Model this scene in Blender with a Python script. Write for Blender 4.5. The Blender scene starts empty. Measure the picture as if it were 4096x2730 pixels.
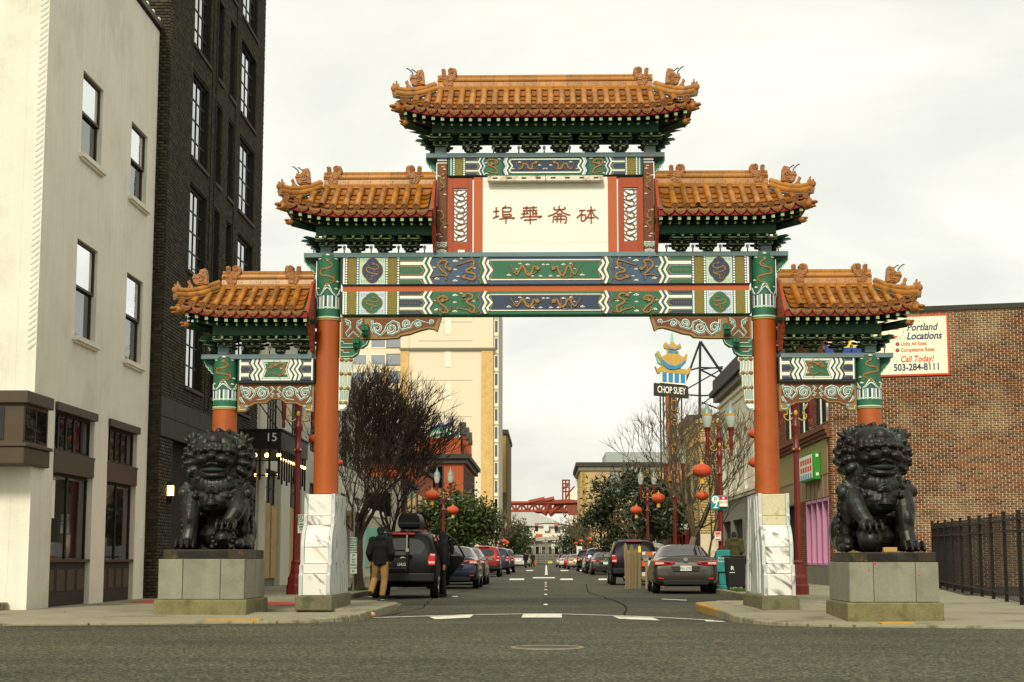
import bpy, bmesh, math, random
import numpy as np
from mathutils import Vector, Matrix
# ------------------------------------------------------------------ camera
SC = bpy.context.scene
COL = SC.collection
K = 4096 / 2353.0
F = 6500.0
CX, CY = 2048.0, 1365.0
PITCH = math.atan(872 / F)
YAW = math.atan(137 / F * math.cos(PITCH))
EYE = Vector((0, 0, 1.0))
RM = Matrix.Rotation(YAW, 3, 'Z') @ Matrix.Rotation(math.pi / 2 + PITCH, 3, 'X')
cam = bpy.data.objects.new('camera', bpy.data.cameras.new('camera'))
COL.objects.link(cam)
cam.location = EYE
cam.rotation_euler = RM.to_euler()
cam.data.sensor_width = 36
cam.data.lens = F / 4096 * 36
cam.data.clip_start = 0.1
cam.data.clip_end = 6000
SC.camera = cam
# ------------------------------------------------------------------ sky, sun, exposure
SUN_EL, SUN_AZ = math.radians(36), math.radians(192)     # behind the camera, a little to the left
w = bpy.data.worlds.new('World')
SC.world = w
w.use_nodes = True
nt = w.node_tree
nt.nodes.clear()
N = nt.nodes.new
L = nt.links.new
out = N('ShaderNodeOutputWorld')
bg = N('ShaderNodeBackground')
bg.inputs[1].default_value = 0.1
sky = N('ShaderNodeTexSky')
sky.sky_type = 'NISHITA'
sky.sun_disc = False
sky.sun_elevation = SUN_EL
sky.sun_rotation = SUN_AZ
tc = N('ShaderNodeTexCoord')
sep = N('ShaderNodeSeparateXYZ')
L(tc.outputs['Generated'], sep.inputs[0])
zz = N('ShaderNodeMath'); zz.operation = 'ABSOLUTE'; L(sep.outputs[2], zz.inputs[0])
za = N('ShaderNodeMath'); za.operation = 'ADD'; za.inputs[1].default_value = 0.22; L(zz.outputs[0], za.inputs[0])
dx = N('ShaderNodeMath'); dx.operation = 'DIVIDE'; L(sep.outputs[0], dx.inputs[0]); L(za.outputs[0], dx.inputs[1])
dy = N('ShaderNodeMath'); dy.operation = 'DIVIDE'; L(sep.outputs[1], dy.inputs[0]); L(za.outputs[0], dy.inputs[1])
cmb = N('ShaderNodeCombineXYZ'); L(dx.outputs[0], cmb.inputs[0]); L(dy.outputs[0], cmb.inputs[1])
n1 = N('ShaderNodeTexNoise'); n1.inputs['Scale'].default_value = 1.5; n1.inputs['Detail'].default_value = 7
n1.inputs['Roughness'].default_value = 0.52; n1.inputs['Distortion'].default_value = 0.4
L(cmb.outputs[0], n1.inputs['Vector'])
ramp = N('ShaderNodeValToRGB')
ramp.color_ramp.elements[0].position = 0.32; ramp.color_ramp.elements[0].color = (6.9, 6.9, 6.1, 1)
ramp.color_ramp.elements[1].position = 0.60; ramp.color_ramp.elements[1].color = (9.2, 9.05, 7.9, 1)
L(n1.outputs[0], ramp.inputs[0])
mx = N('ShaderNodeMix'); mx.data_type = 'RGBA'; mx.inputs[0].default_value = 0.93     # nearly full cloud cover
L(sky.outputs[0], mx.inputs[6]); L(ramp.outputs[0], mx.inputs[7])
L(mx.outputs[2], bg.inputs[0])
L(bg.outputs[0], out.inputs[0])
sun = bpy.data.objects.new('sun', bpy.data.lights.new('sun', 'SUN'))
COL.objects.link(sun)
sun.data.energy = 2.3
sun.data.angle = math.radians(12)
sun.data.color = (1.0, 0.93, 0.77)
sd = Vector((math.sin(SUN_AZ) * math.cos(SUN_EL), math.cos(SUN_AZ) * math.cos(SUN_EL), math.sin(SUN_EL)))
sun.rotation_euler = sd.to_track_quat('Z', 'Y').to_euler()
SC.view_settings.view_transform = 'Standard'
SC.view_settings.look = 'None'
SC.view_settings.exposure = 0.30
SC.view_settings.gamma = 1.0
SC.view_settings.use_curve_mapping = False
SC.cycles.max_bounces = 6
# ------------------------------------------------------------------ helpers
def at(x, y, Y):
 d = RM @ Vector(((x * K - CX) / F, (CY - y * K) / F, -1.0))
 return EYE + d * (Y / d.y)
def atX(x, y, X):
 d = RM @ Vector(((x * K - CX) / F, (CY - y * K) / F, -1.0))
 return EYE + d * (X / d.x)
def px2m(Y):
 return Y / 3735.0
OFF = {}
def c(r, g=None, b=None):
 if g is None: r, g, b = r
 f = lambda v: (v / 255 / 12.92) if v / 255 <= 0.04045 else ((v / 255 + 0.055) / 1.055) ** 2.4
 return (f(r), f(g), f(b), 1.0)
MATS = {}
def mat(name, col, rough=0.75, metal=0.0, var=0.12, vs=1.5, grain=0.08, gs=35.0, bump=0.12, bs=None, rnd=0.0,
 streak=0.0, spec=0.35, dirt=None, emit=None, coat=0.0, sz=1.0):
 """procedural principled material; col is an sRGB triple, or a linear 4-tuple"""
 m = bpy.data.materials.new(name)
 m.use_nodes = True
 t = m.node_tree
 b = t.nodes['Principled BSDF']
 n = t.nodes.new; l = t.links.new
 colr = c(*col) if len(col) == 3 else col
 tcn = n('ShaderNodeTexCoord')
 def noise(scale, det=4, vec=None, rgh=0.55):
  k = n('ShaderNodeTexNoise'); k.inputs['Scale'].default_value = scale; k.inputs['Detail'].default_value = det
  k.inputs['Roughness'].default_value = rgh
  l(vec if vec is not None else tcn.outputs['Object'], k.inputs['Vector'])
  return k.outputs[0]
 def math_(op, a, bb, clamp=False):
  k = n('ShaderNodeMath'); k.operation = op; k.use_clamp = clamp
  for i, v in enumerate((a, bb)):
   if isinstance(v, (int, float)): k.inputs[i].default_value = v
   else: l(v, k.inputs[i])
  return k.outputs[0]
 val = None
 def addv(sock, amt):
  nonlocal val
  v = math_('MULTIPLY', math_('SUBTRACT', sock, 0.5), 2.4 * amt)
  val = v if val is None else math_('ADD', val, v)
 if var: addv(noise(vs, 5), var)
 if grain: addv(noise(gs, 3), grain)
 if streak:
  mp = n('ShaderNodeMapping'); mp.inputs['Scale'].default_value = (3.5, 3.5, 0.18)
  l(tcn.outputs['Object'], mp.inputs['Vector'])
  addv(noise(2.2 * sz, 5, mp.outputs[0]), streak)
 if rnd:
  oi = n('ShaderNodeObjectInfo'); addv(oi.outputs['Random'], rnd)
 csock = None
 if dirt:
  dcol, amt, dsc = dirt
  mixd = n('ShaderNodeMix'); mixd.data_type = 'RGBA'
  mixd.inputs[6].default_value = colr; mixd.inputs[7].default_value = c(*dcol)
  r = n('ShaderNodeMapRange'); r.inputs[1].default_value = 0.52 - 0.0; r.inputs[2].default_value = 0.68
  r.inputs[4].default_value = amt
  l(noise(dsc, 6, None, 0.65), r.inputs[0]); l(r.outputs[0], mixd.inputs[0])
  csock = mixd.outputs[2]
 if val is not None:
  hsv = n('ShaderNodeHueSaturation')
  if csock is None: hsv.inputs['Color'].default_value = colr
  else: l(csock, hsv.inputs['Color'])
  l(math_('ADD', val, 1.0), hsv.inputs['Value'])
  csock = hsv.outputs[0]
 if csock is None: b.inputs['Base Color'].default_value = colr
 else: l(csock, b.inputs['Base Color'])
 b.inputs['Roughness'].default_value = rough
 b.inputs['Metallic'].default_value = metal
 b.inputs['Specular IOR Level'].default_value = spec
 if coat:
  b.inputs['Coat Weight'].default_value = coat; b.inputs['Coat Roughness'].default_value = 0.06
 if bump:
  bp = n('ShaderNodeBump'); bp.inputs['Strength'].default_value = min(1, bump); bp.inputs['Distance'].default_value = 0.02
  l(noise(bs or gs, 4), bp.inputs['Height']); l(bp.outputs[0], b.inputs['Normal'])
 if emit:
  b.inputs['Emission Color'].default_value = c(*emit[0]); b.inputs['Emission Strength'].default_value = emit[1]
 MATS[name] = m
 return m
def glass(name, tint=(30, 36, 34), rough=0.04, spec=0.9):
 m = mat(name, tint, rough=rough, var=0.25, vs=0.7, grain=0, bump=0.02, bs=1.3, spec=spec)
 return m
def clear_glass(name, tint=(220, 228, 225), alpha=0.3):
 m = bpy.data.materials.new(name); m.use_nodes = True
 t = m.node_tree; t.nodes.clear()
 n = t.nodes.new
 o = n('ShaderNodeOutputMaterial'); mix = n('ShaderNodeMixShader'); g = n('ShaderNodeBsdfGlossy'); tr = n('ShaderNodeBsdfTransparent')
 g.inputs['Roughness'].default_value = 0.05
 tr.inputs[0].default_value = c(*tint)
 fr = n('ShaderNodeFresnel'); fr.inputs[0].default_value = 1.6
 ad = n('ShaderNodeMath'); ad.operation = 'ADD'; ad.inputs[1].default_value = alpha
 t.links.new(fr.outputs[0], ad.inputs[0]); t.links.new(ad.outputs[0], mix.inputs[0])
 t.links.new(tr.outputs[0], mix.inputs[1]); t.links.new(g.outputs[0], mix.inputs[2]); t.links.new(mix.outputs[0], o.inputs[0])
 MATS[name] = m
 return m
def mirror_glass(name, k=.5, tint=(14, 16, 15)):
 m = bpy.data.materials.new(name); m.use_nodes = True
 t = m.node_tree; t.nodes.clear(); n = t.nodes.new
 o = n('ShaderNodeOutputMaterial'); mix = n('ShaderNodeMixShader'); g = n('ShaderNodeBsdfGlossy'); d = n('ShaderNodeBsdfDiffuse')
 g.inputs['Roughness'].default_value = 0.03; g.inputs[0].default_value = (.93, .95, .97, 1); d.inputs[0].default_value = c(*tint)
 fr = n('ShaderNodeFresnel'); fr.inputs[0].default_value = 1.5
 ad = n('ShaderNodeMath'); ad.operation = 'ADD'; ad.use_clamp = True; ad.inputs[1].default_value = k
 tcn = n('ShaderNodeTexCoord'); nz = n('ShaderNodeTexNoise'); nz.inputs['Scale'].default_value = 1.1; t.links.new(tcn.outputs['Object'], nz.inputs['Vector'])
 bp = n('ShaderNodeBump'); bp.inputs['Strength'].default_value = .06; bp.inputs['Distance'].default_value = .05
 t.links.new(nz.outputs[0], bp.inputs['Height']); t.links.new(bp.outputs[0], g.inputs['Normal'])
 t.links.new(fr.outputs[0], ad.inputs[0]); t.links.new(ad.outputs[0], mix.inputs[0]); t.links.new(d.outputs[0], mix.inputs[1]); t.links.new(g.outputs[0], mix.inputs[2]); t.links.new(mix.outputs[0], o.inputs[0])
 MATS[name] = m
def link(name, me, m=None, parent=None):
 o = bpy.data.objects.new(name, me)
 COL.objects.link(o)
 if m is not None and me is not None and not me.materials:
  me.materials.append(MATS[m] if isinstance(m, str) else m)
 if parent is not None:
  o.parent = parent
  OFF[o] = OFF.get(parent, Vector())
 return o
def tag(o, label=None, cat=None, group=None, kind=None):
 if label: o['label'] = label
 if cat: o['category'] = cat
 if group: o['group'] = group
 if kind: o['kind'] = kind
 return o
def thing(name, label, cat, loc=(0, 0, 0), group=None, local=False):
 """an Empty at the base of a thing; with local=False its parts are given in world coordinates"""
 o = bpy.data.objects.new(name, None)
 o.empty_display_size = 0.2
 COL.objects.link(o)
 o.location = loc
 OFF[o] = Vector() if local else Vector(loc)
 return tag(o, label, cat, group)
def copy_tree(o, parent=None):
 k = o.copy(); COL.objects.link(k)
 if parent is not None: k.parent = parent
 for ch in o.children: copy_tree(ch, k)
 return k
def recolour(o, m):
 o.material_slots[0].link = 'OBJECT'
 o.material_slots[0].material = MATS[m] if isinstance(m, str) else m
def flat(Y, mirror=None):
 """a panel facing the camera side: (x, z, depth towards the viewer)"""
 if mirror is None: return lambda u, v, d: Vector((u, Y - d, v))
 return lambda u, v, d: Vector((2 * mirror - u, Y - d, v))
def facing_street(X, s):
 """a panel on a wall parallel to the street; s=+1 looks to +X; u runs along Y"""
 return lambda u, v, d: Vector((X + s * d, u, v))
TINY = {'stripes', 'dot_row', 'gilt_leaf', 'gilt_line', 'gilt_corner', 'cloud_rim', 'cloud_relief', 'carved_scroll', 'wave', 'horn', 'arm_edge', 'foot_edge'}   # marks too small to pick apart one by one
class MB:
 def __init__(self): self.v = []; self.f = []
 def add(self, vs, fs):
  k = len(self.v); self.v += [Vector(p) for p in vs]; self.f += [tuple(i + k for i in q) for q in fs]; return self
 def box(self, x0, x1, y0, y1, z0, z1):
  return self.add([(x0, y0, z0), (x1, y0, z0), (x1, y1, z0), (x0, y1, z0), (x0, y0, z1), (x1, y0, z1), (x1, y1, z1), (x0, y1, z1)],
 [(0, 3, 2, 1), (4, 5, 6, 7), (0, 1, 5, 4), (1, 2, 6, 5), (2, 3, 7, 6), (3, 0, 4, 7)])
 def mbox(self, fn, u0, u1, v0, v1, d0, d1):
  return self.prism([(u0, v0), (u1, v0), (u1, v1), (u0, v1)], fn, d0, d1)
 def prism(self, pts, fn, d0, d1):
  n = len(pts)
  vs = [fn(u, v, d1) for u, v in pts] + [fn(u, v, d0) for u, v in pts]
  fs = [tuple(range(n)), tuple(range(2 * n - 1, n - 1, -1))] + [(i, i + n, (i + 1) % n + n, (i + 1) % n) for i in range(n)]
  return self.add(vs, fs)
 def tube(self, pts, r, n=8, cap=True, flatten=None):
  pts = [Vector(p) for p in pts]
  m = len(pts)
  rs = [r] * m if isinstance(r, (int, float)) else list(r)
  t0 = (pts[1] - pts[0]).normalized()
  a = Vector((0, 0, 1)) if abs(t0.z) < 0.9 else Vector((1, 0, 0))
  e1 = t0.cross(a).normalized()
  vs = []
  for i, p in enumerate(pts):
   t = (pts[min(i + 1, m - 1)] - pts[max(i - 1, 0)])
   if t.length < 1e-9: t = t0
   t = t.normalized()
   e1 = (e1 - t * e1.dot(t))
   if e1.length < 1e-6: e1 = t.orthogonal()
   e1.normalize()
   e2 = t.cross(e1)
   for k in range(n):
    q = 2 * math.pi * k / n
    vs.append(p + (e1 * math.cos(q) + e2 * math.sin(q)) * rs[i])
  fs = [(i * n + k, i * n + (k + 1) % n, (i + 1) * n + (k + 1) % n, (i + 1) * n + k) for i in range(m - 1) for k in range(n)]
  if cap: fs += [tuple(range(n - 1, -1, -1)), tuple(range((m - 1) * n, m * n))]
  return self.add(vs, fs)
 def lathe(self, prof, n=16, cen=(0, 0, 0), mtx=None, cap=True):
  cen = Vector(cen); vs = []
  for r, z in prof:
   for k in range(n):
    q = 2 * math.pi * k / n
    p = Vector((r * math.cos(q), r * math.sin(q), z))
    if mtx is not None: p = mtx @ p
    vs.append(p + cen)
  m = len(prof)
  fs = [(i * n + k, i * n + (k + 1) % n, (i + 1) * n + (k + 1) % n, (i + 1) * n + k) for i in range(m - 1) for k in range(n)]
  if cap: fs += [tuple(range(n - 1, -1, -1)), tuple(range((m - 1) * n, m * n))]
  return self.add(vs, fs)
 def ell(self, cen, r, nu=12, nv=8, rot=None):
  if isinstance(r, (int, float)): r = (r, r, r)
  cen = Vector(cen); vs = []
  for i in range(nv + 1):
   a = math.pi * i / nv
   for k in range(nu):
    q = 2 * math.pi * k / nu
    p = Vector((r[0] * math.sin(a) * math.cos(q), r[1] * math.sin(a) * math.sin(q), r[2] * math.cos(a)))
    if rot is not None: p = rot @ p
    vs.append(cen + p)
  fs = [(i * nu + k, (i + 1) * nu + k, (i + 1) * nu + (k + 1) % nu, i * nu + (k + 1) % nu) for i in range(nv) for k in range(nu)]
  return self.add(vs, fs)
 def grid(self, rows):
  m, n = len(rows), len(rows[0])
  return self.add([p for r in rows for p in r], [(i * n + k, i * n + k + 1, (i + 1) * n + k + 1, (i + 1) * n + k) for i in range(m - 1) for k in range(n - 1)])
 def mesh(self, name, off=Vector(), smooth=None, recalc=True):
  me = bpy.data.meshes.new(name)
  me.from_pydata([(p - off)[:] for p in self.v], [], self.f)
  if recalc and len(self.f) < 30000:
   b = bmesh.new(); b.from_mesh(me); bmesh.ops.remove_doubles(b, verts=b.verts, dist=1e-5)
   bmesh.ops.recalc_face_normals(b, faces=b.faces); b.to_mesh(me); b.free()
  if smooth is not None:
   me.shade_smooth()
   me.set_sharp_from_angle(angle=math.radians(smooth))
  return me
 def build(self, name, m, parent=None, smooth=None, bevel=0, recalc=True, label=None, kind=None):
  off = OFF.get(parent, Vector()) if parent is not None else Vector()
  o = link(name, self.mesh(name, off, smooth, recalc), m, parent)
  if bevel:
   bv = o.modifiers.new('bevel', 'BEVEL'); bv.width = bevel; bv.segments = 2; bv.limit_method = 'ANGLE'; bv.angle_limit = math.radians(40)
  if label: o['label'] = label
  if name in TINY: kind = 'stuff'
  if kind: o['kind'] = kind
  return o
def catmull(pts, k=6):
 P = [Vector(p) for p in pts]
 P = [P[0] * 2 - P[1]] + P + [P[-1] * 2 - P[-2]]
 out = []
 for i in range(1, len(P) - 2):
  for s in range(k):
   t = s / k
   a, b, cc, d = P[i - 1], P[i], P[i + 1], P[i + 2]
   out.append(0.5 * ((2 * b) + (cc - a) * t + (2 * a - 5 * b + 4 * cc - d) * t * t + (3 * b - a - 3 * cc + d) * t ** 3))
 out.append(P[-2])
 return out
def ribbon(mb, pts, wd, fn, d0, d1):
 """a flat strip along a 2-d path, of width wd (number or list), raised from d0 to d1, with its ridge in the middle"""
 P = [Vector(p[:2]) for p in pts]
 n = len(P)
 ws = [wd] * n if isinstance(wd, (int, float)) else wd
 vs = []
 for i, p in enumerate(P):
  t = P[min(i + 1, n - 1)] - P[max(i - 1, 0)]
  if t.length < 1e-9: t = Vector((1, 0))
  t.normalize()
  q = Vector((-t.y, t.x)) * ws[i] / 2
  vs += [fn(p.x + q.x, p.y + q.y, d0), fn(p.x + q.x * 0.7, p.y + q.y * 0.7, d1), fn(p.x - q.x * 0.7, p.y - q.y * 0.7, d1), fn(p.x - q.x, p.y - q.y, d0)]
 fs = []
 for i in range(n - 1):
  for k in range(3):
   fs.append((i * 4 + k, i * 4 + k + 1, i * 4 + 4 + k + 1, i * 4 + 4 + k))
 fs += [(0, 1, 2, 3), (n * 4 - 4, n * 4 - 3, n * 4 - 2, n * 4 - 1)]
 mb.add(vs, fs)
def text(name, s, size, origin, xdir, zdir, m, parent=None, align='CENTER', shear=0.0, depth=0.004, squeeze=1.0, bold=0.0):
 cu = bpy.data.curves.new(name, 'FONT')
 cu.body = s; cu.size = size; cu.align_x = align; cu.align_y = 'CENTER'; cu.extrude = depth / 2; cu.shear = shear
 cu.offset = bold; cu.resolution_u = 4
 o = bpy.data.objects.new(name, cu); COL.objects.link(o)
 dg = bpy.context.evaluated_depsgraph_get()
 me = bpy.data.meshes.new_from_object(o.evaluated_get(dg))
 bpy.data.objects.remove(o); bpy.data.curves.remove(cu)
 x = Vector(xdir).normalized(); z = Vector(zdir).normalized(); y = x.cross(z) * -1
 off = OFF.get(parent, Vector()) if parent is not None else Vector()
 M4 = Matrix(((x.x * squeeze, z.x, -y.x, 0), (x.y * squeeze, z.y, -y.y, 0), (x.z * squeeze, z.z, -y.z, 0), (0, 0, 0, 1)))
 me.transform(Matrix.Translation(Vector(origin) - off) @ M4)
 me.materials.clear();
 return link(name, me, m, parent)
def joined_mesh(vs, fs_n4, name):
 """fast quads from numpy"""
 me = bpy.data.meshes.new(name)
 nv, nf = len(vs), len(fs_n4)
 me.vertices.add(nv); me.vertices.foreach_set('co', np.asarray(vs, dtype=np.float32).ravel())
 me.loops.add(nf * 4); me.loops.foreach_set('vertex_index', np.asarray(fs_n4, dtype=np.int32).ravel())
 me.polygons.add(nf); me.polygons.foreach_set('loop_start', np.arange(0, nf * 4, 4, dtype=np.int32))
 me.update(calc_edges=True)
 return me
 # ------------------------------------------------------------------ materials
def asphalt(name, base, agg, k=1.0):
 m = bpy.data.materials.new(name); m.use_nodes = True
 t = m.node_tree; n = t.nodes.new; l = t.links.new; b = t.nodes['Principled BSDF']
 tcn = n('ShaderNodeTexCoord')
 big = n('ShaderNodeTexNoise'); big.inputs['Scale'].default_value = 0.35; big.inputs['Detail'].default_value = 6; l(tcn.outputs['Object'], big.inputs['Vector'])
 vor = n('ShaderNodeTexVoronoi'); vor.inputs['Scale'].default_value = 42 * k; l(tcn.outputs['Object'], vor.inputs['Vector'])
 fine = n('ShaderNodeTexNoise'); fine.inputs['Scale'].default_value = 26 * k; fine.inputs['Detail'].default_value = 5; fine.inputs['Roughness'].default_value = 0.7; l(tcn.outputs['Object'], fine.inputs['Vector'])
 mp = n('ShaderNodeMapping'); mp.inputs['Scale'].default_value = (0.25, 2.0, 1); l(tcn.outputs['Object'], mp.inputs['Vector'])
 seam = n('ShaderNodeTexNoise'); seam.inputs['Scale'].default_value = 0.6; seam.inputs['Detail'].default_value = 4; l(mp.outputs[0], seam.inputs['Vector'])
 sepc = n('ShaderNodeSeparateColor'); l(vor.outputs['Color'], sepc.inputs[0])
 r = n('ShaderNodeMapRange'); r.inputs[1].default_value = 0.55; r.inputs[2].default_value = 0.95; l(sepc.outputs[0], r.inputs[0])
 mix = n('ShaderNodeMix'); mix.data_type = 'RGBA'; mix.inputs[6].default_value = c(*base); mix.inputs[7].default_value = c(*agg); l(r.outputs[0], mix.inputs[0])
 a = n('ShaderNodeMath'); a.operation = 'ADD'; l(big.outputs[0], a.inputs[0]); l(seam.outputs[0], a.inputs[1])
 a2 = n('ShaderNodeMath'); a2.operation = 'MULTIPLY_ADD'; l(fine.outputs[0], a2.inputs[0]); a2.inputs[1].default_value = 1.5; l(a.outputs[0], a2.inputs[2])
 a3 = n('ShaderNodeMath'); a3.operation = 'SUBTRACT'; l(a2.outputs[0], a3.inputs[0]); a3.inputs[1].default_value = 0.78
 hsv = n('ShaderNodeHueSaturation'); l(mix.outputs[2], hsv.inputs['Color']); l(a3.outputs[0], hsv.inputs['Value'])
 l(hsv.outputs[0], b.inputs['Base Color'])
 b.inputs['Roughness'].default_value = 0.85; b.inputs['Specular IOR Level'].default_value = 0.25
 bp = n('ShaderNodeBump'); bp.inputs['Strength'].default_value = 0.5; bp.inputs['Distance'].default_value = 0.012
 l(fine.outputs[0], bp.inputs['Height']); l(bp.outputs[0], b.inputs['Normal'])
 MATS[name] = m
def marble(name, base, vein, sc, rot, warm=(205, 180, 140)):
 m = bpy.data.materials.new(name); m.use_nodes = True
 t = m.node_tree; n = t.nodes.new; l = t.links.new; b = t.nodes['Principled BSDF']
 tcn = n('ShaderNodeTexCoord'); mp = n('ShaderNodeMapping'); mp.vector_type = 'TEXTURE'; mp.inputs['Rotation'].default_value = rot; mp.inputs['Scale'].default_value = (4 / sc, 1 / sc, 1 / sc)
 oi = n('ShaderNodeObjectInfo'); cmbv = n('ShaderNodeVectorMath'); cmbv.operation = 'ADD'
 mul = n('ShaderNodeMath'); mul.operation = 'MULTIPLY'; mul.inputs[1].default_value = 37; l(oi.outputs['Random'], mul.inputs[0])
 l(tcn.outputs['Object'], cmbv.inputs[0]); l(mul.outputs[0], cmbv.inputs[1]); l(cmbv.outputs[0], mp.inputs['Vector'])
 nz = n('ShaderNodeTexNoise'); nz.inputs['Scale'].default_value = 2.0; nz.inputs['Detail'].default_value = 7; nz.inputs['Roughness'].default_value = 0.62; nz.inputs['Distortion'].default_value = 0.8
 l(mp.outputs[0], nz.inputs['Vector'])
 r = n('ShaderNodeValToRGB'); e = r.color_ramp.elements
 e[0].position = 0.36; e[0].color = c(*vein); e[1].position = 0.46; e[1].color = c(*base)
 e2 = r.color_ramp.elements.new(0.64); e2.color = c(*base); e3 = r.color_ramp.elements.new(0.74); e3.color = c(*warm)
 l(nz.outputs[0], r.inputs[0]); l(r.outputs[0], b.inputs['Base Color'])
 b.inputs['Roughness'].default_value = 0.5; b.inputs['Specular IOR Level'].default_value = 0.4
 MATS[name] = m
asphalt('asphalt', (52, 52, 38), (116, 115, 88))
asphalt('asphalt_old', (57, 56, 42), (100, 98, 76), 0.8)
mat('concrete', (142, 137, 112), 0.9, var=0.22, vs=0.9, grain=0.12, gs=25, bump=0.2, dirt=((92, 88, 68), 0.75, 0.8))
mat('kerb', (140, 134, 108), 0.9, var=0.25, vs=2, grain=0.15, gs=30, bump=0.3, dirt=((80, 78, 58), 0.9, 2.5))
mat('yellow_paint', (176, 138, 58), 0.8, var=0.2, vs=3, grain=0.2, gs=30, dirt=((120, 100, 60), 0.7, 4))
mat('red_mat', (190, 78, 58), 0.8, var=0.1)
mat('road_paint', (226, 224, 205), 0.8, var=0.15, vs=3, grain=0.15, gs=25, dirt=((110, 108, 92), 0.85, 5))
mat('grass', (70, 92, 38), 0.9, var=0.3, vs=8)
# gate
mat('column_red', (166, 82, 28), 0.5, var=0.10, vs=1.2, grain=0.05, bump=0.08, streak=0.14, spec=0.4, dirt=((140, 66, 26), 0.5, 2.5))
mat('panel_red', (164, 72, 36), 0.55, var=0.10, vs=2, grain=0.04, bump=0.05, streak=0.05)
mat('strip_red', (184, 92, 42), 0.55, var=0.08, vs=1.5, grain=0.03, bump=0.05)
mat('green', (44, 104, 74), 0.5, var=0.15, vs=4, grain=0.08, bump=0.08, streak=0.08)
mat('green_eave_shade', (20, 50, 32), 0.6, var=0.2, vs=4, grain=0.1, bump=0.1)  # gate green darkened: shade under the eaves is put into the colour
mat('green_pale', (142, 156, 100), 0.6, var=0.2, vs=6, grain=0.1, bump=0.1)
mat('rafter_green', (158, 172, 126), 0.65, var=0.2, vs=6, grain=0.12, bump=0.1, rnd=0.12)
mat('mint', (186, 218, 192), 0.6, var=0.06, vs=4, grain=0.04, bump=0.04)
mat('white_paint', (238, 238, 222), 0.6, var=0.06, vs=4, grain=0.04, bump=0.04)
mat('sign_white', (240, 236, 220), 0.6, var=0.035, vs=1.6, grain=0.02, bump=0.03, streak=0.02)
mat('ice_blue', (192, 212, 226), 0.6, var=0.06, vs=4, grain=0.04, bump=0.04)
mat('blue', (66, 88, 108), 0.55, var=0.2, vs=4, grain=0.1, bump=0.08, streak=0.12)
mat('navy', (48, 62, 84), 0.55, var=0.18, vs=5, grain=0.1, bump=0.08)
mat('steel_blue', (104, 130, 132), 0.55, var=0.2, vs=2.5, grain=0.08, bump=0.06, dirt=((128, 108, 78), 0.55, 3.5))
mat('olive', (124, 112, 44), 0.6, var=0.1, vs=5, grain=0.08, bump=0.08)
mat('gold', (142, 108, 50), 0.45, var=0.2, vs=9, grain=0.15, gs=60, bump=0.3, spec=0.5)
mat('gold_line', (190, 140, 60), 0.5, var=0.1, vs=9)
mat('brown', (112, 66, 34), 0.6, var=0.15, vs=4, grain=0.08, bump=0.06)
mat('beam_dark', (34, 44, 38), 0.6, var=0.2, vs=3)
mat('scroll_blue', (128, 172, 190), 0.6, var=0.15, vs=8)
mat('scroll_green', (52, 138, 104), 0.6, var=0.15, vs=8)
mat('char_brown', (150, 84, 44), 0.6, var=0.1, vs=6)
mat('fixture', (214, 208, 184), 0.55, var=0.12, vs=4, grain=0.08, dirt=((150, 88, 48), 0.9, 5))
mat('tile', (162, 104, 30), 0.34, var=0.22, vs=5, grain=0.12, gs=50, bump=0.12, rnd=0.26, spec=0.5, dirt=((96, 70, 42), 0.85, 6))
mat('tile_pan', (152, 92, 26), 0.38, var=0.22, vs=5, grain=0.12, gs=50, bump=0.12, rnd=0.28, spec=0.5, dirt=((104, 74, 46), 0.85, 5))
mat('tile_end', (160, 106, 56), 0.5, var=0.2, vs=14, grain=0.2, gs=60, bump=0.9, bs=70, rnd=0.12, dirt=((130, 92, 56), 0.6, 8))
mat('tile_ridge', (168, 112, 40), 0.36, var=0.2, vs=4, grain=0.1, gs=50, bump=0.12, rnd=0.16, spec=0.5, dirt=((112, 82, 52), 0.8, 5))
mat('tile_ornament', (158, 100, 36), 0.4, var=0.28, vs=9, grain=0.2, gs=45, bump=0.9, bs=26, spec=0.5, dirt=((110, 74, 38), 0.85, 12))
mat('mortar', (120, 106, 84), 0.95, var=0.3, vs=6, grain=0.2, bump=0.5)
mat('eave_red', (138, 34, 24), 0.6, var=0.15, vs=3)
mat('bulb', (206, 204, 188), 0.2, var=0, grain=0, bump=0)
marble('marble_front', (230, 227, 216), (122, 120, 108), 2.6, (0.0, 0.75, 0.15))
marble('marble_side_shaded', (196, 199, 192), (118, 124, 124), 4.5, (0.0, 1.5, 0.0), (170, 172, 165))  # greyer than the front marble: side shade painted in, with its own veins
mat('old_marble', (208, 198, 160), 0.8, var=0.2, vs=5, grain=0.15, bump=0.3, dirt=((120, 118, 76), 0.8, 5))
mat('plinth', (112, 106, 78), 0.9, var=0.3, vs=3, grain=0.2, gs=30, bump=0.5, streak=0.2, dirt=((82, 84, 52), 0.85, 4))
mat('granite', (132, 131, 113), 0.75, var=0.26, vs=2.5, streak=.10, grain=0.26, gs=55, bump=0.15, rnd=0.05, dirt=((112, 112, 96), 0.6, 2.2))
mat('moss_concrete', (118, 111, 76), 0.95, var=0.35, vs=3, grain=0.2, gs=30, bump=0.6, dirt=((88, 88, 50), 0.9, 4))
mat('bronze', (30, 28, 21), 0.42, metal=0.4, var=0.35, vs=3, grain=0.15, gs=30, bump=0.15, bs=18, spec=0.5, dirt=((70, 84, 74), 0.5, 3))
mat('bronze_plate', (56, 48, 34), 0.55, metal=0.4, var=0.3, vs=4, grain=0.15, bump=0.15, dirt=((104, 84, 44), 0.7, 6))
mat('brown_brick_loose', (176, 140, 84), 0.9)
mat('purlin_green_lit', (44, 84, 54), 0.6, var=0.2, vs=4, grain=0.1)  # eave green lightened: light on the purlin is put into the colour
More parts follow.
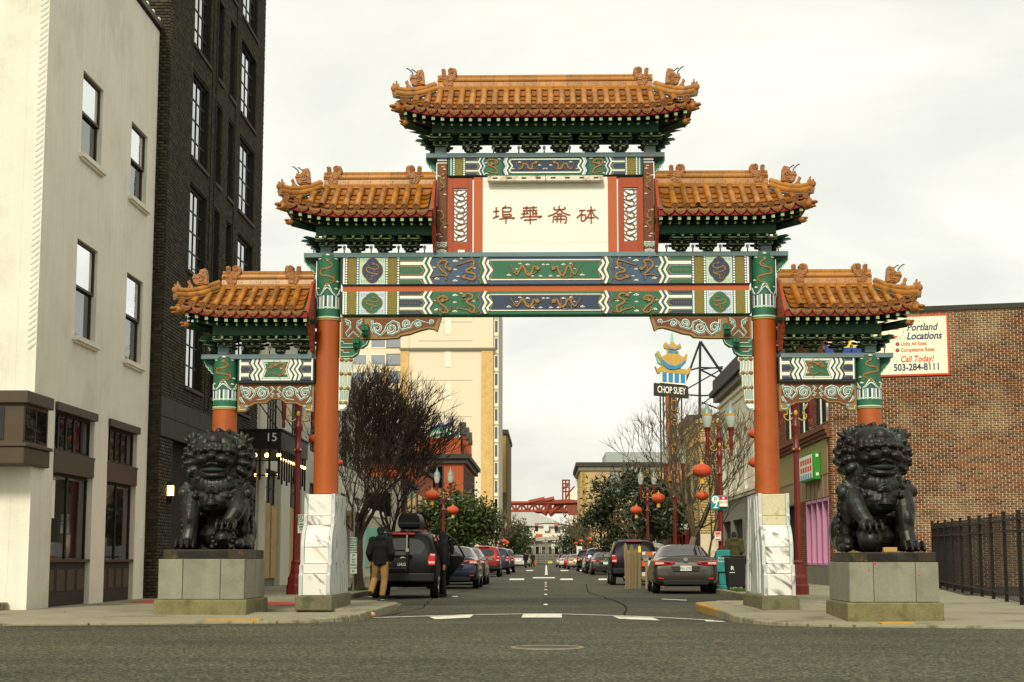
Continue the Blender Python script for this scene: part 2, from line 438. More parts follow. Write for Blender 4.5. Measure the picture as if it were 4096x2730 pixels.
# ------------------------------------------------------------------ ground, road, pavements
def sheet(name, mt, pts, z, kind='structure', parent=None):
 me = bpy.data.meshes.new(name); me.from_pydata([(x, y, z) for x, y in pts], [], [tuple(range(len(pts)))])
 o = link(name, me, mt, parent)
 if kind and parent is None: o['kind'] = kind
 return o
sheet('ground', 'asphalt_old', [(-900, -60), (900, -60), (900, 2500), (-900, 2500)], -0.012)
sheet('cross_street', 'asphalt', [(-60, -8), (60, -8), (60, 26.4), (-60, 26.4)], 0.0)
sheet('road', 'asphalt_old', [(-5.6, 26.4), (5.6, 26.4), (5.6, 600), (-5.6, 600)], -0.004)
sheet('road_patch', 'asphalt', [(-3.2, 31), (-.1, 30.5), (-.1, 47), (-3.0, 49)], 0.0)
sheet('road_patch', 'asphalt', [(0.6, 52), (4.2, 51), (4.4, 75), (.7, 76)], 0.0)
def arc(cx, cy, r, a0, a1, n=8):
 return [(cx + r * math.cos(math.radians(a0 + (a1 - a0) * i / n)), cy + r * math.sin(math.radians(a0 + (a1 - a0) * i / n))) for i in range(n + 1)]
HK = 0.12
def pavement(s, blocks):
 for bi, (pts, name) in enumerate(blocks):
  YS = 27.4
  m = MB()
  back = [(pts[0][0], YS)] + [p for p in pts if p[1] >= YS]
  front = [p for p in pts if p[1] < YS]
  xcut = front[-1][0]
  P = [(s * x, y) for x, y in back]
  m.prism(P, lambda u, v, d: Vector((u, v, d)), -.3, HK)
  yf = 25.75 if s < 0 else 24.6
  zs = [(.03 if x > 4.95 else .03 + .09 * max(0, y - yf) / (YS - yf)) for x, y in front]
  fr_ = front + [back[1]]
  zs.append(HK)
  row0 = [Vector((s * x, y, z)) for (x, y), z in zip(fr_, zs)]
  row1 = [Vector((s * max(x, back[1][0]), YS, HK)) for x, y in fr_]
  row2 = [Vector((p.x, p.y, -.3)) for p in row0]
  m.grid([row2, row0, row1])
  base = m.build(name, 'concrete', recalc=False)
  base['kind'] = 'structure'
  yield base, pts
def corner_block():
 """the near corner: front edge at Y~25, bulging out to the gate pier, then stepping back for the parking lane"""
 edge = [(60, 22.2), (12.0, 24.1), (7.0, 25.1), (5.0, 25.75)] + arc(4.9, 27.5, 1.75, -90, -175, 8)[1:] + [(3.12, 29), (3.1, 32.3)] + [(3.15, 33.2), (3.45, 33.9), (4.2, 34.6), (4.9, 35.3), (5.1, 36.2)] + [(5.1, 80), (5.4, 82), (7.0, 83.5), (60, 83.5)]
 return edge
EDGE = corner_block()
EDGES = {-1: EDGE, 1: [(x, y - 1.15 * max(0, min(1, (29.5 - y) / 3.2))) for x, y in EDGE]}
near = []
for s in (-1, 1):
 for base, pts in pavement(s, [(EDGES[s], 'pavement')]):
  near.append(base)
  # kerb stones along the road edge
  path = [Vector((s * x, y, 0)) for x, y in EDGES[s][1:-2]]; yf = 25.75 if s < 0 else 24.6
  acc = []
  for a, b in zip(path, path[1:]):
   n = max(1, int((b - a).length / 1.1)); n = min(n, 14)
   for i in range(n):
    p, q = a.lerp(b, i / n), a.lerp(b, (i + 1) / n)
    t = (q - p).normalized(); nn = Vector((-t.y, t.x, 0)) * (1 if s > 0 else -1)
    if p.y > 60: continue
    g = t * .006
    fz = lambda p: .03 if (p.y < yf + .25 and abs(p.x) > 4.95) else min(HK, .03 + .09 * max(0, p.y - yf) / (27.4 - yf))
    low = HK + .012
    pts2 = [p + g - nn * .02, q - g - nn * .02, q - g + nn * .15, p + g + nn * .15]
    m = MB(); m.add([v + Vector((0, 0, -.2)) for v in pts2] + [v + Vector((0, 0, (fz(v) if v.y < 27.4 else HK) + .012)) for v in pts2], [(0, 1, 2, 3), (4, 5, 6, 7), (0, 1, 5, 4), (1, 2, 6, 5), (2, 3, 7, 6), (3, 0, 4, 7)])
    yel = s > 0 and p.y < 34.5 and p.y > 28.6 and p.x < 5
    m.build('kerb_stone', 'yellow_paint' if yel else 'kerb', base, bevel=.02)
    # flagstones
  for i in range(5):
   for j in range(8):
    x0, y0 = s * (3.6 + i * 1.5), 27.5 + j * 1.5
    if i == 0 and (j > 4): continue
    if i == 0 and j < 1: continue
    m = MB(); m.box(min(x0, x0 + s * 1.485), max(x0, x0 + s * 1.485), y0, y0 + 1.485, HK - .02, HK + .008); m.build('paving_slab', 'concrete', base, bevel=.005)
    # second block and beyond
for s in (-1, 1):
 m = MB(); m.prism([(s * x, y) for x, y in [(60, 99)] + [(7, 99), (5.4, 100.5), (5.1, 102), (5.1, 150), (7, 152), (60, 152)]], lambda u, v, d: Vector((u, v, d)), -.3, HK); m.build('pavement', 'concrete')['kind'] = 'structure'
 m = MB(); m.prism([(s * x, y) for x, y in [(60, 168), (7, 168), (5.1, 170), (5.1, 470), (60, 470)]], lambda u, v, d: Vector((u, v, d)), -.3, HK); m.build('pavement', 'concrete')['kind'] = 'structure'
 # painted markings
def mark(name, pts, label=None, z=.004):
 o = sheet(name, 'road_paint', pts, z, 'structure'); return o
def gp(x, y, z=0.0):
 d = RM @ Vector(((x * K - CX) / F, (CY - y * K) / F, -1.0)); return EYE + d * ((z - 1.0) / d.z)
def quad(name, a):
 P = [gp(*p) for p in a]; return mark(name, [(p.x, p.y) for p in P])
quad('crosswalk_bar', [(985, 1418), (1088, 1413.5), (1080, 1420), (1000, 1424)])
quad('crosswalk_bar', [(1203, 1411), (1291, 1411), (1291, 1420), (1198, 1420)])
quad('crosswalk_bar', [(1408, 1417), (1500, 1420), (1516, 1426.5), (1424, 1423)])
quad('crosswalk_bar', [(1618, 1426), (1660, 1428), (1668, 1430), (1624, 1429)])
pl = [(826, 1421.5), (930, 1418.5), (1080, 1413.8), (1200, 1412), (1300, 1412.5), (1420, 1416), (1520, 1420), (1640, 1427)]
A = [gp(*p) for p in pl]
mark('crosswalk_line', [(p.x, p.y) for p in A] + [(p.x, p.y + .22) for p in reversed(A)], z=.0045)
for yd in (1390, 1367, 1356, 1348, 1343, 1339):
 p = gp(1254, yd); MB().ell((p.x, p.y, 0), (.055, .055, .022), 10, 6).build('road_stud', 'road_paint')['kind'] = 'structure'
for x0, x1 in ((1088, 1122), (1172, 1204), (1288, 1316), (1376, 1404)):
 quad('crosswalk_bar', [(x0, 1330), (x1, 1330), (x1 + 1, 1333.5), (x0 - 2, 1333.5)])
quad('crosswalk_line', [(1225, 1327), (1275, 1327), (1275, 1329.5), (1224, 1329.5)])
for x0, x1 in ((1167, 1183), (1209, 1225), (1288, 1306), (1330, 1340)):
 quad('crosswalk_bar', [(x0, 1310.5), (x1, 1310.5), (x1, 1312.5), (x0, 1312.5)])
mark('centre_line', [(-.09, 104), (.09, 104), (.09, 260), (-.09, 260)])
quad('parking_tick', [(1520, 1376.5), (1578, 1379), (1578, 1381), (1520, 1378)])
quad('parking_tick', [(1040, 1370), (1052, 1370), (1052, 1372), (1038, 1372)])
# concrete gutter beside the left bulb-out
P = [gp(860, 1420), gp(925, 1389), gp(905, 1384), gp(880, 1395)]
sheet('gutter', 'concrete', [(p.x, p.y) for p in P], .003)
# tactile strips
for (xa, ya, xb, yb) in ((455, 1428.5, 600, 1425), (2035, 1434.5, 2120, 1436)):
 p, q = gp(xa, ya, .05), gp(xb, yb, .05)
 o = thing('tactile_strip', 'yellow studded kerb-ramp strip ' + ('before the left lion pedestal' if xa < 1000 else 'before the right lion pedestal'), 'paving strip', ((p + q) / 2)[:])
 p.y = q.y = 25.78 if xa < 1000 else 24.78
 zt_ = .056 if xa < 1000 else .052
 m = MB(); m.box(p.x, q.x, p.y - .1, p.y + .25, -.02, zt_); m.build('plate', 'yellow_paint', o)
 m = MB()
 for i in range(16):
  for j in range(3): m.lathe([(.022, 0), (.014, .012)], 6, (p.x + (q.x - p.x) * (i + .5) / 16, min(p.y, q.y) - .05 + j * .11, zt_))
 m.build('stud', 'yellow_paint', o, kind='stuff')
 # manhole covers
def manhole(x, y, label, r=.42):
 p = gp(x, y)
 o = thing('manhole_cover', label, 'manhole cover', (p.x, p.y, .004))
 MB().lathe([(r, -.01), (r, .006), (r - .04, .008), (r - .05, .002)], 28, (p.x, p.y, .004)).build('rim', 'kerb', o, 30)
 m = MB(); m.lathe([(r - .05, 0), (r - .05, .004), (0, .004)], 28, (p.x, p.y, .004)); m.build('lid', 'iron', o, 30)
mat('iron', (70, 68, 58), 0.6, metal=.4, var=.2, bump=.5)
manhole(1258, 1489, 'round iron manhole cover in the foreground asphalt')
p = gp(262, 1441)
o = MB().box(p.x - 1.6, p.x + 1.4, p.y - .08, p.y + .18, .0, .012).build('steel_plate', 'iron')
tag(o, 'rusty steel edge strip lying along the left kerb', 'steel strip')
# red carpet-like mat behind the left pedestal
p0 = gp(330, 1372, HK); p1 = gp(690, 1378, HK)
sheet('red_paving', 'red_mat', [(-8.6, 33.2), (-4.6, 30.9), (-4.9, 33.2), (-8.4, 36.0)], HK + .012)
# litter
p = gp(842, 1418, .02)
m = MB(); m.ell((p.x, p.y, .05), (.14, .07, .045), 9, 5); m.ell((p.x + .08, p.y - .03, .06), (.08, .06, .05), 8, 5)
o = m.build('litter', mat('litter', (205, 150, 110), .6, var=.5, vs=20), None); tag(o, 'crumpled snack wrapper lying by the left kerb corner', 'litter')
def leaf(x, y, col, label):
 p = gp(x, y); m = MB(); m.add([(p.x - .07, p.y, .012), (p.x, p.y - .05, .03), (p.x + .08, p.y + .01, .05), (p.x, p.y + .05, .02)], [(0, 1, 2, 3)])
 o = m.build('fallen_leaf', mat('leafcol' + str(int(x)), col, .8), None); tag(o, label, 'leaf')
leaf(1648, 1480, (170, 90, 40), 'brown dry leaf on the open asphalt right of centre')
leaf(1636, 1410, (220, 190, 60), 'yellow leaf in the gutter by the yellow kerb')
# tar seams and worn stains on the foreground asphalt
mat('tar', (34, 33, 24), .95, var=.2, vs=4, spec=.05); mat('patch', (52, 50, 37), .9, var=.25, vs=2, grain=.15, gs=30, bump=.3)
rng = random.Random(12)
def seam(pts, w_=.03):
 P = catmull([(x, y, 0) for x, y in pts], 8); P = [p + Vector((rng.gauss(0, .025), rng.gauss(0, .05), 0)) for p in P]
 n = len(P); V, Fc = [], []
 for i, p in enumerate(P):
  t = (P[min(i + 1, n - 1)] - P[max(i - 1, 0)]).normalized(); q = Vector((-t.y, t.x, 0)) * w_ * rng.uniform(.5, 1.3)
  V += [(p + q)[:2] + (.0025,), (p - q)[:2] + (.0025,)]
 for i in range(n - 1): Fc.append((2 * i, 2 * i + 1, 2 * i + 3, 2 * i + 2))
 me = bpy.data.meshes.new('tar_seam'); me.from_pydata(V, [], Fc); link('tar_seam', me, 'tar')['kind'] = 'structure'
seam([(-2.9, 28.5), (-2.6, 34), (-2.9, 42), (-2.5, 52)], .02); seam([(1.4, 29), (1.7, 38), (1.3, 50), (1.6, 66)], .02); seam([(-3, 36.2), (0, 36.5), (3.2, 36.1)], .025); seam([(-3, 46), (0, 45.6), (3.8, 46.2)], .025)
# ------------------------------------------------------------------ the gate
YG = 30.2
gate = thing('gateway', 'tall orange-columned gateway with five golden tiled roofs spanning the street', 'gateway', (0, YG, 0.12))
def sx_(x, y, Y):                      # source-pixel helper used while measuring
 return at(x / K, y / K, Y)
def zmap(x0, y0, s, Y, yref=500, xref=600):
 def g(zx, zy):
  return (at((x0 + zx / s) / K, (y0 + yref / s) / K, Y).x, at((x0 + xref / s) / K, (y0 + zy / s) / K, Y).z)
 return g
def both(fnY, xc=0.0):
 return ((flat(fnY), 'l'), (flat(fnY, xc), 'r'))
def dragon(mb, path, fn, wd, d0=0.0, d1=0.016, legs=True, seed=0):
 rng = random.Random(seed)
 P = [p.to_2d() for p in catmull([(a, b, 0) for a, b in path], 6)]
 n = len(P)
 ws = []
 for i in range(n):
  t = i / (n - 1)
  ws.append(wd * (0.25 + 0.75 * min(1, t * 2.6)) * (1 - 0.25 * max(0, (t - 0.75) / 0.25)))
 ribbon(mb, P, ws, fn, d0, d1)
 def nrm(i):
  t = P[min(i + 1, n - 1)] - P[max(i - 1, 0)]
  t.normalize(); return t, Vector((-t.y, t.x))
 for i in range(2, n - 3, 3):                       # spiny back
  t, q = nrm(i)
  p = P[i] + q * ws[i] * 0.45
  ribbon(mb, [p, p + q * wd * 0.22 - t * wd * 0.2], [wd * 0.3, wd * 0.05], fn, d0, d1 * 0.7)
 if legs:
  for k, (f, s) in enumerate(((0.28, 1), (0.36, -1), (0.66, 1), (0.74, -1))):
   i = int(f * n); t, q = nrm(i)
   a = P[i]; b = a + q * s * wd * 1.0 + t * wd * (0.5 if k % 2 else -0.4); e = b + t * wd * (0.9 if k % 2 else -0.9) + q * s * wd * 0.35
   ribbon(mb, [a, b, e], [wd * 0.6, wd * 0.42, wd * 0.35], fn, d0, d1 * 0.9)
   dirn = (e - b).normalized()
   for m_ in (-0.9, -0.3, 0.3, 0.9):
    dd = Vector((dirn.x * math.cos(m_) - dirn.y * math.sin(m_), dirn.x * math.sin(m_) + dirn.y * math.cos(m_)))
    ribbon(mb, [e, e + dd * wd * 0.75], [wd * 0.22, wd * 0.06], fn, d0, d1 * 0.7)
 t, q = nrm(n - 1)                                   # head, jaws, horns, whiskers, mane
 h = P[-1]
 mb.prism([tuple(h + t * a * wd + q * b * wd) for a, b in ((-0.7, -0.6), (0.1, -0.75), (0.9, -0.35), (0.55, -0.1), (1.05, 0.25), (0.6, 0.6), (0.0, 0.75), (-0.7, 0.55))], fn, d0, d1 * 1.25)
 for b in (-0.5, 0.5):
  ribbon(mb, [h + q * b * wd, h - t * wd * 1.1 + q * b * 2.2 * wd], [wd * 0.28, wd * 0.08], fn, d0, d1)
  ribbon(mb, [h + t * wd * 0.6 + q * b * wd * 0.4, h + t * wd * 1.2 + q * b * 1.8 * wd, h + t * wd * 0.6 + q * b * 3 * wd], [wd * 0.16, wd * 0.12, wd * 0.04], fn, d0, d1 * 0.7)
 for i in range(3, n - 2, 4):
  t, q = nrm(i); sg = 1 if (i // 4) % 2 else -1
  a = P[i] + q * sg * wd * .9; b = a + t * wd * .8 + q * sg * wd * .35; e = b + t * wd * .2 + q * sg * wd * .7
  ribbon(mb, [a, b, e], [wd * .10, wd * .22, wd * .05], fn, d0, d1 * 0.6)
 t, q = nrm(0)
 for m_ in (-1, 0, 1):
  ribbon(mb, [P[0], P[0] - t * wd * 0.9 + q * m_ * wd * 0.7], [wd * 0.3, wd * 0.06], fn, d0, d1 * 0.7)
def cloud(mbw, mbg, x, z, s, fn, d=0.0):
 for a, b, r in ((-0.55, -0.1, 0.42), (0.0, 0.18, 0.5), (0.55, -0.1, 0.42), (0.1, -0.22, 0.4), (1.0, -0.25, 0.2)):
  for mb_, k, dd in ((mbg, 1.22, d + 0.004), (mbw, 1.0, d + 0.007)):
   mb_.prism([(x + s * (a + k * r * math.cos(q)), z + s * (b * 0.8 + 0.62 * k * r * math.sin(q))) for q in [2 * math.pi * i / 8 for i in range(8)]], fn, d, dd)
def zig(mb, pts, wd, fn, d0, d1):
 n = len(pts)
 P = [(x - wd / 2, z) for x, z in pts] + [(x + wd / 2, z) for x, z in reversed(pts)]
 mb.prism(P, fn, d0, d1)
def poly_offset(pts, k, cen=None):
 cx = sum(p[0] for p in pts) / len(pts); cy = sum(p[1] for p in pts) / len(pts)
 w_ = max(p[0] for p in pts) - min(p[0] for p in pts); h_ = max(p[1] for p in pts) - min(p[1] for p in pts)
 fx = (w_ - 2 * k) / w_; fy = (h_ - 2 * k) / h_
 cx = (max(p[0] for p in pts) + min(p[0] for p in pts)) / 2; cy = (max(p[1] for p in pts) + min(p[1] for p in pts)) / 2
 return [(cx + (x - cx) * fx, cy + (y - cy) * fy) for x, y in pts]
def lobed(cx, cz, rx, rz, n=32, k=0.13):
 return [(cx + rx * math.cos(q) * (1 - k + k * abs(math.cos(2 * q))), cz + rz * math.sin(q) * (1 - k + k * abs(math.cos(2 * q)))) for q in [2 * math.pi * i / n for i in range(n)]]
 # --- columns on marble bases
def column(x, ztop, zpaint, sgn):
 z0 = at(750, 1136, YG).z
 o = MB().lathe([(0.232, z0), (0.224, z0 + 1.5), (0.218, zpaint)], 40, (x, YG, 0)).build('column', 'column_red', gate, 40)
 hgt = ztop - zpaint
 R = 0.222
 sleeve = MB().lathe([(R + .006, zpaint), (R + .006, ztop)], 40, (x, YG, 0)).build('painted_sleeve', 'green', o, 40)
 cyl = lambda u, v, d: Vector((x + (R + .006 + d) * math.sin(u / R), YG - (R + .006 + d) * math.cos(u / R), v))
 for za, zb, mt in ((0.0, 0.012, 'gold_line'), (0.02, 0.034, 'mint'), (0.112, 0.126, 'mint')):
  MB().lathe([(R + .011, zpaint + za * 1.2 * hgt / .75), (R + .011, zpaint + zb * 1.2 * hgt / .75)], 40, (x, YG, 0), cap=False).build('band', mt, o, 40)
 zs0, zs1 = zpaint + .17 * hgt, zpaint + .37 * hgt
 mb, mg, mn = MB(), MB(), MB()
 n = 22
 for i in range(n):
  u0 = -math.pi * R * .62 + i * 2 * math.pi * R * .62 / n
  (mb if i % 2 else (mg if i % 4 == 0 else mn)).mbox(cyl, u0, u0 + 2 * math.pi * R * .62 / n * .72, zs0, zs1, -.003, .004)
 mb.build('stripes', 'white_paint', o); mg.build('stripes', 'scroll_blue', o); mn.build('stripes', 'navy', o)
 for k, (mt, dz) in enumerate((('white_paint', 0), ('scroll_green', .025), ('white_paint', .05), ('blue', .07))):
  m2 = MB()
  for cx_ in (-.30, 0, .30):
   w_ = .15 if cx_ == 0 else .11
   h_ = (.16 if cx_ == 0 else .10) * hgt / .95
   pts = [(cx_ + w_ * s, zs1 + .01 - dz * .3 + (h_ - dz) * math.exp(-(s * 1.9) ** 2)) for s in np.linspace(-1, 1, 11)]
   ribbon(m2, pts, .026, cyl, 0, .006 + .001 * k)
  m2.build('wave', mt, o)
 md, mw, mgd = MB(), MB(), MB()
 zb, h = zs1 + .12 * hgt, .46 * hgt
 pth = [(0.02, 0), (-.06, .08), (.08, .16), (.13, .30), (0.02, .38), (-.12, .44), (-.12, .60), (.02, .66), (.08, .76), (0, .92)]
 dragon(md, [(u * sgn, zb + v * h) for u, v in pth], cyl, .036, 0, .014, True, 3)
 for u, v in ((-.17, .98), (0, 1.1), (.17, .98), (-.2, .0), (.17, -.02), (.2, .22)):
  cloud(mw, mgd, u * sgn, zb + v * h, .036, cyl)
 md.build('dragon_relief', 'gold', o); mgd.build('cloud_rim', 'gold_line', o); mw.build('cloud_relief', 'white_paint', o)
 return o
def marble_base(x, hidden=False):
 zt = at(735, 1135, 29.44).z
 zb = 0.36
 prof = lambda py: at(735, py, 29.2).z
 za, z1, z2, z3, z4 = zt, prof(1185), prof(1207), prof(1296), prof(1318)
 zm = prof(1258)
 y0, y1, y2, y3 = 0.76, 0.80, 1.10, 1.32       # half depth of the stages
 W = 0.555
 xa, xb = x - W / 2, x + W / 2
 curve = [(y1 + .02 + (y2 - y1 - .02) * math.sin(s * math.pi / 2) ** 0.8, z2 + (zm - z2) * (s)) for s in np.linspace(0, 1, 8)]
 yy = lambda u, v, d: Vector((d, u, v))
 inner = .062
 base = thing_part = MB().box(xa + .02, xb - .02, YG - .74, YG + .74, zb, zt - .01).build('base_core', 'marble_side_shaded', gate)
 for s in (-1, 1):
  Q = lambda pts: [(YG + s * u, v) for u, v in pts]
  def block(pts, mt):
   MB().prism(Q(pts), yy, xa + inner + .003, xb - inner - .003).build('marble_block', mt, base, 30, bevel=.008)
  top = 'old_marble' if x > 3 else 'marble_front'
  block([(.3, z1 + .004), (y0, z1 + .004), (y0, za - .012), (.3, za - .012)], top)
  block([(.3, z2 + .004), (y1, z2 + .004), (y1, z1 - .004), (.3, z1 - .004)], top)
  block([(.3, zm + .004)] + [(a, max(b, zm + .004)) for a, b in reversed(curve)] + [(.3, z2 - .004)], 'marble_front')
  block([(.3, z3 + .004), (y2 + .015, z3 + .004), (y2 + .01, zm - .004), (.3, zm - .004)], 'marble_front')
  block([(.3, z4 + .004), (y3 - .07, z4 + .004), (y3 - .07, z3 - .004), (.3, z3 - .004)], 'marble_front')
  block([(.3, zb + .004), (y3 - .03, zb + .004), (y3 - .03, z4 - .004), (.3, z4 - .004)], 'marble_front')
  sl = [(.0, zb), (y3 + .0, zb), (y3, z4 - .03), (y3 - .04, z4 + .005), (y3 - .04, z3 - .02), (y2 + .05, z3 + .0), (y2 + .05, zm)] + [(a + .045, b + .0) for a, b in reversed(curve)][1:] + [(y1 + .03, z2 + .01), (y1 + .03, z1 - .01), (y0 + .03, z1 + .02), (y0 + .03, za), (.0, za)]
  for xs, e in ((xa, 1), (xb, -1)):
   MB().prism(Q(sl), yy, min(xs, xs + e * inner), max(xs, xs + e * inner)).build('side_slab', 'marble_side_shaded', base, 30, bevel=.006)
  for xs, e in ((xa, -1), (xb, 1)):                # carved upright fluting on the side slabs
   for k, uu in enumerate((.25, .52, .62)):
    MB().tube([(xs, YG + s * (uu + .30), zb + .04), (xs, YG + s * (uu + .28), z3), (xs, YG + s * (uu + .14), zm + .2), (xs, YG + s * (uu * .98), za - .04)], .018, 6).build('carved_rib', 'marble_side_shaded', base, 50)
 m = MB(); m.box(xa - .05, xb + .05, YG - 1.40, YG + 1.40, .10, zb - .002)
 m.build('plinth', 'plinth', gate, bevel=.02)
XM = abs(at(752, 900, YG).x); XO = abs(at(518, 900, YG).x)
ZTOP_M, ZP_M = at(752, 590, YG).z, at(752, 739, YG).z
ZTOP_O, ZP_O = at(518, 823, YG).z, at(518, 943, YG).z
for s in (-1, 1):
 column(s * XM, ZTOP_M, ZP_M, -s)
 column(s * XO, ZTOP_O, ZP_O, -s)
 marble_base(s * XM)
 MB().lathe([(.232, .36), (.232, at(750, 1136, YG).z - .002)], 40, (s * XO, YG, 0)).build('column_foot', 'column_red', gate, 40)
 MB().box(s * XO - .33, s * XO + .33, YG - .5, YG + .5, .10, .36).build('plinth', 'plinth', gate, bevel=.02)
 # --- beams with their painting
YF = YG - .17
zU = zmap(1350, 1000, 3.62, YF, 450)
xl = zU(55, 300)[0]
def beam(z0, z1, name, mt, x0, x1, d=.17):
 m = MB(); m.box(x0, x1, YG - d, YG + d, z0, z1)
 return m.build(name, mt, gate, bevel=.02)
def paint_main(ymap, basec, altc, name):
 """the long painted beam; measured on its left half and mirrored"""
 z0 = zU(0, ymap(497))[1]; z1 = zU(0, ymap(97))[1]
 bm = beam(z0 - .02, z1 + .0, name, basec, xl, -xl)
 for fn, side in both(YF):
  def P(*pts): return [zU(x, ymap(y)) for x, y in pts]
  def put(nm, mt, lay, *polys):
   m = MB()
   for q in polys: m.prism(P(*q), fn, -.004, .003 + .003 * lay)
   return m.build(nm, mt, bm)
  R = lambda a, b, t=97, e=497: [(a, t), (b, t), (b, e), (a, e)]
  put('end_band', 'beam_dark', 0, R(40, 72)); put('stripe', 'white_paint', 1, R(80, 104))
  for a, b in ((108, 146), (274, 310), (694, 732), (861, 898)):
   put('dot_ground', 'navy' if basec == 'blue' else 'green', 0, R(a, b))
   m = MB()
   for i in range(11):
    cx_, cz_ = zU((a + b) / 2, ymap(116 + i * 37)); r = .019
    m.prism([(cx_ + r * math.cos(q), cz_ + r * math.sin(q)) for q in np.linspace(0, 2 * math.pi, 11)[:-1]], fn, 0, .010)
   m.build('dot_row', 'white_paint', bm)
  for a, b in ((150, 268), (735, 856)):
   o = put('olive_band', 'olive', 0, R(a, b))
   m = MB(); cx_ = (a + b) / 2
   for q in ([(cx_, 100), (cx_, 240)], [(cx_, 370), (cx_, 490)], [(cx_ - 40, 260), (cx_, 235), (cx_ + 40, 260), (cx_ + 40, 350), (cx_, 375), (cx_ - 40, 350), (cx_ - 40, 260)],
 [(cx_ - 20, 305), (cx_, 275), (cx_ + 20, 305), (cx_, 335), (cx_ - 20, 305)]):
    ribbon(m, P(*q), .006, fn, 0, .008)
   m.build('gilt_line', 'gold_line', bm)
  put('square_panel', 'mint' if basec == 'blue' else 'ice_blue', 0, R(318, 690))
  cx_, cz_ = zU(505, ymap(302)); rx = .001275 * 152; rz = abs(zU(0, ymap(302))[1] - zU(0, ymap(120))[1])
  MB().prism(lobed(cx_, cz_, rx + .012, rz + .010), fn, 0, .006).build('medallion_rim', 'gold_line', bm)
  MB().prism(lobed(cx_, cz_, rx, rz), fn, 0, .009).build('medallion', 'navy' if basec == 'blue' else 'green', bm)
  m = MB()
  for a in (-1, 1):
   for b in (-1, 1):
    for k in range(5):
     ribbon(m, [(cx_ + a * (.2 - .03 * k), cz_ + b * (rz * .97 - .005)), (cx_ + a * (.205 - .03 * k), cz_ + b * (rz * .97 - .03 - .008 * (5 - k)))], .008, fn, 0, .008)
  m.build('gilt_corner', 'gold', bm)
  m = MB(); k = rz / .23
  dragon(m, [(cx_ + u, cz_ + v * k) for u, v in ((-.10, -.10), (-.07, -.16), (-.01, -.17), (0.0, -.10), (.10, -.07), (-.04, -.04), (-.11, .0), (-.09, .06), (0, .03), (.1, .03), (.11, .09), (.02, .12))], fn, .026 * k ** .5, .008, .02, True, 5)
  m.build('dragon_relief', 'gold', bm)
  # arrow panel
  put('arrow_ground', 'white_paint', 1, R(905, 1265))
  for yc in (302, 97, 497):
   lo, hi = (max(97, yc - 95), min(497, yc + 95))
   hx = lambda k, e: [(905, max(97, yc - k)), (1235 - e, max(97, yc - k)), (1290 - e, yc if 97 < yc < 497 else yc), (1235 - e, min(497, yc + k)), (905, min(497, yc + k))]
   put('arrow', basec, 2, hx(78, 0)); put('arrow_line', 'gold_line', 3, hx(62, 30)); put('arrow_core', altc, 4, hx(56, 40))
   m = MB()
   for i in range(7):
    x_ = 930 + i * 38
    for sg in (-1, 1):
     if 97 <= yc + sg * 22 <= 497: ribbon(m, P((x_, yc), (x_ + 22, yc + sg * 24)), [.012, .006], fn, 0, .020)
   m.build('gilt_leaf', 'gold', bm)
  def zz(x, w_, mt, lay, amp=55, shift=0, nm='zigzag'):
   m = MB(); pts = P((x + amp * .85, 97), (x, 200), (x + amp, 302), (x, 402), (x + amp * .85, 497))
   zig(m, pts, w_ * .001275, fn, -.004, .003 + .003 * lay); m.build(nm, mt, bm)
  zz(1240, 34, 'white_paint', 5); zz(1275, 36, altc if basec == 'blue' else 'blue', 4); zz(1312, 34, 'white_paint', 5); zz(1332, 5, 'gold_line', 6)
  zz(2042, 5, 'gold_line', 6, 42); zz(2066, 40, altc if basec == 'blue' else 'blue', 4, 42); zz(2108, 34, 'white_paint', 5, 42); zz(2130, 8, 'gold_line', 6, 42); zz(2148, 24, basec, 4, 42)
  m = MB(); pts = P((2195, 150), (2168, 205), (2232, 302), (2168, 395), (2195, 448))
  zig(m, pts, .045, fn, -.004, .016); m.build('frame_end', 'white_paint', bm)
  mw, mg, md = MB(), MB(), MB()
  for x_, y_, s_ in ((1700, 165, .05), (1400, 255, .032), (1700, 290, .035), (1440, 420, .05), (1745, 390, .03), (1700, 450, .045), (1975, 270, .034), (1790, 130, .028)):
   q = zU(x_, ymap(y_)); cloud(mw, mg, q[0], q[1], s_ * .95, fn)
  if basec == 'blue':
   A = ((1395, 395), (1480, 372), (1590, 375), (1520, 310), (1455, 230), (1500, 165), (1585, 175), (1560, 250), (1625, 285))
   B = ((1725, 232), (1800, 205), (1890, 175), (1965, 165), (1965, 240), (1880, 290), (1870, 325), (1975, 355), (1995, 415), (1930, 440), (1830, 400))
  else:
   A = ((1440, 470), (1480, 400), (1520, 470), (1600, 465), (1560, 380), (1480, 300), (1460, 220), (1540, 180), (1600, 240), (1520, 260))
   B = ((1740, 380), (1800, 410), (1880, 430), (1960, 470), (1985, 380), (1890, 310), (1880, 260), (1960, 200), (1900, 140), (1830, 170))
  dragon(md, P(*A), fn, .044, .003, .024, True, 1); md.build('dragon_relief', 'gold', bm); md = MB(); dragon(md, P(*B), fn, .044, .003, .024, True, 2)
  mg.build('cloud_rim', 'gold_line', bm); mw.build('cloud_relief', 'white_paint', bm); md.build('dragon_relief', 'gold', bm)
  # centre panel
 fn = flat(YF)
 a = zU(2195, 0)[0]; zt, zbm = zU(0, ymap(150))[1], zU(0, ymap(448))[1]
 t0, t1 = zU(0, ymap(163))[1], zU(0, ymap(435))[1]
 notch = zU(2245, 0)[0]; a2 = zU(2205, 0)[0]; zc = zU(0, ymap(302))[1]
 for u, v in ((zt, t0), (zbm, t1)):
  MB().mbox(fn, a, -a, min(u, v), max(u, v), -.004, .016).build('frame_line', 'white_paint', bm)
 hexp = [(a2, t1), (-a2, t1), (-notch, zc), (-a2, t0), (a2, t0), (notch, zc)]
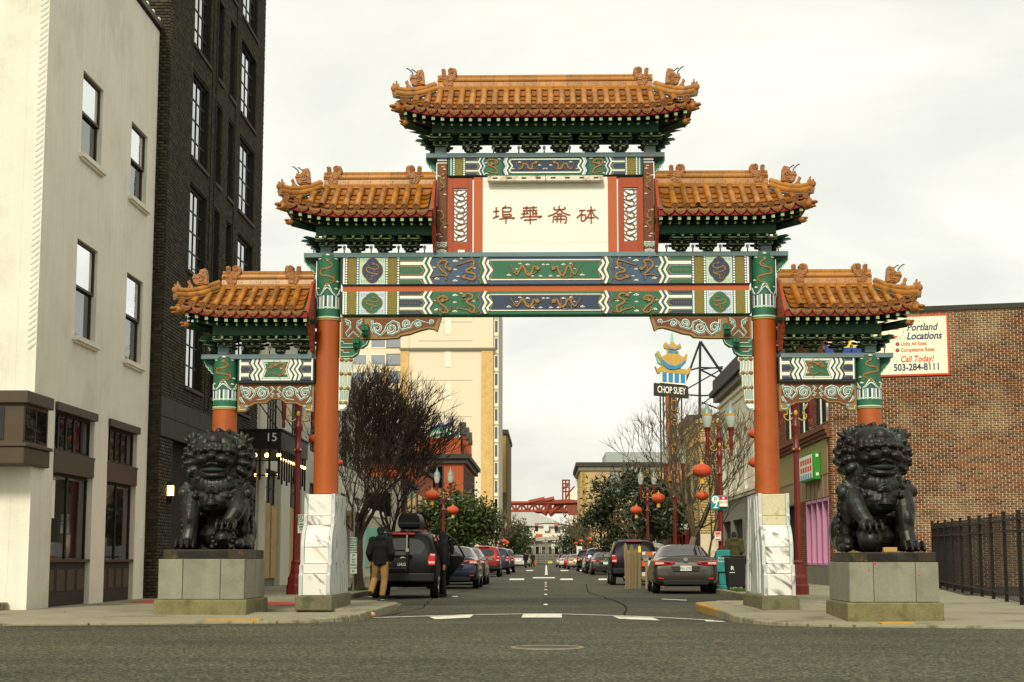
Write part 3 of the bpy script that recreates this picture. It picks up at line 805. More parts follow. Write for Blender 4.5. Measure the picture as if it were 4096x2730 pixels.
 MB().prism(hexp, fn, -.004, .004).build('panel_rim', 'gold_line', bm)
 MB().prism(poly_offset(hexp, .012), fn, -.004, .007).build('centre_panel', altc, bm)
 mw, mg = MB(), MB()
 for sgn in (-1, 1):
  md = MB(); h = (t0 - t1) / .33
  pp = [(.80, .06), (.74, -.02), (.68, -.08), (.62, -.02), (.56, .07), (.50, .04), (.45, -.06), (.37, -.09), (.31, -.02), (.27, .06), (.19, .03)]
  dragon(md, [(sgn * u * .80 * 1.0, zc + v * h) for u, v in pp], fn, .048, .007, .03, True, 7)
  md.build('dragon_relief', 'gold', bm)
  for u, v, s_ in ((.86, -.09, .04), (.60, .12, .032), (.42, .10, .04), (.30, -.11, .034), (.68, .02, .026), (.12, -.11, .034), (.05, .1, .03)):
   cloud(mw, mg, sgn * u * .8, zc + v * h * .95, s_, fn, .007)
 mg.build('cloud_rim', 'gold_line', bm); mw.build('cloud_relief', 'white_paint', bm)
paint_main(lambda y: y, 'blue', 'green', 'main_beam')
lowmap = lambda y: 605 + (y - 97) * (932 - 605) / 400.0
paint_main(lowmap, 'green', 'navy', 'lower_beam')
zz0, zz1 = zU(0, 603)[1], zU(0, 515)[1]
m = MB(); m.box(xl + .02, -xl - .02, YG - .12, YG + .12, zz0 + .003, zz1 - .003); m.build('spacer_board', 'strip_red', gate)
# steel cap rails
def rail(x0, x1, ya, yb, nm='cap_rail', d=.2):
 z1, z0 = at(1254, ya, YG - d).z, at(1254, yb, YG - d).z
 m = MB(); m.box(x0, x1, YG - d, YG + d, z0, z1); o = m.build(nm, 'steel_blue', gate, bevel=.006); return z0, z1
def pxm(x, Y=YG): return at(x, 700, Y).x
rail(pxm(700), -pxm(700), 579.5, 590)
ZC_MID = at(1254, 579.5, YG - .2).z
rail(pxm(978), -pxm(978), 351, 361.5)
ZC_TOP = at(1254, 351, YG - .2).z
for s in (-1, 1):
 a, b = pxm(470), pxm(722)
 rail(min(s * -a, s * -b), max(s * -a, s * -b), 813, 823.5)
ZC_OUT = at(518, 813, YG - .2).z
# --- upper posts, sign panel, lattice panels, top beam
YP = YG - .17
zS = zmap(1700, 600, 2.477, YP, 600)
PZ0, PZ1 = zS(0, 1052)[1], zS(0, 75)[1]
for s in (-1, 1):
 x0, x1 = zS(118, 500)[0], zS(216, 500)[0]
 xa, xb = (x0, x1) if s < 0 else (-x1, -x0)
 m = MB(); m.box(xa, xb, YG - .17, YG + .17, PZ0, PZ1); post = m.build('upper_post', 'brown', gate, bevel=.01)
 fn = flat(YP) if s < 0 else flat(YP, 0.0)
 def Z(*p): return [zS(*q) for q in p]
 for k, mt in enumerate(('white_paint', 'scroll_green', 'white_paint', 'blue', 'white_paint', 'scroll_green')):
  m = MB()
  for cx_ in (118, 167, 216):
   pts = [(cx_ + (48 - k * 7) * math.cos(q), 945 + 20 - (50 - k * 8) * math.sin(q)) for q in np.linspace(0, math.pi, 9)]
   pts = [(min(216, max(118, u)), v) for u, v in pts]
   ribbon(m, Z(*pts), .017, fn, 0, .005 + .001 * k)
  for j in range(3):
   ribbon(m, Z((119, 1000 + k * 5 + j * 12), (167, 985 + k * 5 + j * 12), (215, 1000 + k * 5 + j * 12)), .012, fn, 0, .004 + .001 * k)
  m.build('wave', mt, post)
 for j, mt in enumerate(('blue', 'white_paint', 'blue', 'white_paint')):
  m = MB(); m.mbox(fn, zS(118, 0)[0], zS(216, 0)[0], zS(0, 92 + j * 14)[1], zS(0, 84 + j * 14)[1], -.003, .005); m.build('band', mt, post)
 md, mw, mg = MB(), MB(), MB()
 dragon(md, Z((185, 280), (150, 310), (190, 350), (160, 390), (150, 410), (175, 380), (150, 420), (165, 440))[::-1], fn, .03, 0, .014, True, 4); md.build('dragon_relief', 'gold', post); md = MB()
 dragon(md, Z((180, 240), (150, 260), (170, 300), (195, 330))[::-1], fn, .028, 0, .014, False, 4); md.build('dragon_relief', 'gold', post); md = MB()
 dragon(md, Z((190, 830), (150, 790), (190, 730), (150, 700), (185, 660), (165, 610)), fn, .03, 0, .014, True, 6)
 for q in Z((175, 165), (190, 190), (130, 258), (195, 440), (135, 600), (200, 765), (145, 835), (160, 860)): cloud(mw, mg, q[0], q[1], .028, fn)
 md.build('dragon_relief', 'gold', post); mg.build('cloud_rim', 'gold_line', post); mw.build('cloud_relief', 'white_paint', post)
 # sign-side stiles and pierced panels
 def bx(a, b, t, e, nm, mt, d0=0.0, d1=.03, par=gate, bev=.004):
  m_ = MB(); u0, v1 = zS(a, t); u1, v0 = zS(b, e)
  m_.mbox(fn, u0, u1, v0, v1, d0, d1); return m_.build(nm, mt, par, bevel=bev)
 bx(482, 570, 270, 1012, 'red_stile', 'strip_red', -.10, -.02)
 frame = bx(222, 270, 275, 1012, 'panel_frame', 'panel_red', -.14, -.05)
 bx(428, 468, 275, 1012, 'frame_stile', 'panel_red', -.14, -.05, frame); bx(270, 428, 275, 372, 'frame_rail', 'panel_red', -.14, -.05, frame); bx(270, 428, 912, 1012, 'frame_rail', 'panel_red', -.14, -.05, frame)
 bx(262, 282, 366, 918, 'lattice_edge', 'panel_red', -.12, -.06, frame); bx(414, 432, 366, 918, 'lattice_edge', 'panel_red', -.12, -.06, frame)
 m = MB(); m2 = MB()
 W_, C_ = 66, 348
 for k in range(9):                                     # cloud-scroll lattice
  yc = 412 + k * 58
  sg = 1 if k % 2 else -1
  pts = [(C_ + sg * (W_ * .15 + 30 * math.cos(q)), yc + 26 * math.sin(q)) for q in np.linspace(-2.4, 2.6, 12)]
  ribbon(m, Z(*pts), .028, fn, -.125, -.085)
  ribbon(m, Z((C_ - sg * W_, yc - 26), (C_ - sg * 40, yc + 4), (C_ - sg * 10, yc + 20), (C_ + sg * 20, yc + 30), (C_ + sg * W_, yc + 12)), .026, fn, -.125, -.085)
  ribbon(m, Z((C_ + sg * W_, yc - 30), (C_ + sg * 44, yc - 8), (C_ + sg * W_ * .3, yc - 34)), .022, fn, -.125, -.085)
 pts = [(C_ + 34 * math.cos(q), 645 + 34 * math.sin(q)) for q in np.linspace(0, 2 * math.pi, 17)]
 ribbon(m, Z(*pts), .026, fn, -.125, -.08)
 for xx in (C_ - W_, C_ + W_): ribbon(m, Z((xx, 385), (xx, 905)), .018, fn, -.125, -.08)
 for yy_ in (385, 905): ribbon(m, Z((C_ - W_, yy_), (C_ + W_, yy_)), .018, fn, -.125, -.08)
 m.build('lattice', 'gold', frame, label='olive gold pierced cloud lattice')
 if s < 0: bx(327, 396, 988, 1012, 'small_plate', 'white_paint', -.05, -.035, frame)
 # sign board and its four characters
xs0, xs1 = zS(572, 600)[0], zS(1810, 600)[0]
board = MB().mbox(flat(YP), xs0, xs1, zS(0, 1012)[1], zS(0, 270)[1], -.12, -.03).build('sign_board', 'sign_white', gate)
for yy_ in (362, 921):
 m = MB(); m.mbox(flat(YP), xs0 + .003, xs1 - .003, zS(0, yy_ + 1)[1], zS(0, yy_ - 1)[1], -.06, -.0275); m.build('panel_joint', 'old_marble', board)
CH = [  # strokes of the four characters, traced on the sign; (points..., width)
 [[(675, 610), (735, 604)], [(706, 566), (704, 668)], [(672, 678), (690, 668), (732, 652)], [(800, 550), (790, 566), (768, 578)], [(768, 574), (770, 660)], [(770, 574), (848, 572), (846, 612)], [(770, 612), (846, 610)], [(770, 640), (850, 638), (846, 664)], [(770, 662), (848, 660)], [(735, 684), (800, 676), (882, 672), (866, 682)], [(803, 668), (801, 730)]],
 [[(970, 575), (1108, 570)], [(1008, 560), (1004, 592)], [(1074, 558), (1072, 592)], [(968, 602), (1112, 598)], [(955, 634), (1025, 630)], [(985, 608), (980, 650)], [(1010, 608), (1012, 632)], [(1062, 632), (1115, 626)], [(1070, 606), (1068, 650)], [(1098, 604), (1100, 650)], [(944, 676), (985, 662), (1100, 660), (1156, 658), (1120, 672)], [(980, 696), (1110, 688)], [(1041, 590), (1043, 735)]],
 [[(1282, 568), (1284, 592), (1382, 588), (1384, 566)], [(1330, 554), (1330, 590)], [(1332, 590), (1290, 630), (1218, 658)], [(1332, 592), (1380, 630), (1440, 648)], [(1305, 636), (1360, 634)], [(1275, 660), (1268, 722)], [(1275, 660), (1392, 658), (1394, 720), (1378, 722)], [(1284, 688), (1388, 686)], [(1310, 662), (1308, 720)], [(1345, 662), (1345, 724)]],
 [[(1525, 604), (1590, 598)], [(1560, 602), (1546, 636), (1504, 676)], [(1552, 646), (1550, 704), (1586, 694), (1588, 646), (1552, 648)], [(1602, 604), (1692, 598)], [(1645, 562), (1648, 732)], [(1640, 606), (1622, 650), (1592, 690)], [(1654, 608), (1676, 650), (1718, 684)], [(1618, 676), (1680, 672)]],
 ]
fn = flat(YP)
for ch in CH:
 m = MB()
 for st in ch:
  P = catmull([(x, y, 0) for x, y in st], 4) if len(st) > 2 else [Vector((*st[0], 0)), Vector((*st[1], 0))]
  ribbon(m, [zS(p.x, p.y) for p in P], .030 if len(st) > 2 else [.032, .027], fn, -.031, -.012)
 m.build('sign_character', 'char_brown', board)
 # lamp fixture over the sign
m = MB()
u0, u1 = zS(622, 0)[0], zS(1762, 0)[0]; zt_, zb_ = zS(0, 262)[1], zS(0, 335)[1]
um = zS(1195, 0)[0]
for a, b in ((u0, um - .004), (um + .004, u1)):
 m = MB()
 yy = lambda p, q, d: Vector((d, YP - p, q))
 m.prism([(.0, zt_), (.06, zt_ - .005), (.14, zt_ - .03), (.15, zb_ + .02), (.10, zb_), (.05, zb_ + .01), (.0, zb_ + .06)], yy, a, b)
 fx = m.build('lamp_housing', 'fixture', gate, bevel=.006)
 for i in range(4):
  x_ = a + (b - a) * (.13 + .25 * i)
  m = MB(); m.box(x_ - .045, x_ + .045, YP - .153, YP - .13, (zt_ + zb_) / 2 - .014, (zt_ + zb_) / 2 + .012); m.build('vent_slot', 'beam_dark', fx)
  # top beam
tz0, tz1 = zS(0, 252)[1], zS(0, 76)[1]
tb = beam(tz0 - .01, tz1, 'top_beam', 'green', zS(220, 0)[0], -zS(220, 0)[0], .165)
YT = YG - .165
zT = zmap(1700, 600, 2.477, YT, 165)
for fn, side in both(YT):
 def P(*pts): return [zT(x, y) for x, y in pts]
 def put(nm, mt, lay, *polys):
  m = MB()
  for q in polys: m.prism(P(*q), fn, -.004, .003 + .003 * lay)
  return m.build(nm, mt, tb)
 R = lambda a, b, t=78, e=252: [(a, t), (b, t), (b, e), (a, e)]
 put('stripe', 'navy', 0, R(236, 250)); put('stripe', 'ice_blue', 0, R(251, 264)); put('dot_ground', 'green', 0, R(270, 302)); put('dot_ground', 'green', 0, R(376, 400)); put('olive_band', 'olive', 0, R(303, 374))
 for a in (287, 388):
  m = MB()
  for i in range(9):
   q = zT(a, 90 + i * 19.5); m.prism([(q[0] + .016 * math.cos(t), q[1] + .016 * math.sin(t)) for t in np.linspace(0, 2 * math.pi, 10)[:-1]], fn, 0, .01)
  m.build('dot_row', 'white_paint', tb)
 m = MB(); ribbon(m, P((338, 82), (338, 125), (318, 145), (318, 185), (338, 205), (358, 185), (358, 145), (338, 125)), .007, fn, 0, .008); ribbon(m, P((338, 205), (338, 250)), .007, fn, 0, .008); m.build('gilt_line', 'gold_line', tb)
 put('arrow_ground', 'white_paint', 1, R(404, 540))
 for yc in (165, 78, 252):
  hx = lambda k, e: [(404, max(78, yc - k)), (528 - e, max(78, yc - k)), (548 - e, yc), (528 - e, min(252, yc + k)), (404, min(252, yc + k))]
  put('arrow', 'green', 2, hx(36, 0)); put('arrow_line', 'gold_line', 3, hx(27, 14)); put('arrow_core', 'navy', 4, hx(24, 20))
 def zz(x, w_, mt, lay, amp=24):
  m = MB(); pts = P((x + amp * .85, 78), (x, 122), (x + amp, 165), (x, 208), (x + amp * .85, 252)); zig(m, pts, w_ * .00186, fn, -.004, .003 + .003 * lay); m.build('zigzag', mt, tb)
 zz(533, 16, 'white_paint', 5); zz(551, 18, 'navy', 4); zz(568, 16, 'ice_blue', 5)
 zz(765, 16, 'navy', 4, -24 + 46); zz(783, 15, 'ice_blue', 5, 22); zz(801, 16, 'white_paint', 5, 22); zz(818, 18, 'green', 4, 22)
 m = MB(); zig(m, P((848, 98), (836, 122), (866, 165), (836, 205), (848, 230)), .03, fn, -.004, .016); m.build('frame_end', 'white_paint', tb)
 md, mw, mg = MB(), MB(), MB()
 dragon(md, P((610, 210), (650, 225), (720, 230), (690, 180), (630, 150), (625, 105), (690, 100), (720, 130), (660, 140)), fn, .036, .003, .02, True, 8)
 md.build('dragon_relief', 'gold', tb); md = MB(); dragon(md, P((905, 140), (930, 195), (965, 180), (975, 145), (1010, 150), (1025, 185), (1060, 190), (1065, 145), (1100, 130)), fn, .036, .007, .026, True, 9)
 for x_, y_, s_ in ((735, 92, .03), (605, 130, .03), (610, 235, .03), (937, 125, .03), (872, 190, .026), (1135, 155, .03), (1180, 190, .026)): q = zT(x_, y_); cloud(mw, mg, q[0], q[1], s_, fn, .005)
 mp_o = (md, mw, mg)
 mg.build('cloud_rim', 'gold_line', tb); mw.build('cloud_relief', 'white_paint', tb); md.build('dragon_relief', 'gold', tb)
fn = flat(YT)
a = zT(848, 0)[0]
for t, e in ((92, 104), (222, 234)):
 MB().mbox(fn, a, -a, zT(0, e)[1], zT(0, t)[1], -.004, .016).build('frame_line', 'white_paint', tb)
hexp = [(zT(858, 0)[0], zT(0, 220)[1]), (-zT(858, 0)[0], zT(0, 220)[1]), (-zT(874, 0)[0], zT(0, 165)[1]), (-zT(858, 0)[0], zT(0, 110)[1]), (zT(858, 0)[0], zT(0, 110)[1]), (zT(874, 0)[0], zT(0, 165)[1])]
MB().prism(hexp, fn, -.004, .006).build('centre_panel', 'navy', tb)
# --- carved brackets (left measured, right mirrored)
zB = zmap(1200, 1000, 2.24, YG - .09, 800)
def spiral(cx, cy, r, a0, turns, n=26, k=0.12):
 return [(cx + r * (1 - (1 - k) * i / n) * math.cos(a0 + turns * 2 * math.pi * i / n), cy + r * (1 - (1 - k) * i / n) * math.sin(a0 + turns * 2 * math.pi * i / n)) for i in range(n + 1)]
def scrollwork(par, fn, paths, w0):
 for k, (mt, wk) in enumerate((('white_paint', 1.0), ('scroll_blue', .62), ('scroll_green', .30))):
  m = MB()
  for p in paths: ribbon(m, p, [w0 * wk * (0.45 + .55 * min(1, 2.2 * (1 - i / (len(p) - 1)) + .15)) for i in range(len(p))], fn, 0, .010 + .005 * k)
  m.build('carved_scroll', mt, par)
for s in (-1, 1):
 Yb = YG - .09
 fn = flat(Yb) if s < 0 else flat(Yb, 0.0)
 Q = lambda *p: [zB(*q) for q in p]
 outl = Q((362, 600), (1268, 600), (1228, 732), (1195, 712), (1150, 706), (1085, 722), (1022, 742), (985, 756), (905, 770), (878, 792), (745, 800), (362, 803))
 br = MB().prism(outl, fn, -.18, 0).build('carved_bracket', 'gold', gate, bevel=.006)
 MB().prism(Q((635, 622), (1232, 618), (1205, 690), (1140, 688), (1010, 722), (890, 752), (855, 776), (700, 780), (635, 690)), fn, -.05, .006).build('carved_ground', 'brown', br)
 MB().prism(Q((382, 620), (575, 620), (570, 785), (382, 785)), fn, -.05, .006).build('carved_ground', 'brown', br)
 def qs(p): return [zB(*q) for q in p]
 paths = [qs(spiral(690, 705, 52, 2.2, 1.5)), qs(spiral(820, 705, 48, 4.2, -1.5)), qs(spiral(955, 665, 36, 2.0, 1.4)), qs(spiral(1060, 668, 28, 4.2, -1.4)), qs(spiral(1180, 650, 18, 2, 1.2)),
 qs([(645, 630), (650, 680), (665, 740), (720, 770), (760, 730), (780, 680), (830, 640), (880, 660), (890, 710), (920, 720), (990, 700), (1010, 660), (1050, 630), (1110, 650), (1150, 660)]),
 qs([(780, 750), (830, 760), (880, 735), (905, 700)])]
 f2 = (lambda fn_: lambda u, v, d: fn_(u, v, d + .006))(fn)
 scrollwork(br, f2, paths, .046)
 paths = [qs(spiral(430, 660, 24, 3.5, 1.3)), qs(spiral(532, 660, 24, -.4, -1.3)), qs([(400, 620), (440, 650), (450, 700), (410, 750), (420, 770)]), qs([(560, 620), (520, 650), (510, 700), (550, 750), (540, 770)]), qs([(430, 785), (478, 735), (530, 785)])]
 scrollwork(br, f2, paths, .038)
 # stepped arms
 for tier, pts in enumerate((((362, 806), (618, 806), (600, 850), (560, 880), (362, 884)), ((362, 886), (535, 886), (520, 930), (480, 962), (362, 966)))):
  ar = MB().prism(Q(*pts), fn, -.15, 0).build('bracket_arm', 'green', br, bevel=.005)
  m = MB(); x1 = pts[1][0]
  ribbon(m, Q((365, pts[0][1] + 14), (388, pts[0][1] + 14), (392, pts[0][1] + 34), (x1 - 90, pts[0][1] + 34)), .016, fn, 0, .01)
  ribbon(m, Q((365, pts[3][1] - 5), (pts[3][0] - 10, pts[3][1] - 7), (pts[2][0] - 6, pts[2][1] - 4), (x1 - 8, pts[0][1] + 8)), .016, fn, 0, .01)
  m.build('arm_edge', 'mint', ar)
  MB().prism(Q((394, pts[0][1] + 4), (x1 - 80, pts[0][1] + 4), (x1 - 85, pts[0][1] + 26), (394, pts[0][1] + 26)), fn, -.01, .005).build('arm_panel', 'brown', ar)
 for cx_, cy_, r in ((590, 735, .1), (510, 850, .085)):          # volutes standing out towards the road
  u, v = zB(cx_, cy_); p = fn(u, v, 0)
  m = MB()
  for e in (-1, 1): m.tube([(p.x + e * .03 + .0, p.y + .05 - .0 - (.05 + r * .8 * (1 - i / 22)) * math.cos(4.6 * i / 11) - .12, p.z + (r * 1.3) * (1 - .7 * i / 22) * math.sin(4.6 * i / 11)) for i in range(23)], .03, 6)
  m.build('volute', 'green', br, 50)
  # hanging banner column
 hc = MB()
 prof = [(970, 488), (1000, 486), (1010, 470), (1090, 468), (1100, 474), (1125, 470), (1135, 458), (1220, 452), (1230, 456), (1250, 450), (1262, 440), (1345, 434), (1352, 436), (1380, 430), (1390, 424), (1415, 420), (1438, 400)]
 hcp = Q(*([(352, 968)] + [(x, y) for y, x in prof] + [(352, 1440)]))
 ho = MB().prism(hcp, fn, -.14, 0).build('hanging_post', 'white_paint', br, bevel=.008)
 for (ya, yb, xr) in ((1003, 1095, 468), (1132, 1222, 452), (1262, 1345, 434)):
  for j, mt in enumerate(('scroll_green', 'blue')):
   m = MB()
   for i in range(4):
    x_ = 362 + (xr - 362) * (i + .25 + .45 * j) / 4
    ribbon(m, Q((x_, ya), (x_ + 2, (ya + yb) / 2), (x_ - 3, yb)), .010, fn, 0, .006)
   m.build('stripes', mt, ho)
 for (ya, xr) in ((985, 480), (1110, 468), (1240, 450), (1368, 430)):
  for i in range(3):
   x_ = 358 + (xr - 358) * (i + .5) / 3
   u, v = zB(x_, ya); p = fn(u, v, .0)
   m = MB(); m.ell(p, ((xr - 358) * .19 / 2.24 * .00463, .035, .038), 10, 6); m.build('cloud_knob', ('gold', 'rafter_green', 'gold')[i], ho, 60)
 m = MB(); ribbon(m, Q((360, 1425), (400, 1430), (418, 1405)), .02, fn, 0, .008); m.build('foot_scroll', 'scroll_blue', ho)
 # --- outer bays: painted beam and carved apron
zO = zmap(680, 980, 2.178, YF, 1150)
for s in (-1, 1):
 a, b = zO(585, 0)[0], zO(1258, 0)[0]
 z0, z1 = zO(0, 1207)[1], zO(0, 986)[1]
 m = MB(); m.box(*(sorted((a if s < 0 else -a, b if s < 0 else -b))), YG - .17, YG + .17, z0, z1)
 ob = m.build('outer_beam', 'beam_dark', gate, bevel=.015)
 xc = (zO(597, 0)[0] + zO(1250, 0)[0]) / 2
 for mir in (0, 1):
  def fnm(u, v, d, mir=mir, s=s):
   if mir: u = 2 * xc - u
   if s > 0: u = -u
   return Vector((u, YF - d, v))
  def put(nm, mt, lay, *polys):
   m = MB()
   for q in polys: m.prism([zO(*p) for p in q], fnm, -.004, .003 + .003 * lay)
   return m.build(nm, mt, ob)
  R = lambda a, b, t=990, e=1182: [(a, t), (b, t), (b, e), (a, e)]
  put('ground', 'white_paint', 0, R(597, 924)); put('stripe', 'green', 1, R(597, 604))
  for yc in (1085, 990, 1182):
   hx = lambda k, e: [(618, max(990, yc - k)), (692 - e, max(990, yc - k)), (722 - e, yc), (692 - e, min(1182, yc + k)), (618, min(1182, yc + k))]
   put('arrow', 'green', 1, hx(34, 0)); put('arrow_line', 'gold_line', 2, hx(28, 8)); put('arrow_core', 'navy', 3, hx(25, 12))
  for i, (x_, mt) in enumerate(((700, 'navy'), (738, 'green'), (776, 'navy'))):
   m = MB(); zig(m, [zO(x_ + 8, 990), zO(x_ - 8, 1035), zO(x_ + 26, 1085), zO(x_ - 8, 1135), zO(x_ + 8, 1182)], .032, fnm, -.004, .009); m.build('zigzag', mt, ob)
  put('frame', 'navy', 2, [(800, 1008), (924, 1008), (924, 1168), (800, 1168), (828, 1085)])
  put('frame', 'white_paint', 3, [(806, 1010), (924, 1010), (924, 1166), (806, 1166), (834, 1085)])
  put('centre_panel', 'green', 4, [(816, 1020), (924, 1020), (924, 1156), (816, 1156), (842, 1085)])
 fnc = lambda u, v, d, s=s: Vector((u if s < 0 else -u, YF - d, v))
 md, mw, mg = MB(), MB(), MB()
 dragon(md, [zO(*q) for q in ((850, 1140), (900, 1120), (960, 1140), (1000, 1110), (980, 1070), (1010, 1040), (960, 1035), (900, 1060), (870, 1085), (890, 1040), (920, 1050))], fnc, .04, .014, .03, True, 11)
 for x_, y_, s_ in ((835, 1035, .032), (975, 1030, .032), (975, 1078, .032), (1005, 1125, .04)): q = zO(x_, y_); cloud(mw, mg, q[0], q[1], s_, fnc, .014)
 mg.build('cloud_rim', 'gold_line', ob); mw.build('cloud_relief', 'white_paint', ob); md.build('dragon_relief', 'gold', ob)
 # apron
 Ya = YG - .09
 zA = zmap(680, 980, 2.178, Ya, 1250)
 left = [(590, 1206), (590, 1455), (660, 1455), (683, 1432), (682, 1412), (712, 1402), (740, 1384), (838, 1380), (868, 1356), (885, 1346), (922, 1345)]
 cx_ = 922
 full = left + [(2 * cx_ - x, y) for x, y in reversed(left)][1:]
 fna = lambda u, v, d, s=s: Vector((u if s < 0 else -u, Ya - d, v))
 ap = MB().prism([zA(*p) for p in full], fna, -.16, 0).build('carved_apron', 'gold', gate, bevel=.006)
 inn = [(608, 1218), (608, 1385), (690, 1392), (735, 1370), (830, 1366), (868, 1340), (922, 1334)]
 MB().prism([zA(*p) for p in inn + [(2 * cx_ - x, y) for x, y in reversed(inn)][1:]], fna, -.05, .006).build('carved_ground', 'brown', ap)
 f2 = lambda u, v, d, s=s: Vector((u if s < 0 else -u, Ya - .006 - d, v))
 base = [spiral(662, 1290, 44, 3.6, 1.6), spiral(805, 1295, 42, -.4, -1.6), [(622, 1225), (630, 1270), (650, 1325), (700, 1350), (735, 1310), (750, 1260), (800, 1240), (850, 1262), (862, 1310), (830, 1345), (760, 1355)],
 [(690, 1245), (720, 1262), (735, 1300)], [(880, 1240), (905, 1262), (880, 1290)], [(885, 1330), (905, 1305), (870, 1290)], [(612, 1330), (630, 1365), (655, 1385)]]
 pth = [[zA(*p) for p in q] for q in base] + [[zA(2 * cx_ - p[0], p[1]) for p in q] for q in base]
 scrollwork(ap, f2, pth, .046)
 m = MB()
 for e in (0, 1):
  q = [(596, 1410), (608, 1410), (610, 1436), (650, 1436), (672, 1424)]
  if e: q = [(2 * cx_ - x, y) for x, y in q]
  ribbon(m, [zA(*p) for p in q], .016, fna, 0, .008)
 m.build('foot_edge', 'mint', ap)
 for e in (0, 1):
  x_ = 668 if not e else 2 * cx_ - 668
  u, v = zA(x_, 1412); MB().ell(fna(u, v, 0), (.035, .03, .035), 8, 6).build('blue_knob', 'scroll_blue', ap, 60)
  # wing boards under the rail ends
for (xa, xb, y0, y1, mirs) in ((700, 727, 592, 632, 1), (470, 492, 825, 862, 1), (979, 1003, 363, 402, 1)):
 for s in (-1, 1):
  a, b = at(xa, y0, YG).x, at(xb, y0, YG).x
  zt_, zb_ = at(xa, y0, YG).z, at(xa, y1, YG).z
  fn = (lambda s: lambda u, v, d: Vector((u if s < 0 else -u, YG - .05 - d, v)))(s)
  n = 7
  edge = [(a + (b - a) * (i / n) ** 1.0 * .95, zt_ - (zt_ - zb_) * (.25 + .75 * (i / n) ** .8)) for i in range(n + 1)]
  wb = MB().prism([(b, zt_), (a, zt_)] + edge, fn, -.1, .0).build('wing_board', 'green', gate)
  m = MB(); ribbon(m, [(b, zt_ - .02), (a + .015, zt_ - .02), (a + .015, edge[0][1])] + [(u + .012 * (i % 2), v + .012 * (i % 2)) for i, (u, v) in enumerate(edge)], .018, fn, 0, .008); m.build('wing_edge', 'mint', wb)
  MB().prism([(b, zt_ - .08), (a + (b - a) * .5, zt_ - .08), (b, zb_ + (zt_ - zb_) * .35)], fn, -.02, .004).build('wing_gap', 'beam_dark', wb)
  # ------------------------------------------------------------------ tiled roofs
DP = 0.95
def half_tube(r, ln, n=8, r2=None):
 m = MB(); r2 = r2 or r
 rows = []
 for (y, rr) in ((0, r), (ln, r2)):
  rows.append([Vector((rr * math.cos(q), y, rr * math.sin(q))) for q in np.linspace(-.25, math.pi + .25, n + 1)])
 m.grid(rows)
 rows2 = [[Vector((p.x * .84, p.y, p.z * .84)) for p in r_] for r_ in rows]
 m.grid(rows2)
 for i in (0, 1):
  m.grid([rows[i], rows2[i]])
 return m
ME_BAR = half_tube(.058, 1.0).mesh('barrel_tile', smooth=50)
def mk_pan():
 m = MB(); w_, sag, th = .105, .035, .016
 top, bot = [], []
 for y, zo in ((0, 0.0), (1.0, 0.028)):
  top.append([Vector((w_ * t, y, zo - sag * (1 - t * t))) for t in np.linspace(-1, 1, 7)])
  bot.append([Vector((w_ * t, y, zo - th - sag * (1 - t * t))) for t in np.linspace(-1, 1, 7)])
 m.grid(top); m.grid(bot); m.grid([top[1], bot[1]])
 return m.mesh('pan_tile', smooth=40)
ME_PAN = mk_pan()
def mk_disc():
 m = MB()
 M90 = Matrix.Rotation(-math.pi / 2, 3, 'X')
 m.lathe([(.060, -.02), (.064, 0), (.064, .018), (.052, .02), (.050, .012), (.022, .012), (.02, .018), (.0, .02)], 16, (0, 0, 0), M90)
 for k in range(8):
  q = k * math.pi / 4
  m.tube([M90 @ Vector((.02 * math.cos(q), .02 * math.sin(q), .014)), M90 @ Vector((.048 * math.cos(q + .3), .048 * math.sin(q + .3), .014))], .006, 4)
 return m.mesh('end_tile', smooth=35)
ME_DISC = mk_disc()
def mk_drip():
 m = MB()
 pts = [(-.105, .0)] + [(.1 * t, -.035 * (1 - t * t) + .0) for t in np.linspace(-1, 1, 7)] + [(.105, .0), (.098, -.05), (.07, -.088), (.035, -.11), (.012, -.118), (0, -.135), (-.012, -.118), (-.035, -.11), (-.07, -.088), (-.098, -.05)]
 fn = lambda u, v, d: Vector((u, d, v))
 m.prism(pts, fn, -.012, .012)
 inn = [(x * .78, -.05 + (z + .05) * .72) for x, z in pts]
 m.prism(inn, fn, .012, .02)
 for k in range(5):
  x_ = -.05 + k * .025
  m.tube([Vector((x_, .02, -.05 - .01 * (k % 2))), Vector((x_ * .5, .024, -.085))], .007, 4)
 return m.mesh('drip_tile', smooth=30)
ME_DRIP = mk_drip()
def mk_ridge():
 m = MB()
 prof = [(.0, .0), (-.135, .0), (-.145, .02), (-.13, .04), (-.125, .10), (-.115, .115), (-.135, .13), (-.14, .15), (-.115, .165), (-.105, .19), (-.07, .205), (-.06, .215), (-.065, .235), (-.04, .262), (0, .272)]
 full = prof + [(-y, z) for y, z in reversed(prof[1:-1])]
 fn = lambda u, v, d: Vector((d, u, v))
 m.prism(full, fn, -.496, .496)
 for z_ in (.07,):
  for x_ in (-.40, .40): m.ell((x_, -.128, z_), (.03, .008, .012), 6, 4)
 return m.mesh('ridge_tile', smooth=35)
ME_RIDGE = mk_ridge()
for me_, mt_ in ((ME_BAR, 'tile'), (ME_PAN, 'tile_pan'), (ME_DISC, 'tile_end'), (ME_DRIP, 'tile_end'), (ME_RIDGE, 'tile_ridge')): me_.materials.append(MATS[mt_])
def place(me, parent, M4, name=None):
 o = bpy.data.objects.new(name or me.name, me); COL.objects.link(o); o.parent = parent
 M_ = Matrix.Translation(-OFF.get(parent, Vector())) @ M4
 o.matrix_basis = M_
 return o
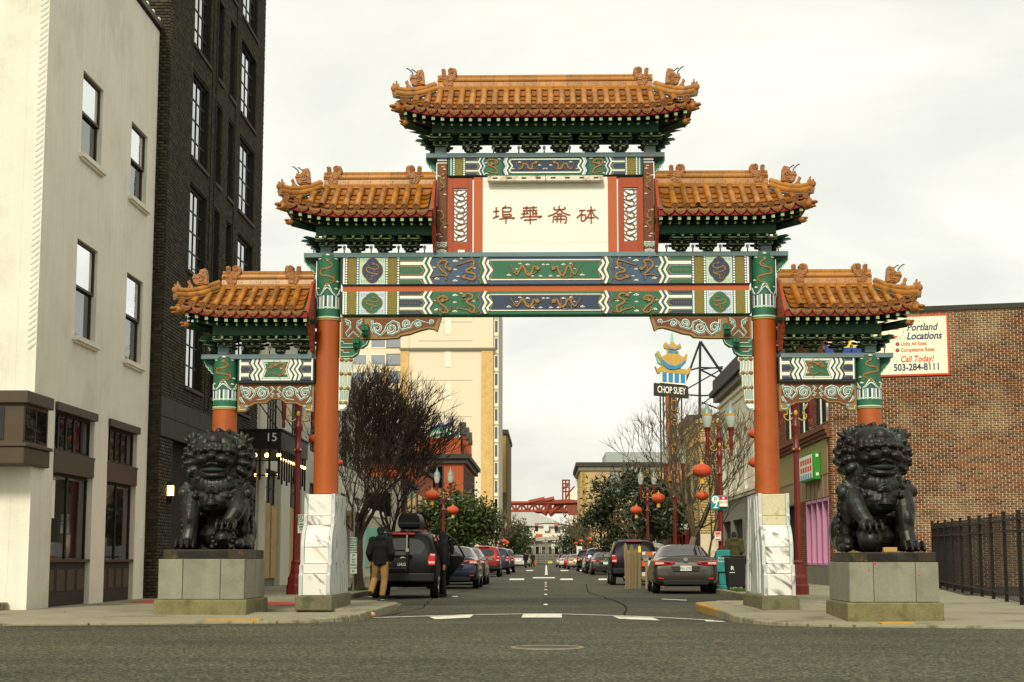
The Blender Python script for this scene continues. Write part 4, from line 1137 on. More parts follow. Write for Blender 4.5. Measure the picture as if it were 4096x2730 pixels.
def frame(p, xd, yd, sx=1, sy=1, sz=1):
 x = Vector(xd).normalized(); y = Vector(yd); y = (y - x * y.dot(x)).normalized(); z = x.cross(y)
 if z.z < 0: z = -z
 return Matrix(((x.x * sx, y.x * sy, z.x * sz, p.x), (x.y * sx, y.y * sy, z.y * sz, p.y), (x.z * sx, y.z * sy, z.z * sz, p.z), (0, 0, 0, 1)))
 # outlines of the ridge ornaments, traced at 6.273 zoom pixels per source pixel
CHIWEN = [(1075, 660), (1060, 560), (1030, 500), (1025, 440), (935, 450), (940, 345), (1010, 348), (1130, 325), (1175, 270), (1190, 200), (1170, 150), (1200, 100), (1280, 85), (1370, 92), (1405, 150), (1412, 240), (1390, 310), (1375, 330), (1410, 370), (1385, 420), (1320, 430), (1315, 660)]
HANDLE = [(1010, 325), (1018, 250), (1003, 110), (1020, 92), (1040, 100), (1055, 85), (1075, 92), (1095, 92), (1115, 120), (1120, 220), (1142, 315)]
HEAD = [(570, 650), (480, 600), (460, 520), (435, 480), (430, 440), (470, 400), (450, 370), (490, 340), (540, 380), (600, 345), (625, 250), (765, 212), (800, 290), (835, 630)]
BEAST1 = [(90, 630), (75, 570), (100, 540), (62, 500), (70, 465), (100, 465), (125, 505), (140, 480), (140, 410), (165, 395), (180, 420), (190, 470), (230, 500), (245, 560), (225, 625)]
BEAST2 = [(290, 630), (285, 560), (305, 500), (260, 450), (265, 425), (300, 395), (335, 370), (345, 420), (370, 480), (430, 550), (440, 605), (400, 625)]
S6 = 30.0 / 6500 / 6.273
def ornament(parent, pts, ox, oz, px, Y, z, thick, flip, name, mt='tile_ornament', sc=1.0, extra=None, my=None):
 """pts in zoom pixels; (ox,oz) is the zoom point that sits at world (px, Y, z)"""
 fn = lambda u, v, d: Vector((px + (u if not flip else -u), Y - d, z + v))
 q = [((x - ox) * S6 * sc, (oz - y) * S6 * sc) for x, y in pts]
 m = MB(); m.prism(q, fn, -thick / 2, thick / 2)
 if my: q2 = q
 o = m.build(name, mt, parent, bevel=min(.02, thick * .25))
 if extra:
  m2 = MB()
  for path, wd in extra:
   P = catmull([(a, b, 0) for a, b in path], 4)
   for sgn in (1, -1):
    f2 = (lambda sgn: lambda u, v, d: Vector((px + (u if not flip else -u), Y - sgn * (thick / 2 + d - .002), z + v)))(sgn)
    ribbon(m2, [((p.x - ox) * S6 * sc, (oz - p.y) * S6 * sc) for p in P], wd * S6 * sc, f2, 0, .02)
  m2.build('carved_scroll', mt, o)
 return o
CHI_EX = [(spiral(1275, 170, 75, -1.6, -2.0, 20, .15), 26), (spiral(1335, 385, 40, -1.2, -1.5, 12, .2), 18), ([(1180, 340), (1150, 400), (1230, 430), (1300, 420)], 24), ([(1080, 440), (1100, 520), (1140, 580), (1180, 640)], 26), ([(1180, 430), (1170, 500), (1200, 570)], 34), ([(1230, 560), (1290, 540), (1240, 620), (1300, 640)], 24), ([(960, 400), (1010, 370), (1060, 400), (1100, 370)], 20)]
HEAD_EX = [([(460, 470), (540, 450), (620, 470)], 24), ([(600, 350), (640, 400), (620, 450)], 24), ([(700, 300), (680, 400), (740, 450), (700, 520), (620, 540)], 34), ([(600, 600), (690, 580), (800, 610)], 26), (spiral(700, 430, 50, 0, 1.3, 10, .3), 22)]
BE_EX = [([(110, 600), (160, 540), (210, 600)], 24), ([(100, 480), (95, 520)], 14)]
def roof(xcorner, xr, xend, hips, ybar, ydisc, ycorner, yridge, n_cap, chis, name_label, beam_z, pur_y):
 """xcorner/xr/xend in picture columns of the left half: eave corner, start of the hip, inner end.
       hips: 2 = hipped both ends (mirror about 0)"""
 roofs = []
 for side in ((1,) if hips == 2 else (1, -1)):
  rf = MB()
  Ye = YG - DP
  X = lambda px, Y=YG: at(px, 500, Y).x
  zt = at(xend, ybar, YG - .16).z
  ze = at(xend, ydisc, Ye).z
  xc = at(xcorner, ycorner, Ye).x; lift = at(xcorner + 8, ycorner, Ye).z - ze
  x_r = at(xr, ybar, YG).x
  x_e = at(xend, ybar, YG).x if hips == 1 else -xc
  def S(x, t, back=1):
   """x is the left-half coordinate (negative)"""
   xx = x if hips == 1 else -abs(x)
   a = x_r + .55
   l_ = lift * max(0, min(1.1, (a - xx) / (a - xc))) ** 2.2
   t = max(0.0, t); yy = .12 + (DP - .12) * t
   return Vector((x, YG - back * yy, zt + (ze - zt) * (t * .82 + .18 * t * t) - .03 * math.sin(math.pi * t) + l_ * t ** 1.5 + 0))
  def W(p): return Vector((p.x * side, p.y, p.z))
  x_end_t = -x_r if hips == 2 else x_e
  # deck
  m = MB()
  for back in (1, -1):
   nx, ntt = 40, 8
   xs = np.linspace(xc, x_e, nx + 1)
   rows = []
   for j in range(ntt + 1):
    row = []
    for xv in xs:
     t = j / ntt
     if xv < x_r: t0 = (x_r - xv) / (x_r - xc); t = t0 + (1 - t0) * t
     if hips == 2 and xv > -x_r: t0 = (xv + x_r) / (x_r - xc); t = t0 + (1 - t0) * t
     row.append(W(S(xv, t, back) + Vector((0, 0, -.055))))
    rows.append(row)
   m.grid(rows)
  ends = [xc] + ([-xc] if hips == 2 else [])
  for e in ends:
   sg = 1 if e < 0 else -1
   rows = []
   for j in range(9):
    t = j / 8
    xv = x_r * sg + (e - x_r * sg) * t
    p = S(xv, t); row = []
    for k in range(13):
     f_ = k / 12 * 2 - 1
     t = max(0.0, t); yy = .12 + (DP - .12) * t
     sagz = (S(x_r * sg, t).z - p.z) * (1 - f_ * f_)
     row.append(W(Vector((xv, YG + f_ * yy, p.z + sagz * .8 - .055))))
    rows.append(row)
   m.grid(rows)
   end_rows = rows
  R_ = m.build('roof', 'mortar', gate, 40, recalc=False, label=name_label)
  # end slope tiles
  for e in ends:
   sg = 1 if e < 0 else -1
   for k in range(-4, 5):
    f_ = k / 4.6
    P = []
    for j in range(2 if abs(k) < 3 else 4, 9):
     t = j / 8; xv = x_r * sg + (e - x_r * sg) * t; p = S(xv, t); yy = .12 + (DP - .12) * 1.0
     if abs(f_ * yy) > .12 + (DP - .12) * t: continue
     sagz = (S(x_r * sg, t).z - p.z) * (1 - f_ * f_)
     P.append(W(Vector((xv, YG + f_ * yy, p.z + sagz * .8 - .03))))
    if len(P) > 1: MB().tube(P, .055, 8).build('end_barrel', 'tile', R_, 50)
    # barrel and pan columns
  sp = .215
  n_c = int(round((x_e - xc - .10) / sp)) if hips == 1 else int(round((-2 * xc - .24) / sp))
  sp = (x_e - xc - .14) / n_c if hips == 1 else (-2 * xc - .28) / n_c
  rng = random.Random(int(xcorner) + side)
  def t_start(xv):
   t0 = 0
   if xv < x_r: t0 = (x_r - xv) / (x_r - xc)
   if hips == 2 and xv > -x_r: t0 = (xv + x_r) / (x_r - xc)
   return min(.93, max(0, t0))
  def fr(xv, t, dn=0.0, sx=1, sy=1, sz=1, jit=0):
   p = S(xv, t); dxv = (S(xv + .02, t) - S(xv - .02, t)); dtv = S(xv, min(1.02, t + .02)) - S(xv, t - .02)
   dxv = W(dxv) if side > 0 else -W(dxv)
   p = W(p)
   Mx = frame(p, dxv, W(dtv), sx, sy, sz)
   nrm = Vector((Mx[0][2], Mx[1][2], Mx[2][2])).normalized()
   Mx.translation = p + nrm * dn
   if jit: Mx = Mx @ Matrix.Rotation(rng.uniform(-jit, jit), 4, 'Z')
   return Mx
  slope = (S(x_r + .3, 1) - S(x_r + .3, 0)).length
  i0 = 0
  for i in range(n_c + 1):
   xv = xc + .07 + (i + .0) * sp if hips == 1 else xc + .14 + i * sp
   if i < n_c or hips == 2:
    t0 = t_start(xv); L_ = (1 - t0) * slope
    nseg = max(1, int(round(L_ / .30)))
    for k in range(nseg):
     ta = t0 + (1 - t0) * k / nseg
     broken = rng.random() < .04 and k == nseg - 1
     place(ME_BAR, R_, fr(xv, ta, .018 + .004 * (k % 2), 1 + .03 * k, (1 - t0) * slope / nseg * (1.02 if not broken else .6), 1, .02))
    if rng.random() > .05: place(ME_DISC, R_, fr(xv, 1.03, .020, 1.1, 1.1, 1.1, .05) @ Matrix.Rotation(rng.uniform(0, 1), 4, 'Y'))
   if i < n_c:
    xm = xv + sp / 2
    t0 = t_start(xm)
    rows_n = 4
    tmin = t0
    for k in range(rows_n):
     ta = .04 + .95 * k / rows_n; tb_ = .04 + .95 * (k + 1) / rows_n
     if tb_ <= tmin: continue
     ta = max(ta, tmin)
     place(ME_PAN, R_, fr(xm, ta, .0, sp / .215, (tb_ - ta) * slope * 1.06, 1, .015))
    if True:
     p = fr(xm, 1.0, .0)
     xd_ = Vector((p[0][0], p[1][0], p[2][0]))
     place(ME_DRIP, R_, frame(p.translation + Vector((0, -.01, -.03)), xd_, Vector((0, -1, -.12 + rng.uniform(-.05, .05))), sp / .215, 1, 1))
  zr0 = zt + .055
  xa, xb = x_r, (x_end_t if hips == 2 else x_e)
  MB().box(min(side * xa, side * xb), max(side * xa, side * xb), YG - .15, YG + .15, zt - .12, zr0 - .002).build('ridge_bed', 'tile_pan', R_)
  # courses under the ridge and the ridge itself
  zr0 = zt + .055
  xa, xb = x_r, (x_end_t if hips == 2 else x_e)
  hR = at(xend, yridge, YG).z - zr0 - .05
  for k, (dz, yy) in enumerate(((-.045, .155), (-.005, .13))):
   nn = int((xb - xa) / .42)
   for q in range(nn):
    a, b = xa + (xb - xa) * q / nn + .003, xa + (xb - xa) * (q + 1) / nn - .003
    for bk in (1, -1):
     MB().tube([W(Vector((a, YG - bk * yy, zr0 + dz))), W(Vector((b, YG - bk * yy, zr0 + dz + .002)))], .024, 6).build('course_tile', 'tile_ridge', R_, 60) if bk == 1 else None
  nn = n_cap
  sz = (hR + .05) / .272
  for q in range(nn):
   a, b = xa + (xb - xa) * q / nn, xa + (xb - xa) * (q + 1) / nn
   pc = W(Vector(((a + b) / 2, YG, zr0)))
   place(ME_RIDGE, R_, Matrix.Translation(pc) @ Matrix.Diagonal((abs(b - a), .95, sz, 1)))
   # hip ridges with beasts
  for e in ends:
   sg = 1 if e < 0 else -1
   for bk in (1, -1):
    P = []
    for j in range(9):
     t = .06 + .96 * j / 8; xv = x_r * sg + (e - x_r * sg) * t
     P.append(W(S(xv, t, bk) + Vector((-.02 * sg * t, -.03 * bk * t, .06 + .03 * t * t))))
    if bk == 1:
     for j in range(0, 8, 2):
      a_, b_ = P[j], P[j + 2]
      MB().tube([a_ + Vector((0, 0, .085)), (a_ + b_) / 2 + Vector((0, 0, .085)) , b_ + Vector((0, 0, .085))], .058, 8).build('hip_tile', 'tile_ridge', R_, 50)
      MB().tube([a_ + Vector((0, -.02, .0)), b_ + Vector((0, -.02, .0))], .066, 8).build('hip_tile', 'tile_ridge', R_, 50)
      MB().tube([a_ + Vector((0, -.05, -.07)), b_ + Vector((0, -.05, -.07))], .04, 6).build('hip_tile', 'mortar', R_, 50)
    else:
     MB().tube(P, .08, 8).build('hip_tile', 'tile_ridge', R_, 50)
    tip = P[-1]
    flip = (sg * side) < 0
    if bk == 1:
     h1 = P[2] + Vector((0, 0, .12)); h2 = P[5] + Vector((0, 0, .115)); h3 = P[7] + Vector((0, 0, .10))
     hd = ornament(R_, HEAD, 690, 650, h1.x + (-.10 if not flip else .10), h1.y - .02, h1.z - .02, .17, flip, 'dragon_head', extra=HEAD_EX)
     m = MB(); f_ = -1 if not flip else 1
     for dx_, dy_ in ((.12, -.04), (.03, .04)):
      b0 = Vector((h1.x + f_ * (.10 + dx_), h1.y + dy_, h1.z + .21))
      m.tube([b0, b0 + Vector((f_ * .03, 0, .06)), b0 + Vector((f_ * .10, 0, .12)), b0 + Vector((f_ * .13, 0, .125))], [.012, .012, .011, .013], 6)
     m.build('horn', 'beam_dark', hd)
     b2 = ornament(R_, BEAST2, 360, 630, h2.x + f_ * .02, h2.y, h2.z - .015, .07, flip, 'small_beast', extra=[([(310, 610), (340, 540), (360, 600)], 24)])
     b1 = ornament(R_, BEAST1, 160, 630, h3.x + f_ * .06, h3.y, h3.z - .01, .07, flip, 'small_beast', extra=BE_EX)
     # round cap tile at the hip's foot and the golden head at the corner beam
     MB().ell(tip + Vector((0, 0, .09)), (.07, .05, .07), 10, 8).build('hip_cap', 'tile_end', R_, 60)
     cb = MB()
     a_ = W(S(x_r * sg + (e - x_r * sg) * .55, .55)) + Vector((0, 0, -.22)); b_ = tip + Vector((0, 0, -.28)); b_ = b_ - (b_ - a_).normalized() * .17
     dv = (b_ - a_).normalized(); xd = dv.cross(Vector((0, 0, 1))).normalized()
     for (u, v) in ((.05, .09),):
      q = []
      for pp in (a_, b_):
       for aa, bb in ((-u, -v), (u, -v), (u, v), (-u, v)): q.append(pp + xd * aa + Vector((0, 0, bb)))
      cb.add(q, [(0, 1, 2, 3), (4, 5, 6, 7), (0, 1, 5, 4), (1, 2, 6, 5), (2, 3, 7, 6), (3, 0, 4, 7)])
     co = cb.build('corner_beam', 'green', R_)
     hm = MB()
     hm.ell(b_ + dv * .10, (.10, .10, .085), 10, 8); hm.ell(b_ + dv * .21 + Vector((0, 0, .03)), (.07, .07, .035), 8, 6); hm.ell(b_ + dv * .19 + Vector((0, 0, -.045)), (.055, .055, .025), 8, 6)
     hm.ell(b_ + dv * .08 + Vector((0, 0, .08)), (.06, .06, .04), 8, 6)
     hm.tube([b_ + dv * .03 + Vector((0, 0, .02)), b_ - dv * .01], .115, 8)
     hm.build('corner_dragon_head', 'tile_ornament', co, 60)
     b2_ = a_.lerp(tip, .42) + Vector((0, 0, -.40)); a2_ = Vector((W(Vector((x_r * sg, 0, 0))).x, YG - .08, b2_.z - .02)); d2 = (b2_ - a2_).normalized()
     c2 = MB().tube([a2_, b2_], .075, 4).build('angle_beam', 'green_eave_shade', R_)
     hm = MB(); hm.ell(b2_ + d2 * .05, (.075, .075, .06), 8, 6); hm.ell(b2_ + d2 * .13 + Vector((0, 0, .02)), (.045, .045, .025), 8, 6); hm.ell(b2_ + d2 * .12 + Vector((0, 0, -.03)), (.035, .035, .02), 8, 6); hm.build('beam_dragon_head', 'tile_ornament', c2, 60)
     zp0_ = at(xend, pur_y[1], YG - .42).z; xp = W(Vector((x_r * sg, 0, 0))).x
     dg = Vector((tip.x - xp, -(DP - .1), 0)).normalized(); nd = Vector((-dg.y, dg.x, 0))
     for k in range(4):
      ln = .16 + .10 * k; z_ = beam_z + (zp0_ - beam_z) * (k + .3) / 4; hh = (zp0_ - beam_z) / 4
      for dd, ang in ((dg, 0), (Vector((dg.x / abs(dg.x), 0, 0)), 1)):
       nn_ = Vector((-dd.y, dd.x, 0)); l2 = ln * (1.0 if ang == 0 else .85)
       ob_ = MB().prism([(0, 0), (l2 * .75, 0), (l2 * 1.08, hh * .35), (l2, hh * .75), (0, hh * .75)], (lambda z_, dd, nn_: lambda u, v, d: Vector((xp, YG, z_)) + dd * u + Vector((0, 0, v)) + nn_ * d)(z_, dd, nn_), -.035, .035).build('corner_bracket', 'green' if k > 2 else 'green_eave_shade', R_)
       if ang == 1:
        m_ = MB(); ribbon(m_, [(0, .01), (l2 * .75, .01), (l2 * 1.05, hh * .35), (l2, hh * .7)], .014, (lambda z_, dd, nn_: lambda u, v, d: Vector((xp, YG - .035 - d, z_)) + dd * u + Vector((0, 0, v)))(z_, dd, nn_), 0, .004); m_.build('corner_edging', 'mint', ob_)
        # ridge-end ornaments
  for (cx_, fl) in chis:
   px = at(cx_, yridge, YG).x
   for s2 in ((1, -1) if hips == 2 else (side,)):
    f2 = fl if s2 > 0 else not fl
    ch = ornament(R_, CHIWEN, 1190, 660, px * s2, YG - .03, zr0 - .02, .2, f2, 'ridge_ornament', extra=CHI_EX)
    ornament(ch, HANDLE, 1190, 660, px * s2, YG - .03, zr0 - .02, .1, f2, 'ornament_handle', extra=[([(1035, 300), (1035, 120)], 10), ([(1065, 300), (1065, 110)], 10), ([(1095, 300), (1095, 120)], 10)])
    # eave: red board, two rows of rafters, soffit, purlin
  m = MB()
  xs = np.linspace(xc + .06, x_e - (.06 if hips == 2 else 0), 25)
  lo = [W(S(xv, 1) + Vector((0, .035, -.17))) for xv in xs]; hi = [W(S(xv, 1) + Vector((0, .03, -.03))) for xv in xs]
  lo2 = [p + Vector((0, .03, 0)) for p in lo]; hi2 = [p + Vector((0, .03, 0)) for p in hi]
  m.grid([lo, hi]); m.grid([hi, hi2]); m.grid([hi2, lo2]); m.grid([lo2, lo]); m.build('eave_board', 'eave_red', R_, recalc=False)
  zp = at(xend, pur_y[0], YG - .42).z; zp0 = at(xend, pur_y[1], YG - .42).z
  xin = x_r - .08
  xo = x_e + .0 if hips == 1 else -xin
  for bk in (1, -1):
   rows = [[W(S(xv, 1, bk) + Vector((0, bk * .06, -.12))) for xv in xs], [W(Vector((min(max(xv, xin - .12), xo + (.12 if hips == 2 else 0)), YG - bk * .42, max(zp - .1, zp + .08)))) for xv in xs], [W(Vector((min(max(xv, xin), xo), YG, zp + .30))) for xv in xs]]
   m = MB(); m.grid(rows); m.build('soffit', 'green_eave_shade', R_, recalc=False)
  for bk in (1, -1):
   m = MB(); m.box(min(side * xin, side * xo), max(side * xin, side * xo), YG - bk * .42 - .06, YG - bk * .42 + .06, zp0, zp); pu = m.build('eave_purlin', 'purlin_green_lit', R_, bevel=.015)
  for (yo, dz, sq, fr_) in ((.075, -.215, True, 1.0), (.20, -.275, False, 1.0)):
   nr = int(round((x_e - xc) / .178)) if True else 0
   for q in range(nr):
    xv = xc + .16 + (x_e - xc - .2 - (.12 if hips == 2 else 0)) * q / (nr - 1) if hips == 2 else xc + .16 + (x_e - xc - .2) * q / (nr - 1)
    xx = xv
    p = W(S(xx, 1)); p = Vector((p.x, p.y + yo, p.z + dz))
    inner = Vector((p.x * .97, YG - .45, max(p.z + .06, zp + .04)))
    d_ = (inner - p)
    m = MB()
    if sq:
     w_ = .030
     m.add([p + Vector((a * w_, 0, b * w_)) for a, b in ((-1, -1), (1, -1), (1, 1), (-1, 1))] + [inner + Vector((a * w_, 0, b * w_)) for a, b in ((-1, -1), (1, -1), (1, 1), (-1, 1))], [(0, 1, 2, 3), (4, 5, 6, 7), (0, 1, 5, 4), (1, 2, 6, 5), (2, 3, 7, 6), (3, 0, 4, 7)])
     ro = m.build('rafter', 'green_eave_shade', R_)
     MB().box(p.x - w_, p.x + w_, p.y - .004, p.y - .001, p.z - w_, p.z + w_).build('rafter_end', 'rafter_green', ro)
    else:
     m.tube([p, inner], .027, 8); ro = m.build('rafter', 'green_eave_shade', R_)
     MB().lathe([(.027, 0), (.0, 0.001)], 10, p + Vector((0, -.003, 0)), Matrix.Rotation(math.pi / 2, 3, 'X')).build('rafter_end', 'green_pale', ro)
  roofs.append((R_, side, zp0))
 return roofs
 # bracket sets
def mk_bracket(H, Wd=.5, fwd=.42):
 """stepped bracket cluster: widening tiers, each stepping towards the viewer"""
 m, t = MB(), MB()
 nT = 3
 th = H / nT
 m.prism([(-.05, 0), (.05, 0), (.08, th * .55), (-.08, th * .55)], lambda u, v, d: Vector((u, -d, v)), -.08, .08)
 for back in (1, -1):
  for k in range(nT):
   z0 = th * (k + .25)
   for step in range(0, k + 1):
    if back < 0 and (step == 0 or step != k): continue
    y = back * (.02 + fwd * step / (nT - 1))
    w_ = (Wd / 2) * (.50 + .50 * k / (nT - 1)) * (1.12 - .16 * (step == k) )
    if step not in (k, k - 1) and step != 0: continue
    h = th * .46
    pts = [(-w_, z0 + h), (-w_, z0 + h * .45), (-w_ * .86, z0 + h * .1), (-w_ * .7, z0), (w_ * .7, z0), (w_ * .86, z0 + h * .1), (w_, z0 + h * .45), (w_, z0 + h), (w_ * .66, z0 + h), (w_ * .6, z0 + h * .7), (-w_ * .6, z0 + h * .7), (-w_ * .66, z0 + h)]
    fn = (lambda y: lambda u, v, d: Vector((u, -y - d, v)))(y)
    m.prism(pts, fn, -.035, .035)
    if back > 0 and step in (k, k - 1):
     edge = [(-w_ + .006, z0 + h - .01), (-w_ + .008, z0 + h * .5), (-w_ * .85, z0 + h * .16), (-w_ * .7, z0 + .008), (w_ * .7, z0 + .008), (w_ * .85, z0 + h * .16), (w_ - .008, z0 + h * .5), (w_ - .006, z0 + h - .01)]
     ribbon(t, edge, .015, fn, .034, .040)
     for e in (-1, 1):
      m.prism([(e * w_ * .98, z0 + h), (e * w_ * .68, z0 + h), (e * w_ * .64, z0 + h + th * .3), (e * w_ * 1.02, z0 + h + th * .3)], fn, -.04, .04)
      t.prism([(e * w_ * .95, z0 + h + .006), (e * w_ * .72, z0 + h + .006), (e * w_ * .70, z0 + h + th * .24), (e * w_ * .97, z0 + h + th * .24)], fn, .039, .043)
      # forward arm
   y1 = back * (.06 + fwd * k / (nT - 1))
   w2 = .026
   m.add([Vector((a * w2, 0, z0 + b * th * .55)) for a, b in ((-1, 0), (1, 0), (1, 1), (-1, 1))] + [Vector((a * w2, -y1 - back * .05, z0 + b * th * .6 + (0.0 if b else th * .1))) for a, b in ((-1, 0), (1, 0), (1, 1), (-1, 1))], [(0, 1, 2, 3), (4, 5, 6, 7), (0, 1, 5, 4), (1, 2, 6, 5), (2, 3, 7, 6), (3, 0, 4, 7)])
   if back > 0:
    t.add([Vector((a * (w2 - .006), -y1 - .055, z0 + .02 + b * th * .45)) for a, b in ((-1, 0), (1, 0), (1, 1), (-1, 1))], [(0, 1, 2, 3)])
    m.prism([(-.04, z0 + th * .6), (.04, z0 + th * .6), (.05, z0 + th * .85), (-.05, z0 + th * .85)], (lambda yy: lambda u, v, d: Vector((u, -yy - d, v)))(y1), -.04, .045)
 a = m.mesh('bracket_set', smooth=30); b = t.mesh('bracket_edging')
 a.materials.append(MATS['green_eave_shade']); b.materials.append(MATS['green_pale'])
 return a, b
def brackets(parent, xs, z0, H, me):
 for x in xs:
  o = place(me[0], parent, Matrix.Translation((x, YG, z0)), 'bracket_set')
  OFF[o] = Vector()
  e = bpy.data.objects.new('bracket_edging', me[1]); COL.objects.link(e); e.parent = o
def bulbs(xs, z, parent=gate):
 for x in xs:
  b = MB().lathe([(.012, 0), (.012, .06)], 8, (x, YG - .12, z)).build('bulb_socket', 'beam_dark', parent)
  MB().lathe([(.012, .06), (.018, .075), (.03, .105), (.03, .125), (.018, .145), (.0, .15)], 10, (x, YG - .12, z)).build('bulb', 'bulb', b, 60)
top = roof(911, 1006, 1254, 2, 207, 246, 227, 172, 15, [(1031, False)], 'highest roof of golden tiles with a hip at both ends', ZC_TOP, (281, 307))
mid = roof(648, 745, 1001, 1, 433, 476, 452, 395, 5, [(768, False), (953, True)], 'middle-tier roof of golden tiles', ZC_MID, (520, 541))
outr = roof(408, 512, 723, 1, 664, 708, 690, 623, 5, [(537, False), (676, True)], 'lowest-tier roof of golden tiles', ZC_OUT, (748, 772))
H_ = top[0][2] - ZC_TOP - .01
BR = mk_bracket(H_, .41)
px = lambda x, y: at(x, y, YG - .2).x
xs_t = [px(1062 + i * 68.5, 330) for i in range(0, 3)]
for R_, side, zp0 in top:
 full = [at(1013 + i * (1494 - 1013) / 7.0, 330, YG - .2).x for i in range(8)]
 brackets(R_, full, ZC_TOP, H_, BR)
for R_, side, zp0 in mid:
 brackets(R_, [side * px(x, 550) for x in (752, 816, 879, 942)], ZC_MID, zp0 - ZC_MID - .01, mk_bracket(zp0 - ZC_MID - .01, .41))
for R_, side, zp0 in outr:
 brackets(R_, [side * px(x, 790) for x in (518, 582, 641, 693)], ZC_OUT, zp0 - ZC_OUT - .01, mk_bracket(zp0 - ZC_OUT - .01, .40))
for s in (-1, 1):
 for x_, y0_, y1_, z_ in ((752, 560, 580, ZC_MID), (518, 795, 812, ZC_OUT), (1013, 335, 351, ZC_TOP)):
  xx = s * abs(at(x_, y0_, YG).x)
  MB().box(xx - .1, xx + .1, YG - .19, YG + .19, z_ - .002, z_ + .2).build('post_stub', 'steel_blue', gate)
 bulbs([s * abs(px(x, 570)) for x in (720, 790, 852, 915, 975)], ZC_MID)
 bulbs([s * abs(px(x, 800)) for x in (480, 555, 618, 684)], ZC_OUT)
 # red scalloped end boards where the lower roofs meet the posts
 for (xp, ya, yb) in ((1000.5, 425, 585), (722.5, 655, 812)):
  xx = at(xp, ya, YG).x
  fnx = (lambda xx, s: lambda u, v, d: Vector((s * -(xx + d) if False else (xx + d) * (1 if s < 0 else -1), u, v)))(xx, s)
  z1, z0 = at(xp, ya, YG).z, at(xp, yb, YG).z
  pts = [(YG, z1 + .1), (YG - .35, z1 - .05), (YG - DP + .05, z1 - .62)]
  n = 6
  for i in range(n + 1):
   y_ = YG - DP + .08 + (DP - .35) * i / n; z_ = z1 - .72 - (z1 - .72 - z0) * i / n
   pts += [(y_ - .05, z_ + .06), (y_ + .0, z_)]
  pts += [(YG, z0)]
  MB().prism(pts, fnx, -.02, .03).build('end_board', 'panel_red', gate)
bulbs([at(x, 345, YG - .2).x for x in (1075 + 58.5 * i for i in range(7))], ZC_TOP)
# ------------------------------------------------------------------ lion pedestals and lions
def pedestal(xa, xb, ya, yb, ztop, label):
 o = thing('lion_pedestal', label, 'pedestal', ((xa + xb) / 2, (ya + yb) / 2, HK), 'lion pedestals')
 zf = .34
 MB().box(xa - .05, xb + .05, ya - .06, yb + .06, 0, zf).build('footing', 'moss_concrete', o, bevel=.03)
 MB().box(xa + .03, xb - .03, ya + .03, yb - .03, zf - .01, ztop - .004).build('core', 'plinth', o)
 W = xb - xa
 cuts = [0, .285, .72, 1.0] if xa < 0 else [0, .27, .74, 1.0]
 for i in range(3):
  MB().box(xa + W * cuts[i] + .005, xa + W * cuts[i + 1] - .005, ya, ya + .05, zf + .006, ztop).build('granite_slab', 'granite', o, bevel=.006)
  MB().box(xa + W * cuts[i] + .005, xa + W * cuts[i + 1] - .005, yb - .05, yb, zf + .006, ztop).build('granite_slab', 'granite', o, bevel=.006)
 D = yb - ya
 for xs in ((xa, xa + .05), (xb - .05, xb)):
  for j in range(2):
   MB().box(xs[0], xs[1], ya + .055 + (D - .11) * j / 2 + .004, ya + .055 + (D - .11) * (j + 1) / 2 - .004, zf + .006, ztop).build('granite_slab', 'granite', o, bevel=.006)
 pz = ztop + .155
 pl = MB().box(xa + .06, xb - .02, ya + .06, yb - .05, ztop + .001, pz).build('bronze_plinth', 'bronze_plate', o, bevel=.01)
 MB().box(xa + .30, xb - .30, ya + .05, ya + .058, ztop + .03, pz - .03).build('name_plate', 'bronze', pl)
 if xa > 0:
  m = MB()
  for x_, z_, r in ((xa + .39, ztop - .02, .022), (xa + .30, ztop - .12, .012), (xa + .77, ztop - .06, .010), (xb - .3, ztop - .2, .014)): m.ell((x_, ya, z_), (r, .003, r * 1.4), 8, 5)
  m.build('paint_splash', mat('splash', (200, 60, 70), .6), o, kind='stuff')
 return pz
